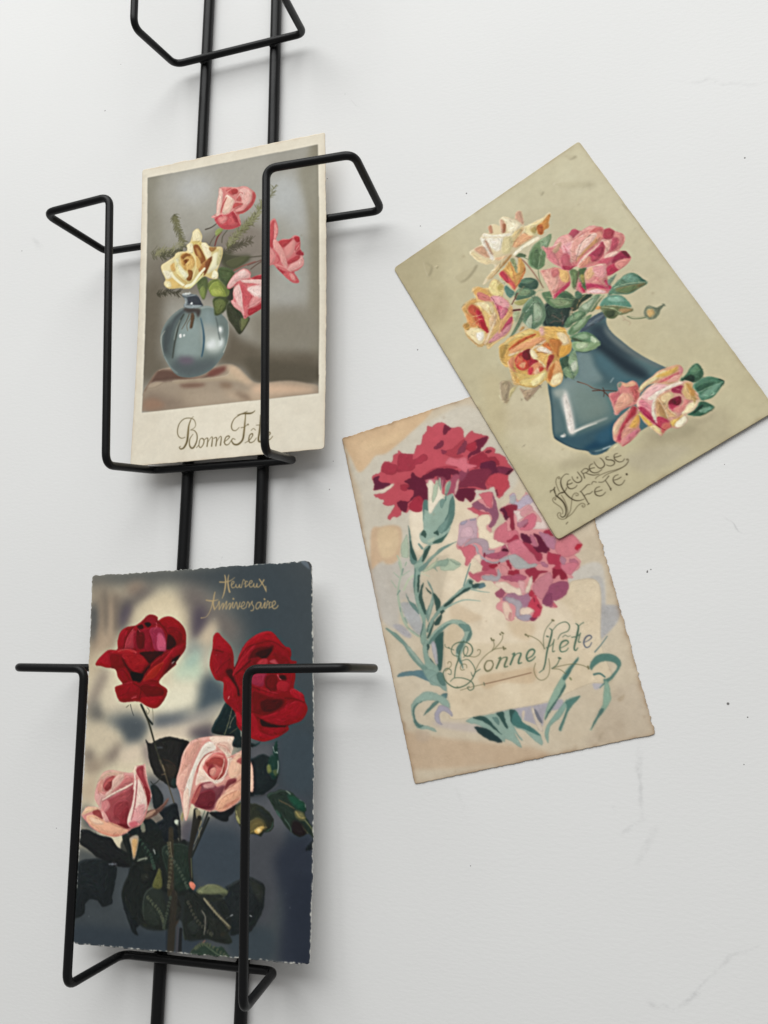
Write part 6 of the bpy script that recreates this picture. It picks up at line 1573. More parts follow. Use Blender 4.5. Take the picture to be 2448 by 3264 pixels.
ART['B'] = '''
p 201,192,174 b 22|60,142 710,94 1102,66 1308,443 1288,813 825,900 453,868 364,1085 34,994 58,522
p 210,176,136 b 11|11,-11 181,-38 485,-27 821,-44 753,45 566,143 477,186 345,239 251,233 174,289 85,325 47,202
p 216,183,141 b 23|153,90 394,95 550,106 456,171 215,174
p 188,180,168 b 20|0,1070 166,1129 321,1102 387,1243 342,1499 203,1437 120,1643 -18,1475
p 201,169,135 b 11|82,828 171,818 269,832 325,868 321,950 268,1088 208,1133 147,1120 125,1090 64,1108 18,1117
p 210,182,143 b 14|137,843 290,865 282,995 215,1073 119,1054
p 169,169,168 b 9|190,1461 253,1463 307,1530 328,1615 317,1724 265,1712 210,1586
p 168,164,166 b 8|93,1610 161,1620 214,1693 218,1733 167,1714
p 198,191,179 b 13|1515,1568 1760,1564 1641,2005 1459,1960 1489,1769
p 180,176,171 b 8|1483,1637 1565,1637 1734,1661 1641,2005 1459,1960 1478,1732
p 154,153,158 b 7|1605,1819 1621,1871 1579,1990 1541,1980
p 171,168,166 b 6|1474,1822 1791,1877 1771,1971 1707,2029 1596,2101 1520,2180 1482,2232 1471,2157 1483,1950
p 143,142,152 b 5|1599,1841 1628,1849 1591,1964 1551,2041 1517,2032 1565,1945
p 140,143,156 b 6|1467,2082 1531,2048 1551,2090 1490,2155 1474,2145
p 179,174,178 b 5|1480,2305 1537,2342 1556,2383 1517,2416 1470,2411
p 164,158,166 b 5|729,2426 921,2424 1119,2437 1231,2437 1203,2497 1089,2503 1041,2595 981,2558 899,2511 838,2504
p 203,184,160 b 5|924,2461 944,2459 925,2510 911,2513
p 205,189,169 b 4|995,2458 1014,2456 1041,2595 1032,2629 1004,2593
p 108,111,124 b 3|1016,2460 1032,2484 1050,2561 1036,2564 1017,2518
p 213,194,163 b 3|488,1744 656,1615 1391,1642 1540,1623 1704,1695 1608,2101 1613,2385 1444,2374 1114,2432 843,2425 405,2409 400,2305 405,2170
p 220,201,172 b 12|433,786 530,799 613,579 805,668 813,761 918,822 1074,793 1118,911 998,1097 727,1184 400,1095
p 226,210,184 b 12|428,777 548,789 478,1026 404,1080 408,931
p 220,202,174 b 14|661,1268 1055,1446 1399,1747 1455,1898 1396,2019 531,1810
p 223,205,176 b 21|710,1061 868,1324 903,1478 734,1577 595,1541
p 205,180,147 b 14 a 0.6|595,1541 717,1644 807,1723 695,1737 563,1676
p 203,176,140 b 24 a 0.6|986,1781 1169,1866 1101,1970 996,1905
p 201,172,136 b 11 a 0.7|672,2142 851,2151 1090,2174 1048,2275 833,2226 696,2243
p 207,187,155 b 24|544,1688 630,1758 591,1848 467,1867
p 194,168,138 b 21|-23,2408 219,2493 496,2585 965,2735 945,2813 18,2699 -39,2547
p 184,162,138 b 14 a 0.7|98,2419 196,2460 182,2521 94,2503
p 190,176,164 b 14|257,2395 594,2487 567,2537 305,2448
p 191,174,150 b 29|1517,2506 1773,2443 1793,2787 1616,2797 1322,2784 1415,2662
p 182,164,140 b 17 a 0.7|1400,2717 1592,2669 1591,2780 1442,2785
p 168,148,120 b 5 a 0.6|1616,2515 1669,2497 1647,2534 1617,2533
p 169,152,127 b 6 a 0.6|1434,2724 1460,2718 1439,2749 1402,2776
P 198,74,87 b 1 j 5|181,402 218,381 259,378 287,324 323,303 373,327 402,273 435,267 455,246 479,281 550,311 585,299 602,257 642,254 672,192 709,165 730,124 761,142 811,127 862,140 910,199 983,214 1002,260 997,312 1058,278 1090,303 1130,324 1181,360 1155,402 1110,433 1096,460 1167,444 1211,477 1200,507 1243,528 1275,576 1290,634 1308,677 1255,713 1248,771 1248,800 1205,825 1176,853 1137,864 1130,803 1125,764 1072,770 1029,765 982,743 970,792 924,831 890,784 869,808 812,768 808,722 760,730 709,692 670,596 613,579 619,650 595,719 565,718 535,778 487,787 425,754 399,765 365,744 351,770 310,781 298,766 248,779 242,754 295,708 318,676 250,664 228,638 238,614 176,569 174,541 251,556 347,515 281,526 173,509 192,460
p c 168,49,66 b 1 j 5|282,346 321,311 405,360 392,419 335,425 281,385
p c 168,49,66 b 1 j 5|446,286 550,311 555,360 645,341 674,381 630,406 559,408 536,440 414,426 406,392
p c 178,58,72 b 1 j 5|799,374 877,367 962,332 1000,329 911,417 962,456 874,444 810,393
p c 111,33,54 b 1 j 5|865,160 910,199 873,226 853,243 839,223
p c 125,42,64 b 1 j 5|738,323 790,285 822,280 822,311 785,338
p c 143,48,72 b 1 j 5|797,350 837,378 796,388
p c 132,51,72 b 1 j 5|906,423 962,363 999,336 1008,362 980,415 946,428
p c 111,32,56 b 1 j 5|1074,368 1137,357 1181,360 1147,406 1081,462 1002,476 980,507 994,450 1074,429
p c 176,44,62 b 1 j 5|995,381 1074,368 1058,432 1006,431
p c 160,42,60 b 1 j 5|1008,485 1109,471 1141,519 1196,537 1208,608 1095,558 1022,581 983,524
p c 125,37,54 b 1 j 5|1129,478 1155,463 1182,475 1156,490
p c 100,32,58 b 1 j 5|1058,585 1089,549 1181,570 1189,625 1218,657 1134,669 1108,623
p c 122,42,68 b 1 j 5|1191,618 1303,668 1241,709 1197,680
p c 79,24,44 b 1 j 5|1231,691 1310,670 1272,703
p c 127,42,64 b 1 j 5|886,646 975,590 1120,604 1129,660 1070,717 1065,768 987,722 844,695 817,747 848,680
p c 143,60,84 b 1 j 5|872,581 952,560 957,600 886,646
p c 218,106,120 b 1 j 5|800,467 839,433 887,455 922,466 973,474 976,522 1029,553 1032,569 973,566 945,588 896,543 852,506
p c 178,58,74 b 1 j 5|603,522 697,481 859,508 884,531 797,512 690,510
p c 103,29,52 b 1 j 5|588,518 645,504 726,490 839,525 889,571 865,609 829,568 805,607 748,589 712,548 671,558 605,546
p c 103,29,52 b 1 j 5|442,512 499,499 517,457 559,509 605,546 619,650 597,712 552,707 515,665 431,694 411,749 385,761 356,718 343,668 378,655 442,682 493,628 492,597 434,579 472,552
p c 168,42,60 b 1 j 5|446,698 531,662 557,716 528,776 487,787 434,749
p c 168,46,64 b 1 j 5|406,532 472,552 440,589 403,578
p c 100,32,58 b 1 j 5|191,413 244,405 235,449 321,491 301,509 181,512 192,460
p 227,211,189 b 1 j 5|179,519 242,522 333,506 351,512 302,540 237,548
p c 103,29,52 b 1 j 5|836,700 984,736 962,797 924,831 890,784 869,808 812,768
p c 103,29,52 b 1 j 5|1130,803 1147,793 1161,827 1135,841
p c 196,64,78 b 1 j 5|1091,693 1165,663 1255,713 1248,771 1215,813 1149,845 1147,793 1120,755 1081,735
p c 166,72,94 b 1 j 5|805,607 857,577 889,602 848,680 810,745 797,703 774,734 762,723
p c 199,102,118 b 1 j 5|610,555 678,561 702,591 625,591
p c 143,60,80 b 1 j 5|710,555 773,582 752,636 710,685 713,609
p c 214,166,160 b 1 j 5|858,638 875,628 839,716 813,731
P 143,168,152 b 1 j 3|557,716 593,727 588,816 644,772 707,730 746,726 799,726 796,816 774,893 736,956 702,1006 634,1069 573,1074 514,1066 465,1015 469,963 508,929 522,835
p c 79,116,108 b 1 j 3|557,716 594,723 584,800 548,789 521,872
p c 82,118,110 b 1 j 3|803,743 794,823 760,918 700,983 635,1002 685,919 730,857 764,777
p c 109,141,130 b 4 j 3|613,966 685,919 741,875 698,960 642,1004
p c 111,143,132 b 2 j 3|688,747 734,745 687,815
p c 52,80,71 b 1 j 3|478,973 499,934 521,970 506,1003 488,983
p c 47,77,69 b 1 j 3|578,986 612,973 616,1019 591,997
p c 52,90,80 b 1 j 3|555,1054 643,1034 707,1015 657,1068 587,1078
p c 174,191,168 b 1 j 3|524,1024 586,1018 563,1049 517,1052
p 181,192,162 b 1 j 3|623,765 686,594 709,593 678,691 631,760
p 168,183,156 b 1 j 3|737,700 770,627 803,614 802,651 758,707
p 230,216,192 b 1 j 3|579,821 627,583 670,596 624,728 668,703 730,569 721,703 732,752 706,737 651,774
p 169,184,156 b 1 j 3|663,625 702,606 675,690 626,751
p 145,166,144 b 1 j 3|709,593 728,576 724,643 710,670
p 127,154,136 b 1 j 3|744,703 773,643 806,618 791,663 756,714
s 197,112,124 w 8.8,4.4|746,597 716,694
s 79,116,108 w 8.8|746,711 731,759
P 217,138,140 b 1 j 5|887,869 928,870 926,847 967,833 1014,821 1003,791 1030,788 1102,794 1112,842 1117,910 1108,1004 1067,1051 1031,1078 1038,1109 1083,1077 1137,1064 1171,1044 1150,1038 1142,1014 1125,965 1130,944 1185,930 1217,918 1231,863 1268,859 1281,922 1338,894 1373,897 1449,1182 1459,1199 1487,1278 1604,1283 1645,1337 1660,1383 1621,1429 1583,1440 1618,1491 1589,1546 1528,1572 1534,1601 1493,1597 1491,1632 1458,1706 1382,1735 1348,1733 1362,1785 1316,1774 1265,1733 1253,1779 1197,1834 1148,1835 1077,1811 1044,1775 1024,1798 984,1788 957,1725 928,1697 923,1660 967,1629 941,1587 941,1559 988,1542 954,1505 936,1465 861,1445 824,1446 780,1387 781,1352 819,1376 879,1370 889,1330 840,1259 784,1309 763,1289 778,1242 764,1179 732,1156 759,1075 788,986 817,957 883,961 935,962 961,947 905,901
p c 224,169,160 b 3 j 5|1131,855 1202,861 1212,938 1154,936 1127,899
p c 216,194,184 b 4 j 5|1144,889 1282,1003 1393,962 1449,1182 1341,1165 1241,1108 1235,1018
p c 179,164,180 b 3 j 5|1229,869 1275,861 1273,927 1337,901 1378,906 1393,962 1333,974 1270,992 1227,935
p c 169,168,172 b 2 j 5|1219,881 1270,881 1256,936 1215,924
p c 207,140,144 b 3 j 5|1279,1016 1359,981 1375,1030 1295,1065
p c 215,154,150 b 3 j 5|1248,1081 1298,1051 1375,1030 1420,1130 1354,1111
p c 143,80,104 b 1 j 5|928,855 974,835 1014,880 1055,922 1090,902 1100,801 1112,842 1117,910 1108,1004 1064,1065 1014,1058 1049,1009 1052,966 1011,924 957,901 926,877
p c 207,95,108 b 1 j 5|999,790 1100,801 1090,873 1071,919 1035,886 1019,830
p c 200,80,95 b 1 j 5|888,866 940,881 988,925 1047,957 1016,963 951,959 926,907
p c 230,211,180 b 1 j 5|928,989 959,954 1031,963 1049,1009 1028,1033 996,1045 1011,1101 1042,1095 1035,1152 1087,1203 1136,1267 1124,1285 1081,1230 986,1233 974,1164 919,1119 929,1048
p c 189,154,164 b 2 j 5|788,986 831,961 927,966 925,1033 905,1115 839,1112 772,1145 744,1107
p c 205,164,172 b 4 j 5|811,1015 884,1021 874,1092 780,1080
p c 154,146,164 b 1 j 5|805,961 849,952 857,976 811,985
p c 154,146,164 b 1 j 5|887,948 931,949 925,973 891,975
p c 168,144,152 b 2 j 5|846,1114 919,1119 979,1173 972,1229 1018,1249 981,1282 921,1259 922,1194 874,1151 784,1155
p c 170,166,170 b 2 j 5|864,1163 895,1186 900,1253 983,1333 1059,1318 1116,1319 1079,1352 967,1336 901,1282
p c 207,100,112 b 1 j 5|743,1144 777,1153 857,1161 869,1230 805,1285 763,1303 777,1248 764,1179
p c 227,201,176 b 1 j 5|832,1264 888,1243 901,1282 881,1364 828,1371 793,1333
p c 176,80,104 b 1 j 5|935,1262 1042,1270 1081,1230 1113,1246 1106,1302 1030,1317 976,1303
p c 79,21,40 b 1 j 5|1071,1256 1103,1258 1118,1284 1090,1280
p c 143,32,56 b 1 j 5|921,1259 936,1241 934,1270 922,1277
p c 180,69,92 b 1 j 5|897,1296 966,1343 1006,1354 969,1387 886,1372
p c 168,31,52 b 1 j 5|942,1351 1006,1354 993,1379 963,1382
p c 168,31,52 b 1 j 5|1015,1349 1033,1347 1027,1360 1016,1358
p c 198,90,108 b 1 j 5|778,1365 838,1388 906,1378 978,1382 985,1442 947,1417 869,1411 854,1443 824,1446 785,1396
p c 169,164,168 b 2 j 5|867,1418 932,1421 983,1448 1003,1396 1015,1435 990,1479 907,1464
p c 207,106,120 b 1 j 5|1042,1124 1091,1073 1152,1061 1150,1126 1206,1134 1224,1176 1208,1236 1140,1225 1087,1203 1038,1167
p c 140,36,56 b 1 j 5|1151,950 1212,938 1266,954 1249,993 1227,994 1201,1126 1174,1118 1188,1034 1152,1031
p c 92,26,52 b 1 j 5|1129,951 1159,945 1173,978 1178,1017 1181,1032 1155,1047 1142,1014 1154,995
p c 210,103,122 b 1 j 5|1238,1121 1333,1054 1386,1070 1373,1124 1341,1165 1271,1160
p c 156,64,88 b 1 j 5|1266,1122 1320,1108 1276,1140
p c 176,108,128 b 1 j 5|1231,1090 1305,1082 1313,1107 1249,1132
p c 168,44,68 b 1 j 5|1116,1204 1162,1194 1204,1170 1217,1203 1210,1230 1146,1226
p c 210,112,128 b 1 j 5|1125,1228 1227,1220 1274,1312 1318,1417 1320,1439 1241,1417 1184,1331 1133,1309
p c 92,26,52 b 1 j 5|1232,1185 1265,1184 1294,1210 1310,1257 1291,1274 1248,1248
p c 164,48,72 b 1 j 5|1235,1244 1291,1274 1332,1335 1355,1384 1318,1417 1283,1336
p c 100,26,52 b 1 j 5|1330,1206 1368,1223 1405,1298 1419,1352 1394,1367 1335,1350 1306,1299 1349,1297
p c 192,106,128 b 1 j 5|1300,1212 1322,1210 1342,1295 1326,1305 1303,1284
p c 163,40,62 b 1 j 5|1406,1213 1464,1207 1479,1255 1452,1254
p c 181,116,140 b 1 j 5|1373,1203 1400,1211 1452,1254 1487,1278 1460,1356 1411,1329 1392,1266
p c 210,117,127 b 3 j 5|1460,1356 1503,1297 1604,1283 1642,1350 1657,1396 1569,1443 1485,1420
p c 176,48,72 b 1 j 5|1401,1368 1443,1394 1487,1413 1470,1451 1485,1525 1493,1597 1447,1592 1451,1551 1390,1570 1399,1509 1429,1475 1380,1448
p c 143,31,52 b 1 j 5|1399,1509 1440,1513 1483,1532 1490,1583 1447,1592 1438,1548 1397,1572
p c 192,31,52 b 1 j 5|1604,1389 1630,1368 1661,1380 1648,1401 1606,1407
p c 184,104,124 b 2 j 5|1534,1468 1583,1468 1593,1505 1555,1520
p c 207,112,128 b 1 j 5|1468,1486 1600,1507 1544,1562 1526,1578 1502,1565
p c 176,120,140 b 1 j 5|1483,1426 1519,1450 1502,1488 1478,1474
p c 173,104,128 b 1 j 5|1330,1427 1374,1446 1372,1481 1336,1457
p c 169,170,168 b 1 j 5|1102,1315 1158,1323 1216,1375 1241,1417 1300,1433 1267,1453 1199,1442 1146,1427 1114,1383
p c 160,36,56 b 1 j 5|1081,1345 1106,1359 1109,1403 1097,1422 1081,1374
p c 160,36,56 b 1 j 5|1077,1431 1122,1435 1159,1445 1149,1471 1106,1470 1075,1451
p c 216,136,140 b 1 j 5|1032,1368 1069,1393 1072,1436 1027,1446
p c 176,80,106 b 1 j 5|1010,1456 1079,1467 1162,1475 1202,1513 1149,1528 1069,1507 1025,1481
p c 160,42,64 b 1 j 5|1204,1464 1254,1446 1308,1485 1371,1509 1307,1513 1240,1559 1233,1529 1218,1504
p c 224,205,184 b 1 j 5|1163,1609 1207,1550 1238,1509 1236,1544 1196,1618 1167,1624
p c 200,120,132 b 1 j 5|1236,1572 1332,1527 1376,1517 1385,1590 1342,1648 1273,1700 1231,1648
p c 154,74,104 b 1 j 5|1289,1691 1365,1613 1437,1603 1491,1632 1458,1706 1382,1735 1316,1774 1269,1741
p c 140,64,96 b 1 j 5|1279,1702 1339,1662 1351,1693 1321,1754 1278,1736
p c 228,205,182 b 1 j 5|966,1487 1040,1506 1097,1564 1135,1581 1128,1635 1079,1608 1015,1578 988,1542 926,1533
p c 160,76,100 b 1 j 5|939,1565 988,1542 1015,1578 985,1613 946,1595
p c 219,160,160 b 1 j 5|1135,1524 1174,1541 1162,1616 1135,1609
p c 163,112,136 b 1 j 5|983,1619 1054,1595 1135,1637 1186,1629 1183,1698 1145,1737 1098,1726 1072,1663 1019,1649
p c 170,160,168 b 2 j 5|1013,1613 1089,1653 1118,1703 1088,1737 1083,1785 1055,1785 1057,1694 1017,1656
p c 184,44,64 b 1 j 5|1186,1629 1218,1616 1222,1652 1193,1659
p c 204,58,80 b 1 j 5|1196,1674 1229,1654 1242,1713 1254,1772 1200,1821 1167,1813 1194,1764 1153,1733
p c 143,34,56 b 1 j 5|1213,1664 1217,1700 1209,1705
p c 143,34,56 b 1 j 5|1232,1725 1245,1756 1237,1761
p c 227,194,172 b 1 j 5|973,1659 1015,1663 1029,1722 1015,1775 979,1780 964,1727
p c 207,138,132 b 1 j 5|1012,1732 1022,1748 1005,1786 994,1776
p c 230,203,180 b 1 j 5|1098,1726 1159,1734 1192,1770 1154,1782 1110,1791 1088,1765
p c 165,154,168 b 1 j 5|1057,1778 1113,1778 1159,1790 1149,1829 1083,1813
p c 138,48,80 b 1 j 5|1153,1816 1200,1821 1182,1837 1154,1837
p 210,96,110 b 1 j 5|1346,1740 1368,1773 1358,1784 1339,1766
p 169,183,158 b 1 j 3|299,1014 338,969 365,942 341,1108 292,1108 284,1078
s 163,178,154 b 1 w 17.3,12,20,20,14.7|250,1137 252,1220 212,1305 185,1392 181,1499 188,1594 218,1674 278,1741
s 179,189,159 w 16|241,1360 290,1298 339,1270
s 170,183,154 b 1 w 12.2|248,1082 263,1141 261,1182
s 125,147,132 w 14.1,9.1|271,1198 251,1240
s 147,165,140 w 12.1,9.1|309,1154 294,1177
s 160,174,152 w 10.1,7|249,1247 321,1225
s 160,174,152 w 10.1,6.1|223,1253 189,1203
s 160,174,152 w 10.1,6.1|182,1324 155,1259
s 111,140,128 b 1 w 12.1,6.7|207,1357 179,1384
s 127,151,138 b 1 w 9.3|181,1485 177,1518
s 127,151,138 b 2 w 15.9,9.3|199,1576 210,1619
s 131,153,140 b 1 w 6.6|214,1660 280,1735
p 169,185,158 b 1 j 3|582,1241 630,1210 674,1225 715,1256 731,1288 668,1311 571,1285
p 136,160,140 b 1 j 3|467,1257 533,1214 642,1217 617,1264 538,1249 542,1291 516,1257
p 143,164,142 b 1 j 3|654,1223 723,1279 696,1278
p 178,189,158 b 1 j 3|425,1259 534,1208 566,1189 527,1239 480,1261
s 183,191,162 b 1 w 6.6|397,1259 468,1311
s 111,138,128 w 20.1,16.1|460,1079 441,1039
P 92,125,116 b 1 j 3|391,859 395,937 387,1031 400,1158 379,1186 353,1179 343,1129 372,1006
p c 47,79,72 b 1 j 3|373,1000 390,1018 400,1158 366,1121
P 132,160,144 b 1 j 3|367,1210 387,1182 456,1125 481,1078 538,1073 516,1108 465,1175 438,1202 407,1248 377,1348 358,1430 368,1506 378,1581 352,1661 328,1825 283,1782 334,1650 323,1548 317,1426 331,1336
p c 79,117,108 b 1 j 3|354,1234 367,1237 320,1413 315,1372
p c 45,74,66 b 1 j 3|378,1281 395,1285 377,1348 351,1415 354,1369
p c 47,76,68 b 1 j 3|438,1175 483,1099 530,1077 497,1130 451,1178
P 106,138,128 b 1 j 3|397,1232 453,1199 533,1153 626,1111 749,1101 679,1119 574,1157 494,1203 427,1253 399,1252
p c 132,160,144 b 1 j 3|471,1184 580,1132 628,1104 575,1151 497,1191
s 143,168,151 b 1 w 26.7|376,1199 425,1199
P 53,82,74 b 1 j 3|404,1348 409,1356 376,1441 379,1575 364,1581 348,1501 347,1447 374,1387
P 47,76,68 b 1 j 3|417,1382 453,1435 450,1447 429,1422
P 111,142,132 b 1 j 3|442,1335 462,1370 473,1440 455,1515 418,1585 375,1653 379,1575 429,1508 460,1436
p c 147,171,154 b 1 j 3|447,1460 455,1502 401,1600 380,1628
P 51,80,72 b 1 j 3|471,1446 510,1516 479,1587 460,1582 464,1504
P 95,128,120 b 1 j 3|255,1390 269,1454 312,1505 321,1574 282,1517 257,1444
P 127,156,142 b 1 j 3|369,1678 441,1604 522,1552 599,1512 676,1472 722,1451 765,1410 800,1432 788,1455 840,1459 877,1472 870,1503 791,1496 752,1492 636,1528 540,1589 495,1604 421,1658 378,1726 346,1718
p c 43,70,64 b 1 j 3|526,1559 640,1509 716,1476 763,1475 761,1485 650,1525 559,1568
p c 47,74,72 b 1 j 3|776,1479 801,1459 857,1473 832,1493
p c 84,116,124 b 1 j 3|844,1470 881,1470 870,1503 824,1498
p c 51,82,74 b 1 j 3|764,1416 794,1444 784,1458 764,1443
s 111,142,132 w 13.6,7.8|715,1450 762,1369 806,1298
s 147,168,152 b 1 w 12.8,5.1|766,1492 837,1527 898,1550
s 147,170,154 b 1 w 15.5,12.9,5.2|498,1592 586,1568 696,1557 813,1596
s 111,142,130 b 1 w 5.2|514,1583 584,1574
p 45,74,68 b 1 j 3|490,1596 513,1589 523,1605 492,1617
p 47,76,70 b 1 j 3|426,1666 492,1617 476,1672 433,1694
p 47,76,70 b 1 j 3|352,1720 389,1650 360,1715
p 54,86,78 b 1 j 3|342,1763 382,1708 429,1654 361,1768
P 148,173,156 b 1 j 3|335,1794 396,1737 488,1694 559,1679 623,1695 678,1741 696,1804 678,1851 632,1878 593,1927 572,1960 567,2061 548,2006 534,1951 546,1903 583,1860 635,1808 606,1736 552,1710 476,1744 394,1802 348,1823
p c 92,127,118 b 1 j 3|337,1814 422,1743 526,1704 558,1712 460,1753 378,1811
p c 104,138,128 b 1 j 3|609,1724 677,1747 696,1804 665,1796 629,1781
p c 85,119,110 b 1 j 3|580,1872 624,1857 562,1945 543,1915
p c 85,119,110 b 1 j 3|676,1805 693,1816 646,1875 636,1860
p c 85,119,110 b 1 j 3|556,1969 570,2049 561,2060 543,1998
P 53,90,84 b 1 j 3|394,1802 474,1750 467,1794 435,1915 394,2034 367,2002 390,1905
P 134,162,148 b 1 j 3|295,1817 333,1774 347,1830 320,1888 354,1973 374,2004 366,2092 315,2080 278,2007 280,1911
p c 47,76,72 b 1 j 3|330,1813 347,1830 332,1891 355,1967 334,1943 322,1876
p 179,176,182 b 1 j 3|363,1820 391,1814 396,1880 380,1979 360,1949
p 90,124,116 b 1 j 3|296,1726 336,1643 336,1670 290,1751
P 109,141,130 b 1 j 3|31,1618 95,1664 153,1744 198,1820 246,1910 294,1998 275,2020 222,1956 174,1867 140,1773
p c 148,171,156 b 2 j 3|154,1770 208,1836 264,1952 238,1946 190,1857
P 86,120,128 b 1 j 3|49,1987 93,1978 187,1987 277,2013 298,2095 238,2062 166,2020 52,2004
P 127,156,144 b 1 j 3|254,1995 342,2022 359,2064 392,2097 406,2151 317,2131 284,2098
p 60,100,96 b 2 j 3|348,2055 397,2048 402,2112 371,2131
P 127,154,142 b 1 j 3|305,2060 384,2049 407,2083 400,2190 347,2142 291,2086
p c 87,120,111 b 3 j 3|352,2056 399,2053 401,2140 365,2132
p 79,114,116 b 1 j 3|350,2211 397,2204 396,2225 380,2243
P 139,164,150 b 1 j 3|93,2274 113,2221 169,2182 251,2161 320,2194 384,2244 399,2290 393,2317 344,2285 307,2249 235,2229 172,2234 126,2267 113,2322 131,2376 185,2408 233,2433 255,2469 180,2432 122,2416 96,2361
p c 79,115,108 b 1 j 3|111,2264 157,2230 205,2226 136,2255 113,2322 130,2382 172,2398 124,2410 96,2361
p 85,119,111 b 1 j 3|181,2329 220,2294 291,2249 320,2259 266,2290 206,2320
p 160,154,168 b 4 j 3|263,2368 283,2315 329,2282 382,2315 403,2355 396,2382 348,2329 306,2348 300,2404 317,2429 277,2406
P 138,164,150 b 1 j 3|499,2436 573,2423 682,2429 843,2428 893,2460 910,2533 968,2586 1015,2651 1012,2718 965,2681 902,2593 852,2562 837,2538 856,2604 878,2657 860,2646 830,2592 858,2707 764,2626 732,2640 649,2561 593,2494 513,2456
p c 45,77,72 b 1 j 3|551,2422 637,2433 676,2483 711,2546 737,2590 685,2534 634,2475
p c 45,77,72 b 1 j 3|733,2429 784,2430 786,2479 789,2556 768,2524 752,2472
p c 45,77,72 b 1 j 3|835,2430 877,2436 845,2505 825,2515
p c 64,112,106 b 1 j 3|828,2516 875,2442 910,2533 968,2586 1013,2657 905,2580 854,2556
p c 95,128,120 b 2 j 3|698,2453 738,2469 733,2516 711,2491
P 34,56,58 b 1 j 3|545,2491 617,2513 672,2559 726,2632 703,2638 638,2607 578,2553
P 138,168,147 b 1 j 2|1419,2169 1413,2192 1357,2240 1329,2276 1289,2310 1277,2356 1241,2397 1176,2455 1112,2514 1069,2559 1091,2497 1134,2428 1189,2361 1257,2291 1322,2232 1373,2201
p c 69,112,106 b 1 j 2|1419,2169 1413,2192 1329,2276 1283,2309 1277,2283 1350,2220
p c 63,100,92 b 1 j 2|1283,2333 1275,2362 1191,2446 1069,2559 1118,2491 1197,2423 1250,2362
P 127,159,144 b 1 j 2|1360,2438 1348,2457 1265,2517 1199,2604 1168,2652 1155,2631 1211,2559 1245,2500 1188,2554 1108,2597 1076,2650 1056,2715 1044,2656 1079,2591 1175,2509 1236,2462 1279,2441
p c 79,122,112 b 1 j 2|1360,2438 1341,2461 1258,2521 1162,2650 1155,2631 1252,2496 1250,2459
P 79,122,112 b 1 j 2|1483,2251 1502,2225 1541,2192 1592,2185 1659,2207 1700,2253 1692,2305 1628,2363 1578,2393 1553,2394 1555,2364 1593,2361 1652,2320 1672,2289 1645,2258 1589,2239 1524,2255 1487,2282
P 134,168,147 b 1 j 2|1556,2383 1582,2400 1578,2459 1565,2516 1512,2570 1451,2616 1378,2686 1379,2672 1462,2577 1507,2521
p c 74,111,104 b 1 j 2|1456,2576 1502,2562 1466,2607 1378,2686
s 74,111,104 w 15.8,12.3|1496,2315 1538,2318 1566,2349
s 90,127,120 w 12.3,7|1548,2393 1512,2415
s 79,111,112 b 1 w 9.5,5.9|1543,2162 1596,2125 1659,2073
lettering
s 70,96,76 w 3.7,4.9|468,1847 467,1867 493,1886 526,1906
s 70,96,76 w 8.6|490,1878 493,1882
s 76,100,78 w 4.9,9.7,4.9|555,1962 517,1945 504,1909 526,1873 572,1859 628,1871 663,1902 665,1947 632,1976 597,1963 600,1923 621,1900 634,1919 621,1953 586,1977
s 106,102,68 w 4.8|632,1980 674,1994 711,1982 725,1957 711,1946 702,1954
s 76,100,78 w 10.9,9.7,7.3|569,1924 542,1983 507,2040 482,2107
s 76,100,78 w 4.8,8.4,4.8|443,2129 481,2111 542,2125 593,2156 611,2184 608,2216 576,2225 561,2201 579,2197
s 76,100,78 w 4.8,9.7,4.8|563,2000 614,2000 644,2047 649,2097 622,2139 581,2170 527,2186 469,2181 420,2137 402,2089 407,2049 437,2028 467,2047 460,2078 440,2069
s 106,102,68 w 4.9|454,1995 466,1982 482,1993 473,2020 425,2045
s 106,102,68 w 4.8|591,2059 593,2035 566,2025 545,2041 547,2065 572,2067
s 106,102,68 w 3.6|504,2209 590,2204 698,2204 838,2204 1058,2202
s 122,86,64 w 5.9|698,2205 879,2205 1058,2202
s 70,96,76 w 3.6,9.6,4.8|616,2097 624,2131 651,2105 692,2091
s 106,102,68 w 4.8|649,2097 696,2043 756,2001 830,1974 895,1977
s 106,102,68 w 4.8|807,1981 836,1947 838,1907
s 106,102,68 w 4.8|811,1981 869,1947 906,1915 918,1886
s 106,102,68 w 11.9|915,1865 925,1875
s 106,102,68 w 11.9|900,1873 903,1878
s 106,102,68 w 12|826,1888 830,1905
s 106,102,68 w 12|843,1904 844,1907
s 106,102,68 w 11.9|901,1971 901,1991
s 106,102,68 w 11.9|913,1986 915,1988
s 110,106,74 w 7.1,14.2,7.1|797,2054 757,2045 726,2080 735,2115 770,2112 796,2078 787,2047
s 90,108,80 w 7.1,14.2,14.2|844,2046 862,2043 842,2074 812,2112
s 90,108,80 w 5.3,7.1,14.1,14.1,7.1|828,2090 872,2052 906,2051 905,2065 883,2095 875,2117 899,2118
s 76,108,86 w 7,14.1,14.1|953,2040 971,2037 951,2068 921,2109
s 76,108,86 w 5.3,7,14,14,7|937,2084 981,2047 1015,2045 1014,2059 991,2092 983,2116 1008,2115
s 76,108,86 w 7,14,14,7|1053,2097 1095,2085 1121,2058 1109,2039 1078,2046 1052,2081 1058,2115 1090,2113 1116,2096
s 106,102,68 w 4.7|1088,1927 1131,1950 1176,1996 1200,2058
s 106,102,68 w 14.1|1085,1922 1090,1927
s 106,102,68 w 10.6|1100,1940 1101,1942
s 86,100,74 w 4.7|1193,2056 1208,1980 1245,1917 1305,1872
s 106,102,68 w 14|1304,1866 1313,1872
s 68,99,80 w 4.6,13.9,11.6,9.3|1268,1919 1282,1942 1255,2000 1211,2076 1173,2162 1152,2196
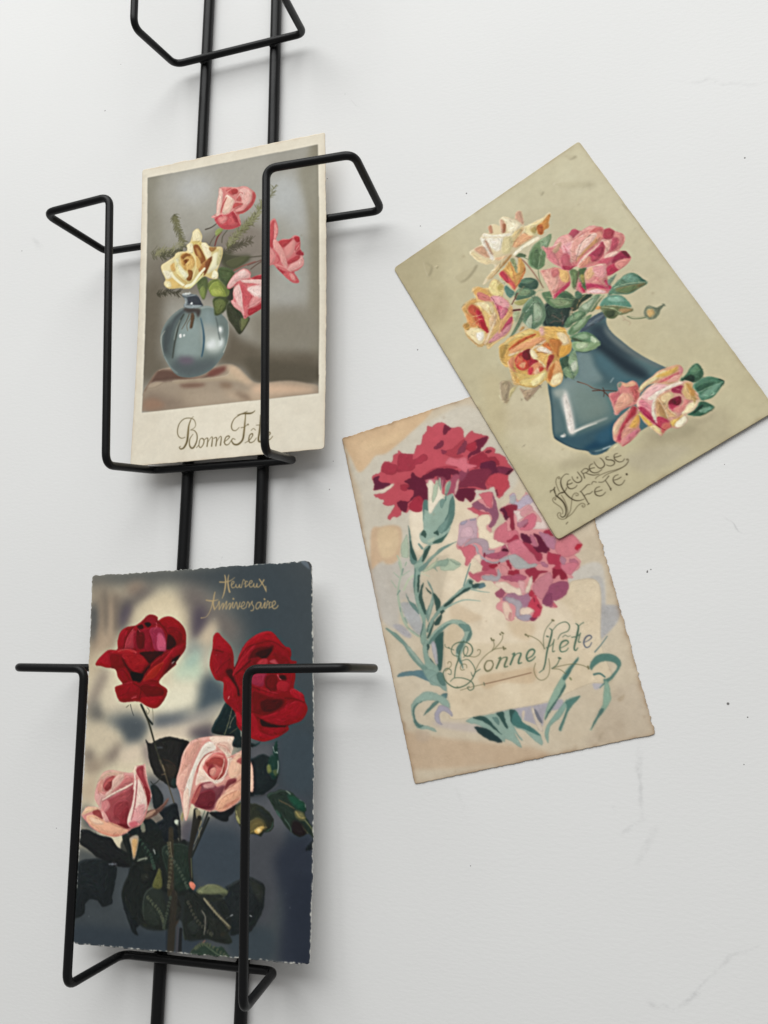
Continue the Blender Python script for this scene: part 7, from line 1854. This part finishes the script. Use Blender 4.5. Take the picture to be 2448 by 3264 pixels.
s 68,99,80 w 5.8,6.9|1115,2215 1156,2197
s 106,102,68 w 4.6|1106,2142 1082,2188 1088,2245 1121,2272 1169,2255 1199,2199 1209,2131
s 76,100,78 w 4.6,8.1,4.6|1276,1949 1335,1908 1393,1902 1416,1935 1395,1970 1340,1980 1308,2012
s 76,100,78 w 5.8|1210,2052 1252,2042 1280,2013
s 76,100,78 w 6.9|1282,2006 1249,2085 1264,2089
s 70,96,76 w 10.5|1235,1971 1245,1977
s 76,108,86 w 4.6,13.8,5.8|1306,2079 1349,2069 1377,2052 1366,2034 1333,2038 1309,2068 1308,2103 1343,2107 1367,2090
s 76,100,78 w 4.6|1346,2005 1368,1995 1384,2009 1404,2008
s 68,99,80 w 5.7,16,11.5,5.7|1464,1931 1477,1958 1448,2022 1408,2099 1414,2120 1434,2105
s 68,99,80 w 5.7|1477,1958 1500,1944 1522,1938
s 68,99,80 w 6.9|1409,2021 1448,2024 1474,2013
s 68,99,80 w 6.9|1480,2006 1449,2062 1463,2069
s 74,84,104 w 4.6,11.4,5.7|1488,2079 1521,2071 1549,2055 1538,2038 1509,2045 1484,2078 1490,2115 1518,2114 1539,2091
s 106,102,68 w 4.6|1210,2206 1282,2203 1367,2209 1431,2233 1470,2262
s 106,102,68 w 4.6|1217,2210 1268,2227 1304,2270
s 76,100,78 w 6.9|1213,2207 1254,2189 1282,2156
s 70,96,76 w 13.8|1281,2144 1292,2150
s 106,102,68 w 11.3|1469,2250 1470,2268
s 122,128,88 w 13.6|1323,2302 1328,2313
s 90,106,80 w 9.6|486,2180 497,2187
s 106,112,88 w 9.5|693,2195 694,2213
s 168,133,96 b 5 w 7.8|8,4 257,-13 482,-12 655,-4
'''

# ------------------------------------------------------------------ the cards themselves
# x, y centre, t turn, w x h size, z height of the face, a/b tilt, bl/br curl at left and right edge (mm)
CARDS = {
    'M': dict(x=1.7549, y=104.3347, t=0.0169, w=90.6221, h=140.9376, a=-1.5935, b=1.2896, bl=1.6062, br=1.6803, z=9.6000),
    'L': dict(x=-4.6599, y=-86.2898, t=0.0270, w=103.0631, h=147.3795, a=-0.5989, b=-1.9139, bl=1.2297, br=2.9513, z=10.5000),
    'A': dict(x=145.9688, y=75.6558, t=0.5055, w=89.4586, h=135.6622, a=0.0000, b=-0.9000, bl=0.0000, br=0.0000, z=0.7800),
    'B': dict(x=111.8329, y=-16.9532, t=0.2300, w=89.8993, h=140.2513, a=0.0000, b=0.0000, bl=0.0000, br=0.0000, z=0.3600),
}
def card_point(c, u, v):
    bow = c['bl'] * (.5 - u) + c['br'] * (.5 + u)
    z = c['z'] + c['a'] * u + c['b'] * v + bow * 4 * v * v
    x, y = u * c['w'], v * c['h']
    ct, st = math.cos(c['t']), math.sin(c['t'])
    return np.stack([c['x'] + x * ct - y * st, c['y'] + x * st + y * ct, z], -1)

def card_material(name, rough, spec, gain, bump):
    m = Nodes(name)
    at = m.add('ShaderNodeAttribute'); at.attribute_name = 'print'
    g = m.add('ShaderNodeMix', data_type='RGBA', blend_type='MULTIPLY')
    g.inputs[0].default_value = 1
    m.link(at.outputs['Color'], g.inputs[6]); g.inputs[7].default_value = (gain, gain, gain, 1)
    m.link(g.outputs[2], m.bsdf.inputs['Base Color'])
    m.bsdf.inputs['Roughness'].default_value = rough
    m.bsdf.inputs['Specular IOR Level'].default_value = spec
    tc = m.add('ShaderNodeTexCoord')
    n = m.add('ShaderNodeTexNoise'); n.inputs['Scale'].default_value = 1500; n.inputs['Detail'].default_value = 3
    m.link(tc.outputs['Object'], n.inputs['Vector'])
    bp = m.add('ShaderNodeBump'); bp.inputs['Strength'].default_value = bump; bp.inputs['Distance'].default_value = .0002
    m.link(n.outputs['Fac'], bp.inputs['Height']); m.link(bp.outputs[0], m.bsdf.inputs['Normal'])
    return m.mat

def paper_edge_material(name, col):
    m = Nodes(name)
    tc = m.add('ShaderNodeTexCoord')
    n = m.add('ShaderNodeTexNoise'); n.inputs['Scale'].default_value = 600; n.inputs['Detail'].default_value = 3
    m.link(tc.outputs['Object'], n.inputs['Vector'])
    mx = m.add('ShaderNodeMix', data_type='RGBA')
    m.link(n.outputs['Fac'], mx.inputs[0])
    mx.inputs[6].default_value = (*[q * .75 for q in col], 1); mx.inputs[7].default_value = (*col, 1)
    m.link(mx.outputs[2], m.bsdf.inputs['Base Color'])
    m.bsdf.inputs['Roughness'].default_value = .8
    return m.mat

def build_card(key, name, base, seed, res, thick, mat, edge_mat, deckle, corner, grain, finish=None, tone=.006):
    c = CARDS[key]
    w, h = c['w'], c['h']
    pr = Print(w, h, np.array([int(base[i:i + 2], 16) / 255 for i in (0, 2, 4)]), seed, *PRESS[key][:2], PRESS[key][3])
    text = ART[key].strip().split('\n')
    cut = next((i for i, q in enumerate(text) if q == 'lettering'), len(text))
    pr.run('\n'.join(text[:cut]))
    if PRESS[key][2]:
        pr.brush(*PRESS[key][2])
    if key != 'B':        # crisp darks and lights of the plate
        norm = box_blur(np.ones(pr.img.shape[:2]), 7)
        soft = np.stack([box_blur(pr.img[..., q], 7) / norm for q in range(3)], -1)
        pr.img = np.clip(pr.img + .42 * (pr.img - soft), 0, 1)
    if text[cut + 1:]:
        pr.run('\n'.join(text[cut + 1:]))
    rng = np.random.default_rng(seed + 7)
    H, W = pr.H, pr.W
    if finish:
        finish(pr, rng)
    img = pr.img
    grey = (img @ np.array([.3, .59, .11]))[..., None]
    img = (grey + (img - grey) * SATURATION * (.95 if key == 'M' else 1)) * .97
    img = img * (1 + (.005 * value_noise(rng, H, W, 28) + .004 * value_noise(rng, H, W, 9) + grain * value_noise(rng, H, W, 3.5))[..., None])
    img = img * (1 + tone * (value_noise(rng, H, W, 14) + .8 * value_noise(rng, H, W, 6))[..., None])
    img = np.clip(img, 0.01, .98)
    nx, ny = int(w * res), int(h * res)
    U, V = np.meshgrid(np.linspace(0, w, nx + 1), np.linspace(0, h, ny + 1))   # V from the top edge down
    fx = np.clip(U * PX - .5, 0, W - 1.001); fy = np.clip(V * PX - .5, 0, H - 1.001)
    xi, yi = fx.astype(int), fy.astype(int); ax, ay = (fx - xi)[..., None], (fy - yi)[..., None]
    sm = img
    k = PX // res
    if k > 1:
        norm = box_blur(np.ones(img.shape[:2]), 1)
        sm = np.stack([box_blur(img[..., q], 1) / norm for q in range(3)], -1)
    col = (sm[yi, xi] * (1 - ax) + sm[yi, xi + 1] * ax) * (1 - ay) + (sm[yi + 1, xi] * (1 - ax) + sm[yi + 1, xi + 1] * ax) * ay
    lin = np.maximum((srgb_lin(col) - GLOSS[key]) / LIGHT[key], .0025)
    # outline: ragged edge, rounded corners
    X, Y = U.copy(), V.copy()
    def wave(n, amp, step):
        s = np.zeros(n)
        for sc, a in ((step, .6), (step * .45, .4), (step * 3.1, .35)):
            g = rng.normal(0, 1, int(n / res / sc) + 4)
            t = np.arange(n) / res / sc; i = t.astype(int); f = t - i; f = f * f * (3 - 2 * f)
            s += a * (g[i] * (1 - f) + g[i + 1] * f)
        return s * amp
    aT, aR, aB, aL, step = deckle
    fall = lambda d: np.exp(-d / .8)
    X += wave(ny + 1, aL, step)[:, None] * fall(U) + wave(ny + 1, aR, step)[:, None] * fall(w - U)
    Y += wave(nx + 1, aT, step)[None, :] * fall(V) + wave(nx + 1, aB, step)[None, :] * fall(h - V)
    for ci, r in enumerate(corner):          # TL TR BR BL
        if r <= 0: continue
        px = X if ci in (0, 3) else w - X
        py = Y if ci in (0, 1) else h - Y
        p, q = np.clip((r - px) / r, 0, 1), np.clip((r - py) / r, 0, 1)
        both = (p > 0) & (q > 0)
        p2, q2 = p * np.sqrt(1 - q * q / 2), q * np.sqrt(1 - p * p / 2)
        nxp, nyp = r - p2 * r, r - q2 * r
        px = np.where(both, nxp, px); py = np.where(both, nyp, py)
        X = px if ci in (0, 3) else w - px
        Y = py if ci in (0, 1) else h - py
    P = card_point(c, X / w - .5, .5 - Y / h)
    verts = P.reshape(-1, 3)
    N = nx + 1
    i = np.arange(ny)[:, None] * N + np.arange(nx)[None, :]
    top = np.stack([i, i + N, i + N + 1, i + 1], -1).reshape(-1, 4)
    # skirt and underside
    ring = np.concatenate([np.arange(0, nx), np.arange(0, ny) * N + nx, ny * N + np.arange(nx, 0, -1), np.arange(ny, 0, -1) * N])
    low = verts[ring].copy(); low[:, 2] -= thick
    b0 = len(verts); m = len(ring)
    j = np.arange(m); jn = (j + 1) % m
    skirt = np.stack([ring[j], ring[jn], b0 + jn, b0 + j], -1)
    gx, gy = 18, 28
    uu, vv = np.meshgrid(np.linspace(.006, .994, gx + 1), np.linspace(.004, .996, gy + 1))
    under = card_point(c, uu - .5, .5 - vv).reshape(-1, 3); under[:, 2] -= thick
    g0 = b0 + m
    ii = np.arange(gy)[:, None] * (gx + 1) + np.arange(gx)[None, :]
    bot = (np.stack([ii, ii + 1, ii + gx + 2, ii + gx + 1], -1).reshape(-1, 4)) + g0
    allv = np.vstack([verts, low, under])
    org = np.array([c['x'], c['y'], 0.0])
    allv = (allv - org) * MM
    faces = np.vstack([top, skirt, bot])
    me = bpy.data.meshes.new(name)
    me.vertices.add(len(allv)); me.vertices.foreach_set('co', allv.ravel())
    me.loops.add(faces.size); me.loops.foreach_set('vertex_index', faces.ravel().astype(np.int32))
    me.polygons.add(len(faces))
    me.polygons.foreach_set('loop_start', np.arange(len(faces), dtype=np.int32) * 4)
    me.polygons.foreach_set('loop_total', np.full(len(faces), 4, dtype=np.int32))
    me.materials.append(mat); me.materials.append(edge_mat)
    mi = np.zeros(len(faces), dtype=np.int32); mi[len(top):] = 1
    me.polygons.foreach_set('material_index', mi)
    me.update(calc_edges=True)
    sm_ = np.zeros(len(faces), dtype=bool); sm_[:len(top)] = True
    me.polygons.foreach_set('use_smooth', sm_)
    ca = me.color_attributes.new('print', 'FLOAT_COLOR', 'POINT')
    rgba = np.ones((len(allv), 4)); rgba[:len(verts), :3] = lin.reshape(-1, 3); rgba[len(verts):, :3] = .6
    ca.data.foreach_set('color', rgba.ravel().astype(np.float32))
    me.validate()
    o = bpy.data.objects.new(name, me)
    o.location = (c['x'] * MM, c['y'] * MM, 0)
    scene.collection.objects.link(o)
    return o

def stain_edges(pr, rng, col, depth, amount):
    """Old paper browned and rubbed along its border."""
    H, W = pr.H, pr.W
    y = np.minimum(np.arange(H), H - 1 - np.arange(H))[:, None] / PX
    x = np.minimum(np.arange(W), W - 1 - np.arange(W))[None, :] / PX
    d = np.minimum(x, y) + .5 * value_noise(rng, H, W, 22) * depth
    m = np.clip(np.exp(-np.maximum(d, 0) / depth), 0, 1) * amount
    pr.img += m[..., None] * (np.array(col) - pr.img)

def fox(pr, rng, col, n, rmax, amount):
    H, W = pr.H, pr.W
    for _ in range(n):
        r = rng.uniform(.15, 1) ** 2 * rmax * PX
        x, y = rng.uniform(0, W), rng.uniform(0, H)
        x0, x1, y0, y1 = int(max(x - 3 * r, 0)), int(min(x + 3 * r + 1, W)), int(max(y - 3 * r, 0)), int(min(y + 3 * r + 1, H))
        if x1 <= x0 or y1 <= y0: continue
        gy, gx = np.mgrid[y0:y1, x0:x1]
        m = np.exp(-((gx - x) ** 2 + (gy - y) ** 2 * rng.uniform(.6, 1.6)) / (r * r)) * amount * rng.uniform(.3, 1)
        pr.img[y0:y1, x0:x1] += m[..., None] * (np.array(col) - pr.img[y0:y1, x0:x1])

def mottle(pr, rng, amt):
    H, W = pr.H, pr.W
    n = value_noise(rng, H, W, 70) + .7 * value_noise(rng, H, W, 30) + .4 * value_noise(rng, H, W, 12)
    pr.img *= 1 + amt * n[..., None] * np.array([.8, 1.0, 1.25])

def finish_M(pr, rng):
    mottle(pr, rng, .006)
    stain_edges(pr, rng, (.80, .70, .58), .5, .35)
    fox(pr, rng, (.55, .42, .34), 10, .5, .4)
def finish_L(pr, rng):
    fox(pr, rng, (.75, .76, .76), 26, .22, .5)
    H, W = pr.H, pr.W
    n = value_noise(rng, H, W, 9) + .6 * value_noise(rng, H, W, 4)
    x = (np.arange(W) + .5)[None, :] / PX; y = (np.arange(H) + .5)[:, None] / PX
    w, h = W / PX, H / PX
    for d, reach, bias in ((w - x, .32, .35), (h - y, .28, 0), (y, .18, -.45), (x, .18, -.4)):
        m = np.clip((reach * (1 + .5 * n) - d) / .12, 0, 1) * np.clip(.55 + bias + .6 * n, 0, 1)
        pr.img += m[..., None] * (np.array([.80, .79, .75]) - pr.img)
def finish_A(pr, rng):
    mottle(pr, rng, .008)
    stain_edges(pr, rng, (.60, .52, .38), .5, .4)
    fox(pr, rng, (.50, .42, .30), 60, .7, .3)
def finish_B(pr, rng):
    mottle(pr, rng, .014)
    stain_edges(pr, rng, (.55, .42, .30), .6, .5)
    fox(pr, rng, (.55, .44, .33), 70, .8, .25)

GAIN = dict(M=1.0, L=1.0, A=1.0, B=1.0)
# the print colours were noted as seen on the table: divide out how bright it is there, less the surface gloss
LIGHT = dict(M=.862, L=.768, A=.88, B=.815)
# lip and turn of petals, watercolour edge, brushwork (strokes, length mm, width mm, variation, opacity)
PRESS = dict(A=(1.0, 0, (9000, 1.6, .30, .13, .5), .34), M=(.8, 0, (5000, 1.1, .22, .12, .45), .3),
             L=(.9, 0, (11000, 1.7, .24, .15, .4), .5), B=(0, .5, (5000, 1.0, .4, .08, .35), .5))
SATURATION = .86          # old printing inks have faded
GLOSS = dict(M=.0085, L=.0072, A=.0145, B=.0040)
RES = 4
E_WHITE = paper_edge_material('white card core', (.72, .71, .68))
E_CREAM = paper_edge_material('cream card core', (.62, .54, .42))
E_BROWN = paper_edge_material('browned card core', (.36, .27, .19))

o = build_card('B', 'postcard', 'c9b99f', 21, RES, .32, card_material('carnation card', .75, .15, GAIN['B'], .2), E_BROWN,
               (.13, .2, .10, .07, 1.1), (.5, .5, .8, .6), .007, finish_B, tone=.008)
tag(o, 'aged cream postcard of red and pink carnations, Bonne Fête, partly under the olive card', 'postcard')
o = build_card('A', 'postcard', 'c4b994', 22, RES, .32, card_material('rose vase card', .6, .2, GAIN['A'], .12), E_BROWN,
               (.03, .05, .03, .03, 3.0), (1.6, 1.2, 1.2, 1.8), .005, finish_A)
tag(o, 'olive beige postcard of roses in a blue jug, Heureuse Fête, overlapping the carnation card', 'postcard')
o = build_card('M', 'postcard', 'e3d9c3', 23, RES, .32, card_material('cream bordered card', .7, .15, GAIN['M'], .12), E_CREAM,
               (.10, .10, .06, .05, 2.2), (1.2, .8, 1.6, 2.6), .005, finish_M)
tag(o, 'white bordered postcard of roses in a round blue glass vase, standing in the wire rack', 'postcard')
o = build_card('L', 'postcard', '454b4e', 24, RES, .34, card_material('glossy photo card', .42, .25, GAIN['L'], .05), E_WHITE,
               (.26, .16, .2, .2, 1.9), (1.0, 2.2, 1.6, 2.0), .008, finish_L, tone=.008)
tag(o, 'dark photographic postcard of red and pink roses with gold lettering, standing in the rack', 'postcard')
